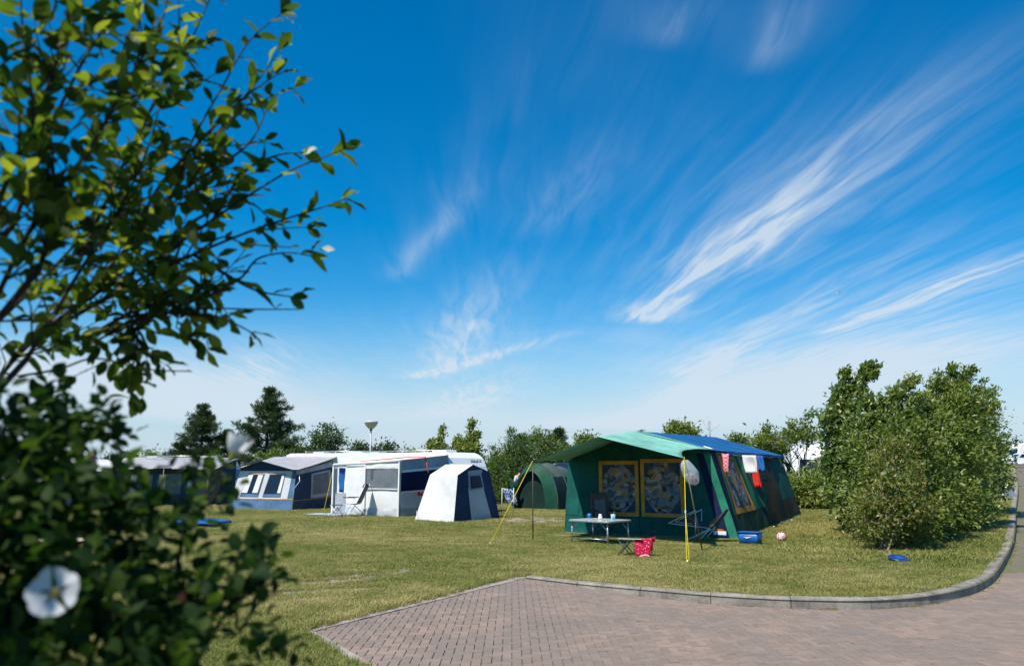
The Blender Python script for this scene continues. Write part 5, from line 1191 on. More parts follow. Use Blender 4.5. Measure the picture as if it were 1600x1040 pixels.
for k in range(8):
    def f(i, j):
        a = 2 * math.pi * (k + i) / 8; rr = (0.06 + 0.15 * j) * (1 - 0.35 * math.sin(math.pi * i)); return (rr * math.cos(a), rr * math.sin(a), 2.65 - 1.35 * j)
    MB().grid(f, 4, 6).build('panel', M['cloth_white'] if k % 2 else M['cloth_blue'], ps, True)
caravan('caravan', on((13.58, 39, 1.48)[0], 39.0), R(-100), 5.5, 2.3, 2.62, 'white caravan glimpsed through the hedge behind the big tent')

# ================================================================== far end of the road: car and caravans
def car(loc, ang, label):
    e = empty('parked_car', loc, ang, label, 'car')
    Wc = 1.72
    prof = [(-2.05, 0.32), (-2.08, 0.62), (-2.0, 0.86), (-1.85, 0.98), (-1.55, 1.38), (-1.25, 1.48), (0.1, 1.50), (0.55, 1.40), (1.05, 1.02), (1.75, 0.90), (2.0, 0.74), (2.06, 0.45), (2.0, 0.30)]
    n = len(prof); ys = [(0.0, 0.10), (0.10, 0.02), (0.3, 0.0), (Wc - 0.3, 0.0), (Wc - 0.10, 0.02), (Wc, 0.10)]; vs = []
    for k, (y, _) in enumerate(ys):
        for x, z in prof:
            tum = 0.16 * max(0, (z - 0.92)) / 0.5; yy = y + (tum if k < 2 else (-tum if k > 3 else 0)); vs.append((x * (0.985 if k in (0, 5) else 1), yy, z))
    fs = [(k * n + i, k * n + (i + 1) % n, (k + 1) * n + (i + 1) % n, (k + 1) * n + i) for k in range(5) for i in range(n)] + [tuple(range(n)), tuple(5 * n + i for i in range(n - 1, -1, -1))]
    MB().add(vs, fs).build('body', M['gel_white'], e, True, bev=0.03)
    for side, yy in ((-1, 0.0), (1, Wc)):
        for pts_ in (((-1.45, 1.0), (-0.55, 1.0), (-0.55, 1.38), (-1.2, 1.38)), ((-0.45, 1.0), (0.75, 1.0), (0.40, 1.36), (-0.45, 1.38))):
            MB().extrude([(x, yy + side * 0.012 + (-side) * 0.16 * (z - 0.92) / 0.5, z) for x, z in pts_], (0, -side * 0.02, 0)).build('window', M['glass_dark'], e)
        for x in (-1.30, 1.32):
            wh = MB().lathe([(0.10, -0.09), (0.30, -0.09), (0.325, -0.06), (0.325, 0.06), (0.30, 0.09), (0.10, 0.09)], 24).build('wheel', M['rubber'], e, True); wh.location = (x, yy - side * 0.08, 0.325); wh.rotation_euler = (R(90 * side), 0, 0)
            MB().lathe([(0.0, -0.075), (0.20, -0.085), (0.22, -0.093), (0.2, -0.098), (0.0, -0.09)], 20).build('rim', M['aluminium'], wh, True)
        MB().box((1.98, Wc / 2 + side * 0.62, 0.70), (0.10, 0.32, 0.14), bev=0.03).build('headlight', M['ceramic_white'], e)
        MB().box((-2.04, Wc / 2 + side * 0.66, 0.82), (0.08, 0.18, 0.26), bev=0.03).build('tail_light', M['rope_red'], e)
    MB().extrude([(0.58, 0.25, 1.36), (0.58, Wc - 0.25, 1.36), (1.05, Wc - 0.14, 1.03), (1.05, 0.14, 1.03)], (0.015, 0, 0.015)).build('windscreen', M['glass_dark'], e)
    MB().box((2.02, Wc / 2, 0.42), (0.10, 1.5, 0.18), bev=0.03).build('bumper', M['gel_grey'], e)
    return e
cpx = 93.0
car(on((58.34, 93, 1.6)[0] + 0.2, 93.0), R(172), 'white hatchback car parked at the far end of the road')
caravan('caravan', on((63.99, 101, 1.6)[0], 101.0), R(186), 5.5, 2.2, 2.55, 'white caravan behind the parked car', windows=True)
caravan('caravan', on((64.08, 104, 1.6)[0], 104.0), R(180), 5.0, 2.2, 2.5, 'white caravan furthest back behind the hedge at the road end', windows=True)
# white rounded stone box on the verge
bx0 = on(22.3, 36.7)
wb = empty('electric_post', bx0, R(30), 'low white utility hood on the verge beside the kerb', 'utility box')
MB().grid(lambda i, j: (0.42 * math.cos(math.pi * i), -0.25 + 0.5 * j, 0.05 + 0.52 * math.sin(math.pi * i) ** 0.7 if 0 < i < 1 else 0.0), 14, 3).build('hood', M['gel_white'], wb, True, thick=0.02)
MB().extrude([(0.40 * math.cos(math.pi * k / 12), -0.24, 0.5 * math.sin(math.pi * k / 12)) for k in range(13)], (0, 0.02, 0)).build('end_plate', M['gel_grey'], wb)

# ================================================================== things on the lawn at the left
tp = MB().grid(lambda i, j: (-1.25 + 2.5 * i, -0.55 + 1.1 * j, 0.10 + 0.05 * math.sin(math.pi * j * 5) ** 2 + 0.04 * math.sin(math.pi * i) + 0.02 * noise.noise(Vector((i * 6, j * 3, 0)))), 24, 20).build('air_mattress', M['nylon_blue'], None, True, thick=0.06, loc=(-9.72, 24.12, 0), rz=R(-6))
tag(tp, 'bright blue air mattress lying on the lawn behind the near leaves', 'air mattress')
tw = MB().grid(lambda i, j: (-0.7 + 1.4 * i, -0.4 + 0.8 * j, 0.06 + 0.05 * noise.noise(Vector((i * 4, j * 4, 2)))), 14, 10).build('beach_towel', M['cloth_pinkish'], None, True, thick=0.03, loc=(-10.08, 18.59, 0), rz=R(12))
tag(tw, 'pale pink towel spread on the lawn, seen between the near leaves', 'towel')
bgp = empty('bin_bag', (-1.22, 3.15, 0), 0.3, 'dark navy bag standing behind the rose stems', 'bag')
def bgf(i, j):
    a = 2 * math.pi * i; z = 0.75 * j; rr = (0.16 + 0.05 * math.sin(math.pi * j)) * (1 - 0.75 * max(0, j - 0.75) / 0.25) * (1 + 0.15 * noise.noise(Vector((math.cos(a) * 2, math.sin(a) * 2, j * 4)))); return (rr * math.cos(a), rr * math.sin(a), z)
MB().grid(bgf, 24, 16).build('sack', M['nylon_navy'], bgp, True)
MB().tube([(0.05 * math.cos(k), 0.05 * math.sin(k), 0.74) for k in [2 * math.pi * q / 12 for q in range(13)]], 0.012, 6).build('tie', M['cloth_blue'], bgp, True)
# a gull, far off in the sky
gu = empty('gull', (33.58, 80, 19.63), 0.4, 'tiny white gull gliding high in the blue sky', 'bird')
MB().tube([(-0.22, 0, 0), (-0.08, 0, 0.02), (0.1, 0, 0.02), (0.24, 0, 0.03)], 0.05, 8, 0.025).build('body', M['cloth_white'], gu, True)
for s in (-1, 1): MB().add([(0.08, 0, 0.03), (-0.08, 0, 0.03), (-0.10, s * 0.32, 0.12), (-0.22, s * 0.62, 0.06), (0.02, s * 0.34, 0.13)], [(0, 1, 2, 4), (4, 2, 3)]).build('wing', M['cloth_white'], gu, thick=0.01)

# ================================================================== vegetation
LM = {}
LM['hedge_mid'] = leafmat('leaf_hedge_mid', (0.055, 0.100, 0.017), (0.140, 0.190, 0.034), (0.36, 0.36, 0.11))
LM['hedge_dark'] = leafmat('leaf_hedge_dark', (0.040, 0.084, 0.019), (0.095, 0.150, 0.034), (0.29, 0.32, 0.11))
LM['hedge_rose'] = leafmat('leaf_hedge_rose', (0.060, 0.105, 0.018), (0.140, 0.185, 0.032), (0.27, 0.21, 0.07))
LM['willow'] = leafmat('leaf_willow', (0.060, 0.110, 0.026), (0.11, 0.165, 0.040), (0.19, 0.235, 0.075))
LM['far_dark'] = leafmat('leaf_far_dark', (0.028, 0.058, 0.014), (0.050, 0.090, 0.020), (0.085, 0.125, 0.03))
LM['pine'] = leafmat('leaf_pine', (0.022, 0.050, 0.016), (0.045, 0.085, 0.024), (0.09, 0.135, 0.038), transl=0.15)
LM['dry'] = leafmat('leaf_dry', (0.17, 0.12, 0.055), (0.24, 0.17, 0.08), (0.30, 0.22, 0.10))
LM['lime'] = leafmat('leaf_lime', (0.16, 0.20, 0.02), (0.26, 0.29, 0.03), (0.34, 0.36, 0.05))
LM['fore'] = leafmat('leaf_fore', (0.018, 0.038, 0.009), (0.048, 0.074, 0.013), (0.15, 0.155, 0.026), transl=0.46, tgain=3.0, rough=0.5, spec=0.25)
LM['fore_rose'] = leafmat('leaf_fore_rose', (0.009, 0.026, 0.008), (0.019, 0.046, 0.011), (0.060, 0.095, 0.016), transl=0.32, tgain=2.4, rough=0.6, spec=0.12)
def unit(a): return a / (np.linalg.norm(a, axis=1, keepdims=True) + 1e-9)
def leaf_cloud(P, D, L, ratio, rr, fold=0.25, up_bias=0.6):
    """P (n,3) bases, D (n,3) directions, L (n,) lengths -> folded diamond leaves"""
    n = len(P); D = unit(D); ref = rr.normal(0, 1, (n, 3)); ref[:, 2] = np.abs(ref[:, 2]) + up_bias
    Sd = unit(np.cross(D, ref)); Nn = np.cross(Sd, D); L = L[:, None]; Wd = L * ratio / 2
    a = P; tip = P + D * L - Nn * L * 0.12; mid = P + D * L * 0.48
    l = mid + Sd * Wd + Nn * Wd * fold; r = mid - Sd * Wd + Nn * Wd * fold
    V = np.stack([a, r, tip, l], 1).reshape(-1, 3); o = (np.arange(n) * 4)[:, None]
    F = np.concatenate([o + [0, 1, 2], o + [0, 2, 3]], 1).reshape(-1, 3)
    return V, F
def clump_points(blobs, nclump, rr, shell=0.55):
    """blobs: (centre, radii) ; points mostly near the skin of the ellipsoids"""
    vol = np.array([b[1][0] * b[1][1] * b[1][2] for b in blobs]) ** 0.75; vol /= vol.sum(); k = rr.choice(len(blobs), nclump, p=vol)
    d = unit(rr.normal(0, 1, (nclump, 3))); rad = (shell + (1 - shell) * rr.rand(nclump) ** 0.7) * (1 + 0.12 * rr.normal(0, 1, nclump))
    c = np.array([b[0] for b in blobs])[k]; r = np.array([b[1] for b in blobs])[k]
    return c + d * r * rad[:, None], d
def shrub(name, label, cat, base, blobs, nclump, per, leaf, m, seed, stems=7, bark='bark', group=None, cl=0.20, ratio=0.55, sprigs=(), wind=(0.25, 0.05), zmin=None, shell=0.55):
    """a woody plant: stems from the base into the crown, leaves in clumps; sprigs are thin leaders poking out of the outline"""
    rr = np.random.RandomState(seed); base = np.array(base, float)
    e = empty(name, tuple(base), 0, label, cat, group)
    cp, cd = clump_points(blobs, nclump, rr, shell)
    if zmin is not None: cp[:, 2] = np.maximum(cp[:, 2], base[2] + zmin + 0.15 * rr.rand(len(cp)))
    # sprigs
    for (p0, p1, n) in sprigs:
        p0 = np.array(p0); p1 = np.array(p1); t = np.linspace(0.0, 1, n)[:, None]; q = p0 + (p1 - p0) * t + rr.normal(0, cl * 0.25, (n, 3)); cp = np.concatenate([cp, q]); cd = np.concatenate([cd, np.tile(unit((p1 - p0)[None]), (n, 1))])
    n = len(cp) * per; k = np.repeat(np.arange(len(cp)), per)
    size = cl * rr.uniform(0.6, 1.25, len(cp))[k][:, None]
    nb = len(cp) - sum(s[2] for s in sprigs)
    size[k >= nb] *= 0.55
    P = cp[k] + rr.normal(0, 1, (n, 3)) * size * [1, 1, 0.75]
    if zmin is not None: P[:, 2] = np.maximum(P[:, 2], base[2] + 0.05 + 0.3 * rr.rand(n))
    D = cd[k] * 0.7 + rr.normal(0, 0.7, (n, 3)) + [wind[0], wind[1], 0.25]
    L = leaf * rr.uniform(0.55, 1.5, n) * (0.75 + 0.6 * rr.rand(len(cp)))[k]
    V, Fc = leaf_cloud(P - base, D, L, ratio, rr)
    rnd = np.clip(np.repeat(rr.rand(len(cp))[k] * 0.55 + rr.rand(n) * 0.45, 4), 0, 0.999)
    link('crown', np_mesh(name + '_crown', V, Fc, rnd), LM[m], e)
    # stems, one mesh: a branching woody frame grown from one root
    mb = MB(); pick = rr.choice(nb, min(nb, stems * 4), replace=False); top = max(b[0][2] + b[1][2] for b in blobs) - base[2]
    for q in range(min(stems, len(pick))):
        tgt = cp[pick[q * 4]] - base; ba = np.array([rr.normal(0, 0.10), rr.normal(0, 0.10), -0.05]); md = ba * 0.5 + tgt * 0.5 + np.array([0, 0, 0.12 * top]) + rr.normal(0, 0.08, 3)
        pts_ = [ba, ba * 0.7 + md * 0.3 + rr.normal(0, 0.03, 3), md, tgt]; r0 = 0.012 * top * rr.uniform(0.6, 1.2) + 0.006
        mb.tube([tuple(x) for x in pts_], r0, 6, r0 * 0.3)
        for z in range(1, 4):
            if q * 4 + z < len(pick):
                t2 = cp[pick[q * 4 + z]] - base
                if np.linalg.norm(t2 - md) < 1.6: mb.tube([tuple(md), tuple((md + t2) / 2 + rr.normal(0, 0.06, 3)), tuple(t2)], r0 * 0.5, 5, r0 * 0.15)
    for (p0, p1, n_) in sprigs: mb.tube([tuple(np.array(p0) - base), tuple((np.array(p0) + np.array(p1)) / 2 - base + rr.normal(0, 0.04, 3)), tuple(np.array(p1) - base)], 0.012, 5, 0.004)
    if mb.v: mb.build('trunk', M[bark], e, True)
    return e
def B(c, r): return (np.array(c, float), np.array(r, float))
def up(c, dz): return (c[0], c[1], c[2] + dz)
HG = 'shrubs in the hedge along the road'
# --- the hedge along the road, from near to far
shrub('hedge_shrub', 'brownish rose shrub at the near end of the hedge, blue lid at its foot', 'shrub', on(7.35, 16.4), [B((7.77, 16.6, 0.91), (0.60, 0.6, 0.70)), B((7.3, 16.4, 0.6), (0.42, 0.4, 0.45)), B((8.3, 16.8, 0.64), (0.42, 0.45, 0.5)), B((8.07, 16.9, 1.75), (0.38, 0.4, 0.5))],
      230, 46, 0.066, 'hedge_rose', 1, 16, 'bark_pale', HG, cl=0.15, ratio=0.6, zmin=0.12)
shrub('hedge_shrub', 'broad green hedge shrub with wind-bent top rising behind the brownish rose shrub', 'shrub', on(7.9, 18.6), [B((8.61, 18.5, 2.12), (0.80, 0.85, 1.1)), B((8.11, 18.2, 1.4), (0.52, 0.55, 0.8)), B((9.15, 18.6, 1.83), (0.85, 0.8, 1.1)), B((7.91, 17.8, 0.65), (0.42, 0.5, 0.45)), B((9.04, 18.8, 2.88), (0.7, 0.6, 0.6)), B((9.11, 18.4, 0.83), (0.9, 0.8, 0.7))],
      350, 56, 0.088, 'hedge_mid', 2, 14, 'bark', HG, cl=0.15, zmin=0.15, sprigs=(((8.73, 18.6, 3.01), (9.02, 18.5, 3.53), 8), ((8.97, 18.5, 3.42), (9.39, 18.4, 3.71), 7), ((8.2, 18.6, 2.86), (8.3, 18.5, 3.27), 6), ((8.5, 18.6, 2.86), (8.59, 18.5, 3.18), 6), ((9.2, 18.6, 2.71), (9.34, 18.5, 3.18), 7), ((9.62, 18.8, 2.58), (9.84, 18.8, 3.03), 7)))
shrub('hedge_shrub', 'dark leafy shrub with a tall twin plume beside the tent end of the hedge', 'shrub', on(9.25, 21.0), [B((8.55, 20.0, 0.53), (0.45, 0.5, 0.4)), B((8.67, 21, 2.77), (0.34, 0.45, 0.8)), B((8.68, 21, 1.62), (0.42, 0.6, 0.95)), B((8.61, 20.5, 0.82), (0.38, 0.5, 0.5)), B((8.95, 20.5, 1.86), (0.5, 0.6, 0.9)), B((8.75, 21, 3.45), (0.24, 0.3, 0.4))],
      240, 50, 0.115, 'hedge_dark', 3, 12, 'bark', HG, cl=0.15, ratio=0.7, zmin=0.1, sprigs=(((8.63, 21, 3.19), (8.87, 21, 4.21), 14), ((8.93, 21, 3.19), (9.34, 21, 4.13), 12), ((9.3, 21, 4.01), (9.56, 21, 4.31), 8), ((8.38, 21, 2.52), (8.25, 21, 3.03), 6), ((9.04, 21, 3.53), (9.19, 21, 3.96), 8)))
shrub('hedge_shrub', 'tall dense shrub forming the crest of the hedge', 'shrub', on(10.9, 22.0), [B((11.21, 21.5, 2.21), (0.95, 0.9, 1.15)), B((12.04, 22, 1.79), (0.85, 0.9, 1.25)), B((10.99, 21, 0.8), (1.0, 0.9, 0.7)), B((11.95, 22, 3.09), (0.7, 0.7, 0.65)), B((12.19, 22.0, 0.68), (0.6, 0.7, 0.6)), B((12.29, 22, 3.45), (0.45, 0.5, 0.45))],
      450, 58, 0.095, 'hedge_mid', 4, 14, 'bark', HG, cl=0.165, zmin=0.1, sprigs=(((11.47, 22, 3.27), (11.77, 22, 4.16), 12), ((12.2, 22, 3.8), (12.29, 22, 4.37), 10), ((12.41, 22, 3.8), (12.71, 22, 4.37), 10), ((12.64, 22, 3.45), (13.05, 22, 3.98), 8), ((11.85, 22, 3.53), (11.97, 22, 4.05), 7), ((12.78, 22, 3.09), (13.29, 22, 3.41), 7), ((11.01, 21.5, 2.89), (11.01, 21.5, 3.61), 8)))
shrub('hedge_shrub', 'green shrub further along the hedge, sloping down beside the kerb', 'shrub', on(15.0, 27.5), [B((15.32, 27, 2.58), (0.95, 1.1, 1.35)), B((15.92, 27.5, 1.84), (0.7, 0.9, 1.1)), B((14.94, 26.5, 0.9), (0.8, 0.9, 0.7)), B((16.14, 28, 3.39), (0.55, 0.6, 0.55))],
      300, 50, 0.11, 'hedge_dark', 5, 8, 'bark', HG, cl=0.22, zmin=0.1, sprigs=(((15.92, 27, 3.65), (16.32, 27, 4.3), 8),))
for k, (px_, d_, lab) in enumerate(((0, 36, 'shrub near the white utility hood in the hedge'), (1, 48, 'distant hedge shrub behind the utility hood'), (2, 62, 'most distant shrub of the hedge before the parked car'))):
    s_ = (d_ - 36) / 26.0; c0 = ((19.4, 36.0), (26.4, 47.5), (35.3, 61.5))[k]; z0 = tz(*c0)
    shrub('hedge_shrub', lab, 'shrub', (c0[0], c0[1], z0), [B((c0[0], c0[1], z0 + 1.3), (1.5, 1.8, 1.5)), B((c0[0] - 0.6, c0[1] + 1.5, z0 + 1.9), (1.3, 1.8, 1.3)), B((c0[0] + 0.9, c0[1] + 1.6, z0 + 0.9), (1.0, 1.8, 1.0))], 260, 45, 0.12, 'hedge_dark' if k != 1 else 'hedge_mid', 6 + k, 5, 'bark', HG, cl=0.28, zmin=0.1)
# --- bushes behind the right end of the tent
BT = 'bushes behind the big tent'
shrub('bush', 'loose green bush behind the rear corner of the big tent', 'bush', on(11.4, 31.5), [B((10.99, 31, 0.73), (1.2, 1.0, 0.85)), B((11.98, 31, 0.83), (1.0, 1.0, 0.85)), B((11.99, 30.5, 0.32), (1.0, 0.8, 0.6))], 300, 50, 0.11, 'hedge_mid', 21, 6, 'bark', BT, cl=0.24, zmin=0.1)
shrub('bush', 'tall open sprays leaning over the blue tent roof', 'bush', on(12.2, 33.5), [B((10.83, 33, 2.74), (0.62, 0.6, 0.55)), B((12.06, 33, 3.0), (0.55, 0.5, 0.25)), B((10.25, 33, 2.69), (0.4, 0.4, 0.4))], 75, 45, 0.11, 'hedge_mid', 22, 9, 'bark', BT, cl=0.22, shell=0.3,
      sprigs=(((11.44, 33, 2.79), (12.44, 33, 3.97), 12), ((10.26, 33, 2.79), (10.56, 33, 3.45), 6), ((11.19, 33, 3.05), (11.62, 33, 3.58), 7), ((12.64, 33, 3.05), (13.15, 33, 2.79), 6)))
# --- willows and saplings in the middle distance
WL = 'willows behind the tunnel tent'
shrub('willow', 'pale willow thicket behind the green tunnel tent, nearest the caravan', 'bush', (-0.6, 42.5, 0), [B((-0.5, 42, 1.31), (1.1, 1.0, 1.2)), B((-0.16, 41.5, 0.34), (1.0, 0.8, 0.7)), B((0.17, 42, 2.46), (0.6, 0.6, 0.9))], 300, 46, 0.15, 'willow', 31, 7, 'bark', WL, cl=0.24, ratio=0.28, zmin=0.05, sprigs=(((-0.17, 42, 2.46), (-0.1, 42, 3.72), 10), ((0.33, 42, 2.79), (0.5, 42, 3.45), 6), ((-0.83, 42, 2.29), (-1.0, 42, 2.79), 5)))
shrub('willow', 'pale willow thicket behind the tip of the mint canopy', 'bush', (1.6, 45.5, 0), [B((1.43, 45, 2.52), (1.2, 1.0, 1.1)), B((0.89, 45, 1.46), (1.2, 1.0, 1.3)), B((2.37, 46, 2.36), (0.9, 0.9, 0.9)), B((2.49, 45, 1.11), (1.0, 0.9, 1.0))], 360, 46, 0.15, 'willow', 32, 7, 'bark', WL, cl=0.26, ratio=0.3, zmin=0.05, sprigs=(((1.51, 45, 3.23), (1.37, 45, 3.87), 8), ((1.97, 45, 3.23), (2.08, 45, 3.65), 6), ((1.0, 45, 2.87), (0.93, 45, 3.44), 6)))
SP = 'trees showing above the tents'
shrub('sapling', 'slender sapling above the caravan roof, the taller of two', 'tree', (-2.6, 47, 0), [B((-2.43, 47, 2.74), (0.5, 0.5, 0.5)), B((-2.69, 47, 2.93), (0.7, 0.5, 0.4))], 60, 40, 0.15, 'hedge_mid', 33, 5, 'bark', SP, cl=0.22, shell=0.3, sprigs=(((-2.69, 47, 2.37), (-2.33, 47, 4.42), 24), ((-2.32, 47, 3.3), (-2.03, 47, 3.74), 8), ((-3.29, 47, 2.74), (-3.15, 47, 3.48), 8)))
shrub('sapling', 'thin sapling left of the taller one above the caravan roof', 'tree', (-4.3, 47.5, 0), [B((-4.41, 47, 2.85), (0.45, 0.5, 0.35))], 40, 36, 0.14, 'hedge_mid', 34, 4, 'bark', SP, cl=0.2, shell=0.3, sprigs=(((-4.3, 47, 2.63), (-4.1, 47, 4.12), 14), ((-4.64, 47, 2.74), (-4.72, 47, 3.3), 6)))
shrub('tree', 'rounded tree top behind the blue roof of the big tent', 'tree', (10.8, 50, 0), [B((10.62, 50, 3.88), (0.75, 0.7, 0.55)), B((10.66, 50, 3.01), (1.0, 0.9, 0.8)), B((10.15, 50, 4.12), (0.32, 0.4, 0.32))], 150, 50, 0.17, 'hedge_mid', 35, 6, 'bark', SP, cl=0.26)
shrub('tree', 'small dark bush top just right of the blue tent roof', 'tree', (13.6, 48, 0.2), [B((13.22, 47, 3.22), (0.45, 0.5, 0.5)), B((12.87, 47, 2.19), (0.9, 0.6, 0.9))], 90, 45, 0.15, 'hedge_dark', 36, 4, 'bark', SP, cl=0.22)
bt = empty('bare_tree', (12.35, 50, 1.44)[:2] + (0,), 0, 'leafless twiggy tree behind the blue tent roof', 'tree', SP)
mb = MB(); rr = np.random.RandomState(5)
def twig(p, d, L, r, depth):
    q = p + d * L; mb.tube([tuple(p), tuple((p + q) / 2 + rr.normal(0, L * 0.05, 3)), tuple(q)], r, 5, r * 0.55)
    if depth:
        for _ in range(3): twig(q, unit((d + rr.normal(0, 0.45, 3) + [0, 0, 0.15])[None])[0], L * rr.uniform(0.5, 0.75), r * 0.5, depth - 1)
twig(np.array([0, 0, 0.0]), np.array([0.03, 0, 1.0]), 2.2, 0.06, 4); mb.build('trunk', M['twig'], bt, True)
# --- pines
def pine(label, base, h, wid, seed, low=0.25, lean=0.0, tuft=0.34, n_wh=13):
    rr = np.random.RandomState(seed); e = empty('pine_tree', base, 0, label, 'tree', 'pines behind the caravans')
    trunk = [(lean * h * (t ** 2) + rr.normal(0, 0.04), rr.normal(0, 0.04), h * t) for t in np.linspace(0, 0.97, 9)]
    MB().tube(trunk, 0.022 * h + 0.03, 8, 0.02).build('trunk', M['bark'], e, True)
    T = []; DD = []; br = MB()
    for w in range(n_wh):
        f = low + (0.97 - low) * (w / (n_wh - 1)) ** 0.95; z = h * f; rad = wid * (1 - ((f - low) / (1 - low)) ** 1.5) * (0.75 + 0.25 * min(1, (f - low) / 0.15)) + 0.15
        nb_ = rr.randint(4, 7); a0 = rr.rand() * 6.28
        for b_ in range(nb_):
            a = a0 + 6.283 * b_ / nb_ + rr.normal(0, 0.3); L = rad * rr.uniform(0.55, 1.15); rise = 0.25 + 0.5 * f; cx = lean * h * f ** 2
            p0 = np.array([cx, 0, z]); p2 = p0 + np.array([math.cos(a) * L, math.sin(a) * L, L * rise * rr.uniform(0.2, 1.0)]); p1 = (p0 + p2) / 2 + np.array([0, 0, -0.06 * L]); br.tube([tuple(p0), tuple(p1), tuple(p2)], 0.03 + 0.012 * L, 5, 0.012)
            nt = int(4 + 5 * L)
            for t in np.linspace(0.28, 1.0, nt):
                p = (1 - t) ** 2 * p0 + 2 * t * (1 - t) * p1 + t * t * p2; sp_ = 0.08 + 0.10 * L * (1 - abs(t - 0.6))
                for _ in range(2): T.append(p + rr.normal(0, sp_, 3) * [1, 1, 0.40]); DD.append(np.array([math.cos(a), math.sin(a), 0.9]))
    for t in np.linspace(0.90, 1.0, 8): T.append(np.array([lean * h * t * t, 0, h * t])); DD.append(np.array([0, 0, 1.0]))
    br.build('branches', M['bark'], e, True)
    T = np.array(T); DD = unit(np.array(DD)); nn = 20; n = len(T) * nn; k = np.repeat(np.arange(len(T)), nn)
    D = DD[k] * 0.55 + rr.normal(0, 0.6, (n, 3)); V, Fc = leaf_cloud(T[k] + rr.normal(0, 0.05, (n, 3)), D, tuft * rr.uniform(0.6, 1.1, n), 0.13, rr, 0.1)
    rnd = np.clip(np.repeat(rr.rand(len(T))[k] * 0.6 + rr.rand(n) * 0.4, 4), 0, 0.999)
    link('crown', np_mesh('pine_crown', V, Fc, rnd), LM['pine'], e)
    return e
pine('tallest dark pine standing behind the blue-grey awning', (-18.36, 60, 0.95)[:2] + (0,), 7.75, 2.5, 51, 0.28, 0.012, n_wh=11)
pine('second dark pine, left of the tallest one', (-24.35, 63, 0.91)[:2] + (0,), 6.7, 2.0, 52, 0.26, 0.0, n_wh=10)
pine('short bushy pine at the left foot of the second pine', (-25.78, 62, 0.92)[:2] + (0,), 3.6, 1.5, 53, 0.12, 0.03, n_wh=7)
pine('low pine between the two taller pines', (-22.67, 64, 0.9)[:2] + (0,), 4.7, 1.6, 54, 0.2, 0.0, n_wh=8)
pine('small pine top beside the mint canopy tip', (2.83, 49, 1.07)[:2] + (0,), 4.05, 0.9, 55, 0.3, 0.0, tuft=0.26, n_wh=10)
FD = 'trees and bushes along the far left'
shrub('tree', 'dark round tree above the roof between the awnings', 'tree', on(-13.82, 60.0), [B((-13.82, 60.0, 4.19), (1.11, 1.03, 0.81)), B((-14.12, 60.0, 2.1), (1.48, 1.18, 1.7)), B((-13.3, 60.0, 2.5), (1.03, 0.89, 1.4))], 210, 40, 0.16, 'far_dark', 61, 5, 'bark', FD, cl=0.28)
shrub('tree', 'low bush left of the round tree above the blue-grey awning roof', 'tree', on(-15.33, 58.0), [B((-15.33, 58.0, 2.65), (0.93, 0.87, 0.68)), B((-15.58, 58.0, 1.4), (1.24, 0.99, 1.13)), B((-14.9, 58.0, 1.67), (0.87, 0.74, 0.93))], 194, 40, 0.16, 'far_dark', 62, 5, 'bark', FD, cl=0.28)
shrub('tree', 'green bush below the tallest pine', 'tree', on(-17.0, 57.0), [B((-17.0, 57.0, 2.21), (1.05, 0.98, 0.77)), B((-17.28, 57.0, 1.25), (1.4, 1.12, 1.01)), B((-16.51, 57.0, 1.49), (0.98, 0.84, 0.83))], 210, 40, 0.16, 'willow', 63, 5, 'bark', FD, cl=0.28)
shrub('tree', 'small bush beside the lamp post above the caravan roof', 'tree', on(-10.25, 55.0), [B((-10.25, 55.0, 3.02), (0.54, 0.51, 0.39)), B((-10.39, 55.0, 1.43), (0.72, 0.58, 1.16)), B((-10.0, 55.0, 1.71), (0.51, 0.43, 0.95))], 154, 40, 0.16, 'far_dark', 64, 5, 'bark', FD, cl=0.28)
shrub('tree', 'small leafy top right of the lamp post', 'tree', on(-8.71, 55.0), [B((-8.71, 55.0, 2.84), (0.61, 0.57, 0.44)), B((-8.87, 55.0, 1.38), (0.81, 0.65, 1.12)), B((-8.43, 55.0, 1.64), (0.57, 0.49, 0.92))], 162, 40, 0.16, 'far_dark', 65, 5, 'bark', FD, cl=0.28)
shrub('tree', 'low bush top behind the caravan roof rail', 'tree', on(-7.0, 55.0), [B((-7.0, 55.0, 2.45), (0.61, 0.57, 0.44)), B((-7.16, 55.0, 1.21), (0.81, 0.65, 0.98)), B((-6.72, 55.0, 1.45), (0.57, 0.49, 0.81))], 162, 40, 0.16, 'hedge_mid', 66, 5, 'bark', FD, cl=0.28)
shrub('tree', 'rounded dark bush at the far left skyline', 'tree', on(-31.48, 66.0), [B((-31.48, 66.0, 2.46), (0.81, 0.76, 0.59)), B((-31.7, 66.0, 1.28), (1.08, 0.87, 1.04)), B((-31.1, 66.0, 1.52), (0.76, 0.65, 0.85))], 170, 40, 0.16, 'far_dark', 67, 5, 'bark', FD, cl=0.29)
shrub('tree', 'small dark bush left of the rounded one on the skyline', 'tree', on(-32.61, 66.0), [B((-32.61, 66.0, 2.39), (0.49, 0.45, 0.35)), B((-32.74, 66.0, 1.15), (0.65, 0.52, 0.93)), B((-32.38, 66.0, 1.37), (0.45, 0.39, 0.77))], 138, 40, 0.16, 'far_dark', 68, 5, 'bark', FD, cl=0.29)
shrub('tree', 'knobbly little tree on the left skyline', 'tree', on(-28.71, 64.0), [B((-28.71, 64.0, 2.78), (0.51, 0.48, 0.37)), B((-28.85, 64.0, 1.32), (0.68, 0.55, 1.07)), B((-28.47, 64.0, 1.57), (0.48, 0.41, 0.88))], 142, 40, 0.16, 'hedge_mid', 69, 5, 'bark', FD, cl=0.28)
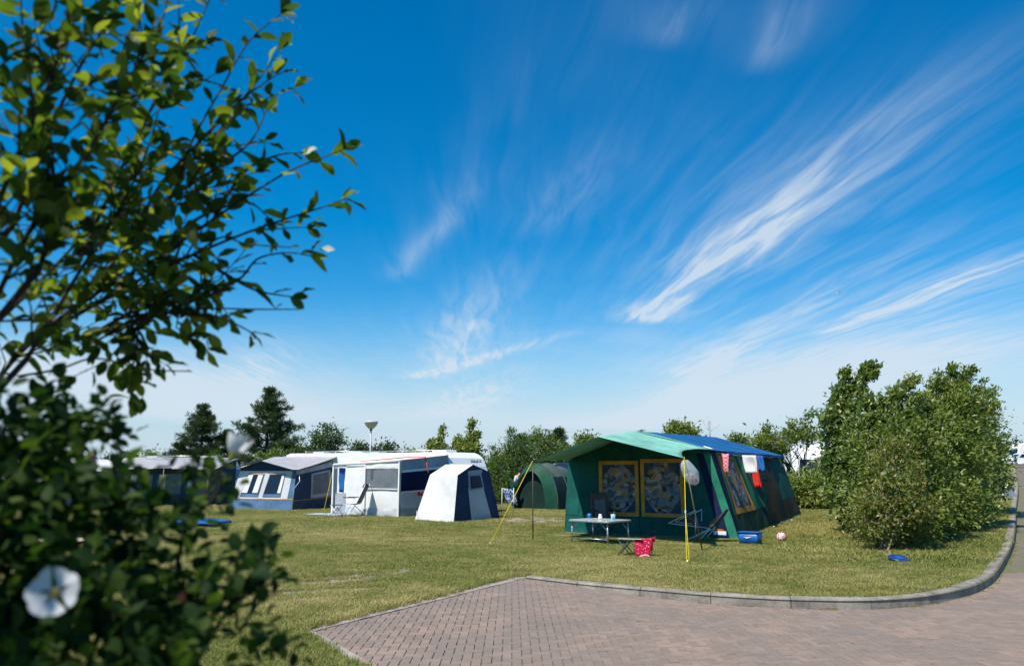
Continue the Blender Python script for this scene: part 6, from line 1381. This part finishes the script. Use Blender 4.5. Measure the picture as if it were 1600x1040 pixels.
shrub('tree', 'pale green bush on the left skyline beside the short pine', 'tree', on(-27.52, 60.0), [B((-27.52, 60.0, 1.62), (0.89, 0.83, 0.64)), B((-27.76, 60.0, 0.95), (1.18, 0.94, 0.77)), B((-27.11, 60.0, 1.13), (0.83, 0.71, 0.63))], 186, 40, 0.16, 'willow', 70, 5, 'bark', FD, cl=0.28)
shrub('tree', 'bush at the foot of the second pine', 'tree', on(-21.65, 58.0), [B((-21.65, 58.0, 1.83), (0.93, 0.87, 0.68)), B((-21.9, 58.0, 1.05), (1.24, 0.99, 0.85)), B((-21.22, 58.0, 1.25), (0.87, 0.74, 0.7))], 194, 40, 0.16, 'willow', 71, 5, 'bark', FD, cl=0.28)
shrub('tree', 'leafy bush behind the far left awning', 'tree', on(-34.57, 60.0), [B((-34.57, 60.0, 2.01), (1.11, 1.03, 0.81)), B((-34.87, 60.0, 1.18), (1.48, 1.18, 0.96)), B((-34.05, 60.0, 1.41), (1.03, 0.89, 0.79))], 210, 40, 0.16, 'hedge_mid', 72, 5, 'bark', FD, cl=0.28)
shrub('tree', 'bush left of the knobbly tree behind the grey canopy', 'tree', on(-32.48, 62.0), [B((-32.48, 62.0, 1.66), (0.99, 0.93, 0.72)), B((-32.74, 62.0, 1.0), (1.32, 1.06, 0.81)), B((-32.02, 62.0, 1.19), (0.93, 0.79, 0.67))], 194, 40, 0.16, 'willow', 73, 5, 'bark', FD, cl=0.28)
shrub('tree', 'small tree top behind the mint canopy', 'tree', on(4.81, 52.0), [B((4.81, 52.0, 3.52), (0.51, 0.48, 0.37)), B((4.67, 52.0, 1.63), (0.68, 0.55, 1.32)), B((5.05, 52.0, 1.95), (0.48, 0.41, 1.09))], 154, 40, 0.16, 'hedge_mid', 74, 5, 'bark', FD, cl=0.27)
shrub('tree', 'wide low bush behind the utility tent', 'tree', on(-3.18, 50.0), [B((-3.18, 50.0, 1.61), (1.23, 1.15, 0.81)), B((-3.51, 50.0, 1.02), (1.64, 1.31, 0.82)), B((-2.61, 50.0, 1.21), (1.15, 0.98, 0.68))], 250, 40, 0.16, 'hedge_mid', 75, 5, 'bark', FD, cl=0.27)
shrub('tree', 'bush behind the domes', 'tree', on(4.33, 52.0), [B((4.33, 52.0, 1.36), (0.96, 0.9, 0.69)), B((4.07, 52.0, 0.86), (1.28, 1.02, 0.7)), B((4.78, 52.0, 1.02), (0.9, 0.77, 0.57))], 210, 40, 0.16, 'hedge_dark', 76, 5, 'bark', FD, cl=0.27)
shrub('tree', 'bush beyond the blue roof ridge', 'tree', on(9.02, 54.0), [B((9.02, 54.0, 1.94), (1.33, 1.24, 0.97)), B((8.67, 54.0, 1.22), (1.77, 1.42, 0.99)), B((9.64, 54.0, 1.46), (1.24, 1.06, 0.81))], 250, 40, 0.16, 'hedge_dark', 77, 5, 'bark', FD, cl=0.27)
shrub('tree', 'bush beyond the blue roof, toward the hedge', 'tree', on(13.02, 52.0), [B((13.02, 52.0, 1.71), (1.28, 1.19, 0.87)), B((12.68, 52.0, 1.08), (1.71, 1.36, 0.88)), B((13.62, 52.0, 1.29), (1.19, 1.02, 0.72))], 250, 40, 0.16, 'hedge_mid', 78, 5, 'bark', FD, cl=0.27)
shrub('tree', 'dense bush closing the gap beyond the roof end', 'tree', on(13.97, 44.0), [B((13.97, 44.0, 1.43), (1.08, 1.01, 0.72)), B((13.68, 44.0, 0.9), (1.44, 1.15, 0.73)), B((14.48, 44.0, 1.07), (1.01, 0.87, 0.6))], 250, 40, 0.16, 'hedge_dark', 79, 5, 'bark', FD, cl=0.26)
shrub('tree', 'green bush behind the white awning', 'tree', on(-7.54, 50.0), [B((-7.54, 50.0, 1.48), (1.41, 1.32, 0.75)), B((-7.92, 50.0, 0.94), (1.89, 1.51, 0.76)), B((-6.88, 50.0, 1.11), (1.32, 1.13, 0.62))], 274, 40, 0.16, 'hedge_mid', 80, 5, 'bark', FD, cl=0.27)
shrub('tree', 'green bush between lamp post and round tree', 'tree', on(-10.93, 54.0), [B((-10.93, 54.0, 1.51), (1.13, 1.05, 0.77)), B((-11.23, 54.0, 0.96), (1.51, 1.2, 0.78)), B((-10.4, 54.0, 1.14), (1.05, 0.9, 0.64))], 226, 40, 0.16, 'hedge_dark', 81, 5, 'bark', FD, cl=0.27)
shrub('tree', 'bush at the far left edge behind the tree branches', 'tree', on(-38.41, 62.0), [B((-38.41, 62.0, 1.74), (1.53, 1.42, 0.88)), B((-38.82, 62.0, 1.1), (2.03, 1.63, 0.89)), B((-37.7, 62.0, 1.31), (1.42, 1.22, 0.73))], 250, 40, 0.16, 'hedge_dark', 82, 5, 'bark', FD, cl=0.28)
shrub('tree', 'dark thicket beyond the parked car', 'tree', on(74.29, 118.0), [B((74.29, 118.0, 3.89), (3.27, 3.05, 1.97)), B((73.42, 118.0, 2.46), (4.35, 3.48, 1.99)), B((75.81, 118.0, 2.93), (3.05, 2.61, 1.64))], 270, 40, 0.3, 'far_dark', 83, 5, 'bark', FD, cl=0.34)
# --- low sandy dune behind the far left
mb = MB().grid(lambda i, j: (-95 + 95 * i, 108 + 16 * j, 0.2 + (2.7 + 0.9 * noise.noise(Vector((i * 9, 0, 0)))) * math.sin(math.pi * j) * min(1, 6 * min(i, 1 - i) + 0.02) - 0.4), 60, 8)
tag(mb.build('dune_hill', M['sand'], None, True), 'low sandy dune on the left horizon', kind='structure')

# ================================================================== near shrub branches at the left (a small tree and a white rose below it)
def leaf_shape(seed, obov=0.58, curl=0.16, w=0.245, wavy=0.03):
    rr = np.random.RandomState(seed); n = 6; V_ = []; F_ = []
    for k in range(n + 1):
        t = k / n; hw = w * math.sin(math.pi * min(1, t ** (1.25 if obov > 0.5 else 0.9))) ** 0.75 if 0 < k < n else 0.0
        z = -curl * t * t + rr.normal(0, wavy) * 0.3
        for s in (-1, 0, 1): V_.append((t, s * hw, z + abs(s) * hw * 0.28 + (rr.normal(0, wavy) if s and 0 < k < n else 0)))
    for k in range(n):
        for s in (0, 1): a = k * 3 + s; F_.append((a, a + 3, a + 4, a + 1))
    return np.array(V_), np.array(F_)
def place_leaves(P, D, L, shapes, rr, up_bias=0.9):
    n = len(P); D = unit(D); ref = rr.normal(0, 0.8, (n, 3)); ref[:, 2] = np.abs(ref[:, 2]) + up_bias
    Sd = unit(np.cross(ref, D)); Nn = np.cross(D, Sd); kind = rr.randint(0, len(shapes), n)
    Rm = np.stack([D, Sd, Nn], 2)      # columns
    return Rm, kind
def split_leaves(parent, P, Rm, L, kind, shapes, m, rr, score, n_own=300, own_name='leaf', rest_name='leaves'):
    order = np.argsort(-score); own = order[:n_own]; rest = order[n_own:]
    mes = []
    for k, (v_, f_) in enumerate(shapes):
        me = np_mesh(own_name + '_shape', v_, f_, np.full(len(v_), 0.16 * k), True); me.materials.append(m); mes.append(me)
    for i in own:
        o = bpy.data.objects.new(own_name, mes[kind[i]]); C.objects.link(o); o.parent = parent
        Mx = Matrix([[*(Rm[i][r] * L[i]), P[i][r]] for r in range(3)] + [[0, 0, 0, 1]]); o.matrix_local = Mx
    V_ = []; F_ = []; Q_ = []; off = 0
    for k, (v_, f_) in enumerate(shapes):
        s_ = rest[kind[rest] == k]; n_ = len(s_)
        if not n_: continue
        vv = np.einsum('nij,kj->nki', Rm[s_], v_) * L[s_][:, None, None] + P[s_][:, None, :]
        V_.append(vv.reshape(-1, 3)); F_.append((f_[None] + (np.arange(n_) * len(v_))[:, None, None] + off).reshape(-1, 4)); Q_.append(np.repeat(rr.rand(n_), len(v_))); off += n_ * len(v_)
    tag(link(rest_name, np_mesh(rest_name, np.concatenate(V_), np.concatenate(F_), np.concatenate(Q_), True), m, parent), kind='stuff')
rr = np.random.RandomState(77)
ft = empty('small_tree', (-2.75, 2.3, 0), 0, 'near small tree with toothed green leaves on thin branches reaching into the sky', 'tree')
FB = np.array([-2.75, 2.3, 0.0])
BR = [
 [(-1.51, 2.2, 1.66), (-1.39, 2.2, 1.91), (-1.25, 2.2, 2.07), (-1.12, 2.25, 2.24), (-1.03, 2.3, 2.41), (-0.98, 2.3, 2.59), (-0.92, 2.35, 2.79), (-0.86, 2.4, 2.98), (-0.76, 2.4, 3.08)],
 [(-1.36, 2.25, 1.99), (-1.21, 2.3, 2.13), (-1.05, 2.3, 2.23), (-0.92, 2.35, 2.36), (-0.81, 2.4, 2.47), (-0.7, 2.4, 2.54), (-0.62, 2.45, 2.6), (-0.55, 2.45, 2.63)],
 [(-1.3, 2.3, 2.04), (-1.12, 2.3, 2.15), (-0.97, 2.35, 2.25), (-0.84, 2.4, 2.33), (-0.74, 2.45, 2.39), (-0.62, 2.45, 2.43), (-0.55, 2.5, 2.48)],
 [(-1.02, 2.2, 2.17), (-0.91, 2.2, 2.21), (-0.83, 2.2, 2.26), (-0.76, 2.2, 2.24), (-0.63, 2.2, 2.23)],
 [(-1.22, 2.3, 2.0), (-1.08, 2.3, 2.08), (-0.93, 2.3, 2.1), (-0.83, 2.35, 2.17), (-0.79, 2.4, 2.25), (-0.7, 2.4, 2.27), (-0.63, 2.4, 2.26)],
 [(-1.23, 2.25, 1.95), (-1.05, 2.25, 2.03), (-0.9, 2.25, 2.06), (-0.75, 2.3, 2.07), (-0.62, 2.3, 2.07)],
 [(-1.37, 2.2, 1.86), (-1.26, 2.2, 1.88), (-1.16, 2.2, 1.91), (-1.02, 2.2, 1.88), (-0.91, 2.25, 1.88)],
 [(-1.17, 2.3, 2.04), (-1.02, 2.3, 2.06), (-0.9, 2.35, 2.06), (-0.84, 2.35, 2.04), (-0.8, 2.4, 2.02)],
 [(-1.3, 2.0, 2.24), (-1.24, 2.0, 2.47), (-1.2, 2.05, 2.7), (-1.14, 2.1, 2.92), (-1.12, 2.1, 3.06)],
 [(-1.24, 2.2, 2.17), (-1.19, 2.25, 2.41), (-1.12, 2.3, 2.68), (-1.02, 2.3, 2.89), (-0.97, 2.35, 3.12)],
 [(-1.15, 2.3, 2.25), (-1.09, 2.35, 2.47), (-0.96, 2.4, 2.68), (-0.87, 2.45, 2.82), (-0.78, 2.45, 2.89)],
 [(-1.04, 2.3, 2.41), (-0.91, 2.3, 2.5), (-0.82, 2.35, 2.61), (-0.79, 2.4, 2.74)],
 [(-0.97, 2.35, 2.25), (-0.87, 2.35, 2.19), (-0.79, 2.4, 2.15), (-0.68, 2.4, 2.13)],
 [(-1.16, 1.9, 2.09), (-1.14, 1.9, 2.29), (-1.24, 1.95, 2.51), (-1.33, 2.0, 2.76), (-1.36, 2.0, 2.95)],
 [(-1.04, 2.3, 2.08), (-1.11, 2.3, 2.0), (-1.05, 2.3, 1.95)],
 [(-1.25, 1.9, 2.04), (-1.18, 1.9, 2.22), (-1.09, 1.95, 2.43), (-1.04, 2.0, 2.63), (-0.96, 2.0, 2.8), (-0.97, 2.05, 2.97)],
 [(-1.04, 2.4, 2.34), (-0.95, 2.4, 2.4), (-0.85, 2.45, 2.45), (-0.78, 2.45, 2.4)],
 [(-0.94, 2.4, 2.37), (-0.87, 2.45, 2.55), (-0.78, 2.5, 2.63), (-0.7, 2.5, 2.64)],
 [(-1.23, 2.0, 1.88), (-1.15, 2.05, 2.11), (-1.09, 2.1, 2.29), (-1.05, 2.15, 2.47), (-1.04, 2.2, 2.65)],
 [(-1.25, 1.8, 2.06), (-1.19, 1.8, 2.31), (-1.15, 1.85, 2.57), (-1.15, 1.9, 2.78), (-1.15, 1.9, 2.9)],
 [(-1.47, 2.1, 1.9), (-1.36, 2.15, 2.06), (-1.28, 2.2, 2.2), (-1.21, 2.25, 2.35), (-1.19, 2.3, 2.55)],
 [(-1.62, 2.4, 1.78), (-1.51, 2.45, 1.98), (-1.37, 2.5, 2.12), (-1.19, 2.5, 2.18), (-1.07, 2.55, 2.24)],
]
bare = {3, 5, 6}
roots = [np.array(p) for p in ((-1.51, 2.2, 1.66), (-1.41, 2.0, 1.75), (-1.74, 2.4, 1.86))]
LP = []; LD = []; LL = []
def smoothline(pl, n=6):
    return [np.array(v) for v in catmull([Vector(p) for p in pl], n)]
def leaves_on(line, t0, step, size, sd=0.5, tipn=3):
    line = np.array(line); seg = np.linalg.norm(np.diff(line, axis=0), axis=1); cum = np.concatenate([[0], np.cumsum(seg)]); tot = cum[-1]; s = tot * t0; side = 1
    while s < tot:
        i = min(len(seg) - 1, np.searchsorted(cum, s) - 1); i = max(0, i); p = line[i] + (line[i + 1] - line[i]) * ((s - cum[i]) / seg[i]); d = unit((line[i + 1] - line[i])[None])[0]
        sdv = np.cross(d, [0, -1, 0.15]); dirn = d * 0.75 + sdv * side * rr.uniform(0.3, 1.0) + rr.normal(0, sd, 3) * [1, 1, 0.8] + [0.1, 0, -0.1]
        LP.append(p); LD.append(dirn); LL.append(size * rr.uniform(0.6, 1.25)); side = -side; s += step * rr.uniform(0.6, 1.5)
    for _ in range(tipn): LP.append(line[-1]); LD.append(unit((line[-1] - line[-2])[None])[0] + rr.normal(0, 0.45, 3)); LL.append(size * rr.uniform(0.7, 1.1))
wood = []
for k, pl in enumerate(BR):
    ln = smoothline(pl); wood.append((ln, 0.0065 if k not in bare else 0.004, 0.0018))
    if k in bare: leaves_on(ln, 0.2, 0.10, 0.03, 0.6, 0)
    else: leaves_on(ln, 0.34, 0.047, 0.076)
# side twigs, thicker towards the left
for _ in range(320):
    k = rr.randint(0, len(BR)); 
    if k in bare: continue
    ln = wood[k][0]; i = rr.randint(1, max(2, int(len(ln) * 0.75))); p = ln[i]; d = unit((ln[min(i + 2, len(ln) - 1)] - ln[i - 1])[None])[0]
    if p[0] / p[1] > -0.42 and rr.rand() < 0.88: continue
    dd = unit((d * 0.9 + rr.normal(0, 0.75, 3) * [1, 0.9, 1])[None])[0]; Lg = rr.uniform(0.10, 0.26)
    q = [p, p + dd * Lg * 0.5 + rr.normal(0, 0.012, 3), p + dd * Lg + np.array([0.01, 0, 0.02])]
    wood.append((q, 0.0032, 0.0012)); leaves_on(q, 0.15, 0.036, 0.068, 0.6)
# unseen limbs added outside the frame, left and over the rose, to shade it
SHADE_LIMB = [[(-2.75, 2.3, 0.0), (-2.5, 1.7, 1.2), (-2.1, 1.2, 2.0), (-1.6, 0.8, 2.5), (-1.25, 0.45, 2.75)], [(-2.75, 2.3, 0.0), (-2.6, 1.6, 1.4), (-2.3, 0.8, 2.2), (-1.9, 0.2, 2.7), (-1.5, -0.2, 2.9)], [(-2.75, 2.3, 0.0), (-2.5, 2.0, 1.4), (-2.2, 1.7, 2.2), (-1.8, 1.5, 2.9), (-1.4, 1.3, 3.3)],
        [(-2.75, 2.3, 0.0), (-2.7, 1.9, 1.5), (-2.5, 1.5, 2.4), (-2.2, 1.1, 3.2), (-1.8, 0.8, 3.6)], [(-2.75, 2.3, 0.0), (-2.4, 2.2, 1.5), (-2.1, 2.3, 2.4), (-1.9, 2.3, 3.2), (-1.8, 2.2, 3.8)], [(-2.75, 2.3, 0.0), (-2.35, 1.5, 0.9), (-1.95, 1.1, 1.5), (-1.55, 0.85, 1.9), (-1.25, 0.7, 2.1)]]
for pl in SHADE_LIMB:
    ln = smoothline(pl, 8); wood.append((ln, 0.020, 0.004)); n_ = len(ln)
    for _ in range(56):
        p = ln[rr.randint(int(n_ * 0.35), n_)]; dd = unit((rr.normal(0, 1, 3) + [0.2, 0, 0.2])[None])[0]; Lg = rr.uniform(0.2, 0.48); q = [p, p + dd * Lg * 0.5 + rr.normal(0, 0.03, 3), p + dd * Lg]
        if q[2][0] > -0.72 * max(q[2][1], 0.3) and q[2][1] > 0: continue
        wood.append((q, 0.005, 0.0014)); leaves_on(q, 0.1, 0.028, 0.066, 0.7)
mb = MB()
for (ln, r0, r1) in wood: mb.tube([tuple(np.array(p) - FB) for p in ln], r0, 5, r1)
for rt in roots: mb.tube([(0.0, 0.0, -0.05), tuple((rt - FB) * 0.5 + [-0.1, 0, 0.1]), tuple(rt - FB)], 0.03, 7, 0.012)
for k in (8, 13, 15, 19, 20, 21, 18):
    p = np.array(BR[k][0]); mb.tube([(0.0, 0.05, 0.0), tuple((p - FB) * 0.55 + [-0.08, 0, 0.0]), tuple(p - FB)], 0.022, 7, 0.008)
mb.build('branches', M['twig'], ft, True)
P_ = np.array(LP); D_ = np.array(LD); L_ = np.array(LL)
SH = [leaf_shape(k) for k in range(6)]
Rm, kd_ = place_leaves(P_, D_, L_, SH, rr)
sx = P_[:, 0] / P_[:, 1]; sy = (P_[:, 2] - 1.6) / P_[:, 1]; inview = (sx > -0.62) & (sy > -0.25) & (sy < 0.62)
split_leaves(ft, P_ - FB, Rm, L_, kd_, SH, LM['fore'], rr, np.where(inview, sx + 1.0, -9) + L_ * 2)
# pale leaf undersides turned by the wind
m_pale = mat('leaf_underside', (0.46, 0.48, 0.40), 0.8, var=0.1, transl=0.2)
for p in ((-0.76, 2.4, 3.08), (-0.67, 2.42, 2.6), (-1.05, 2.2, 2.8), (-0.92, 2.3, 2.55), (-0.6, 2.4, 2.28)):
    o = link('pale_leaf', np_mesh('pale_leaf', *leaf_shape(9), None, True), m_pale, ft); o.location = tuple(np.array(p) - FB); o.rotation_euler = (rr.uniform(0.6, 1.6), rr.uniform(-0.5, 0.5), rr.uniform(-0.6, 0.6)); o.scale = (0.05, 0.06, 0.05)

# ---- white rose shrub
rs_ = np.random.RandomState(91); rr = rs_
RB = np.array([-1.15, 1.75, 0.0])
ro = empty('rose_shrub', tuple(RB), 0, 'dark near rose shrub with large white blossoms at the lower left', 'shrub')
BL = [((-1.0, 1.65, 1.65), 0.060, 0.055, 230), ((-0.88, 1.6, 1.66), 0.050, 0.030, 130), ((-0.81, 1.6, 1.69), 0.018, 0.012, 30), ((-0.91, 1.5, 1.54), 0.085, 0.06, 300), ((-0.8, 1.5, 1.54), 0.060, 0.038, 170), ((-0.69, 1.5, 1.49), 0.055, 0.030, 120),
      ((-0.85, 1.45, 1.41), 0.10, 0.075, 330), ((-0.68, 1.42, 1.39), 0.08, 0.065, 250), ((-0.64, 1.65, 1.56), 0.016, 0.040, 42), ((-0.64, 1.6, 1.5), 0.022, 0.030, 42), ((-0.58, 1.5, 1.42), 0.045, 0.030, 66), ((-0.53, 1.6, 1.41), 0.026, 0.022, 34), ((-0.53, 1.6, 1.45), 0.010, 0.012, 10), ((-0.48, 1.6, 1.37), 0.016, 0.016, 12),
      ((-0.72, 1.35, 1.32), 0.15, 0.05, 400), ((-0.57, 1.4, 1.31), 0.06, 0.04, 84), ((-0.49, 1.5, 1.29), 0.034, 0.028, 28), ((-0.46, 1.55, 1.3), 0.018, 0.018, 12), ((-1.05, 1.5, 1.57), 0.12, 0.22, 500), ((-0.98, 1.4, 1.36), 0.12, 0.16, 400), ((-0.64, 1.3, 1.26), 0.22, 0.05, 300), ((-1.06, 1.7, 1.73), 0.045, 0.035, 80), ((-0.64, 1.5, 1.35), 0.05, 0.05, 60)]
P2 = []; D2 = []; L2 = []
for c, rx, rz, n in BL:
    c = np.array(c); nt = max(3, n // 7)
    for _ in range(nt):
        d = unit(rr.normal(0, 1, (1, 3)))[0]; p = c + d * np.array([rx, 0.13, rz]) * (0.25 + 0.75 * rr.rand() ** 0.5); ax = unit((d + rr.normal(0, 0.6, 3) + [0.1, 0, 0.4])[None])[0]; sd = unit(np.cross(ax, [0.2, -1, 0.3])[None])[0]
        for q in range(7):      # a pinnate leaf of seven leaflets
            t = (q // 2) * 0.022; s = (1 if q % 2 else -1) if q < 6 else 0
            P2.append(p + ax * t); D2.append(ax * (0.5 if s else 1.0) + sd * s * 0.9 + rr.normal(0, 0.2, 3)); L2.append(rr.uniform(0.026, 0.042))
P2 = np.array(P2); D2 = np.array(D2); L2 = np.array(L2)
ok = (P2[:, 1] > 0.7); P2, D2, L2 = P2[ok], D2[ok], L2[ok]
SR = [leaf_shape(20 + k, 0.4, 0.12, 0.34, 0.03) for k in range(5)]
Rm, kd_ = place_leaves(P2, D2, L2, SR, rr)
sx = P2[:, 0] / P2[:, 1]; sy = (P2[:, 2] - 1.6) / P2[:, 1]; inview = (sx > -0.62) & (sy > -0.24)
split_leaves(ro, P2 - RB, Rm, L2, kd_, SR, LM['fore_rose'], rr, np.where(inview, L2 / P2[:, 1] + 0.006 * (sx > -0.45), -9))
CN = [[(-1.15, 1.75, 0.0), (-0.65, 1.5, 1.24), (-0.65, 1.45, 1.32), (-0.65, 1.45, 1.37), (-0.64, 1.45, 1.4)], [(-0.65, 1.45, 1.36), (-0.66, 1.45, 1.38), (-0.67, 1.45, 1.39)], [(-1.1, 1.8, 0.0), (-0.63, 1.6, 1.21), (-0.59, 1.6, 1.31), (-0.52, 1.6, 1.36), (-0.46, 1.6, 1.39)], [(-0.58, 1.6, 1.31), (-0.54, 1.6, 1.4), (-0.53, 1.6, 1.45)],
      [(-1.2, 1.8, 0.0), (-0.71, 1.65, 1.27), (-0.67, 1.65, 1.42), (-0.66, 1.65, 1.51), (-0.64, 1.65, 1.62), (-0.61, 1.6, 1.65)], [(-1.25, 1.7, 0.0), (-0.85, 1.5, 1.3), (-0.91, 1.55, 1.46), (-0.97, 1.65, 1.62), (-0.91, 1.65, 1.7), (-0.8, 1.65, 1.69)], [(-1.2, 1.7, 0.0), (-0.72, 1.45, 1.31), (-0.73, 1.5, 1.43), (-0.68, 1.5, 1.5)],
      [(-1.2, 1.72, 0.0), (-0.57, 1.5, 1.25), (-0.49, 1.5, 1.32), (-0.47, 1.55, 1.36), (-0.43, 1.55, 1.38)], [(-0.66, 1.65, 1.51), (-0.61, 1.65, 1.54), (-0.59, 1.65, 1.59)], [(-1.25, 1.7, 0.0), (-0.71, 1.3, 1.33), (-0.66, 1.2, 1.41)], [(-0.62, 1.6, 1.53), (-0.56, 1.55, 1.6), (-0.52, 1.5, 1.63)]]
for k, pl in enumerate(CN):
    ln = smoothline([np.array(p) - RB for p in pl], 5); MB().tube([tuple(p) for p in ln], 0.0065 if k in (0, 2, 4, 5, 6) else 0.004, 6, 0.0022).build('cane', M['bark_pale'] if k < 2 else M['twig'], ro, True)
m_pet = mat('rose_petal', (0.58, 0.60, 0.63), 0.7, var=0.05, transl=0.35, spec=0.2); m_sta = mat('rose_stamen', (0.38, 0.27, 0.10), 0.8); m_hip = mat('rose_hip', (0.45, 0.07, 0.02), 0.35, spec=0.5); m_cal = mat('rose_calyx', (0.10, 0.15, 0.03), 0.7)
def rose(loc, r, rot, open_):
    e = empty('blossom', tuple(np.array(loc) - RB)); e.parent = ro; e.rotation_euler = rot
    for k in range(5):
        a0 = 2 * math.pi * k / 5 + rr.normal(0, 0.1); sz = rr.uniform(0.9, 1.1)
        def f(i, j):
            w = (i - 0.5) * 1.5 * (0.25 + 0.75 * math.sin(math.pi * 0.5 * min(1, j * 1.25))); a = a0 + w * 0.85; rad = r * sz * (0.10 + 0.90 * j) * (1 - 0.10 * math.exp(-((i - 0.5) / 0.12) ** 2) * j)
            z = r * ((1 - open_) * 1.1 * j ** 1.3 + 0.10 * math.sin(3 * a + k) * j + 0.12 * abs(w) * j); sh = (1 - 0.55 * (1 - open_) * j)
            return (rad * math.cos(a) * sh, rad * math.sin(a) * sh, z + 0.0012 * (k % 3))
        MB().grid(f, 8, 7).build('petal', m_pet, e, True)
    MB().lathe([(0.0, 0.010), (r * 0.16, 0.008), (r * 0.22, 0.003), (r * 0.12, 0.0)], 14).build('stamens', m_sta, e, True)
    MB().lathe([(0.0, -r * 0.35), (r * 0.12, -r * 0.28), (r * 0.16, -r * 0.1), (r * 0.10, 0.0)], 12).build('calyx', m_cal, e, True)
rose((-0.65, 1.18, 1.43), 0.037, (R(66), R(8), R(12)), 0.85)
rose((-0.52, 1.5, 1.63), 0.040, (R(-8), R(20), 0), 0.25)
for p, r in (((-0.56, 1.4, 1.39), 0.010), ((-0.65, 1.44, 1.4), 0.006), ((-0.81, 1.55, 1.62), 0.012)):
    MB().lathe([(0.0, -r), (r * 0.8, -r * 0.6), (r, 0), (r * 0.75, r * 0.7), (r * 0.3, r * 0.95), (0.0, r * 0.9)], 14).build('rose_hip', m_hip, ro, True, loc=tuple(np.array(p) - RB))
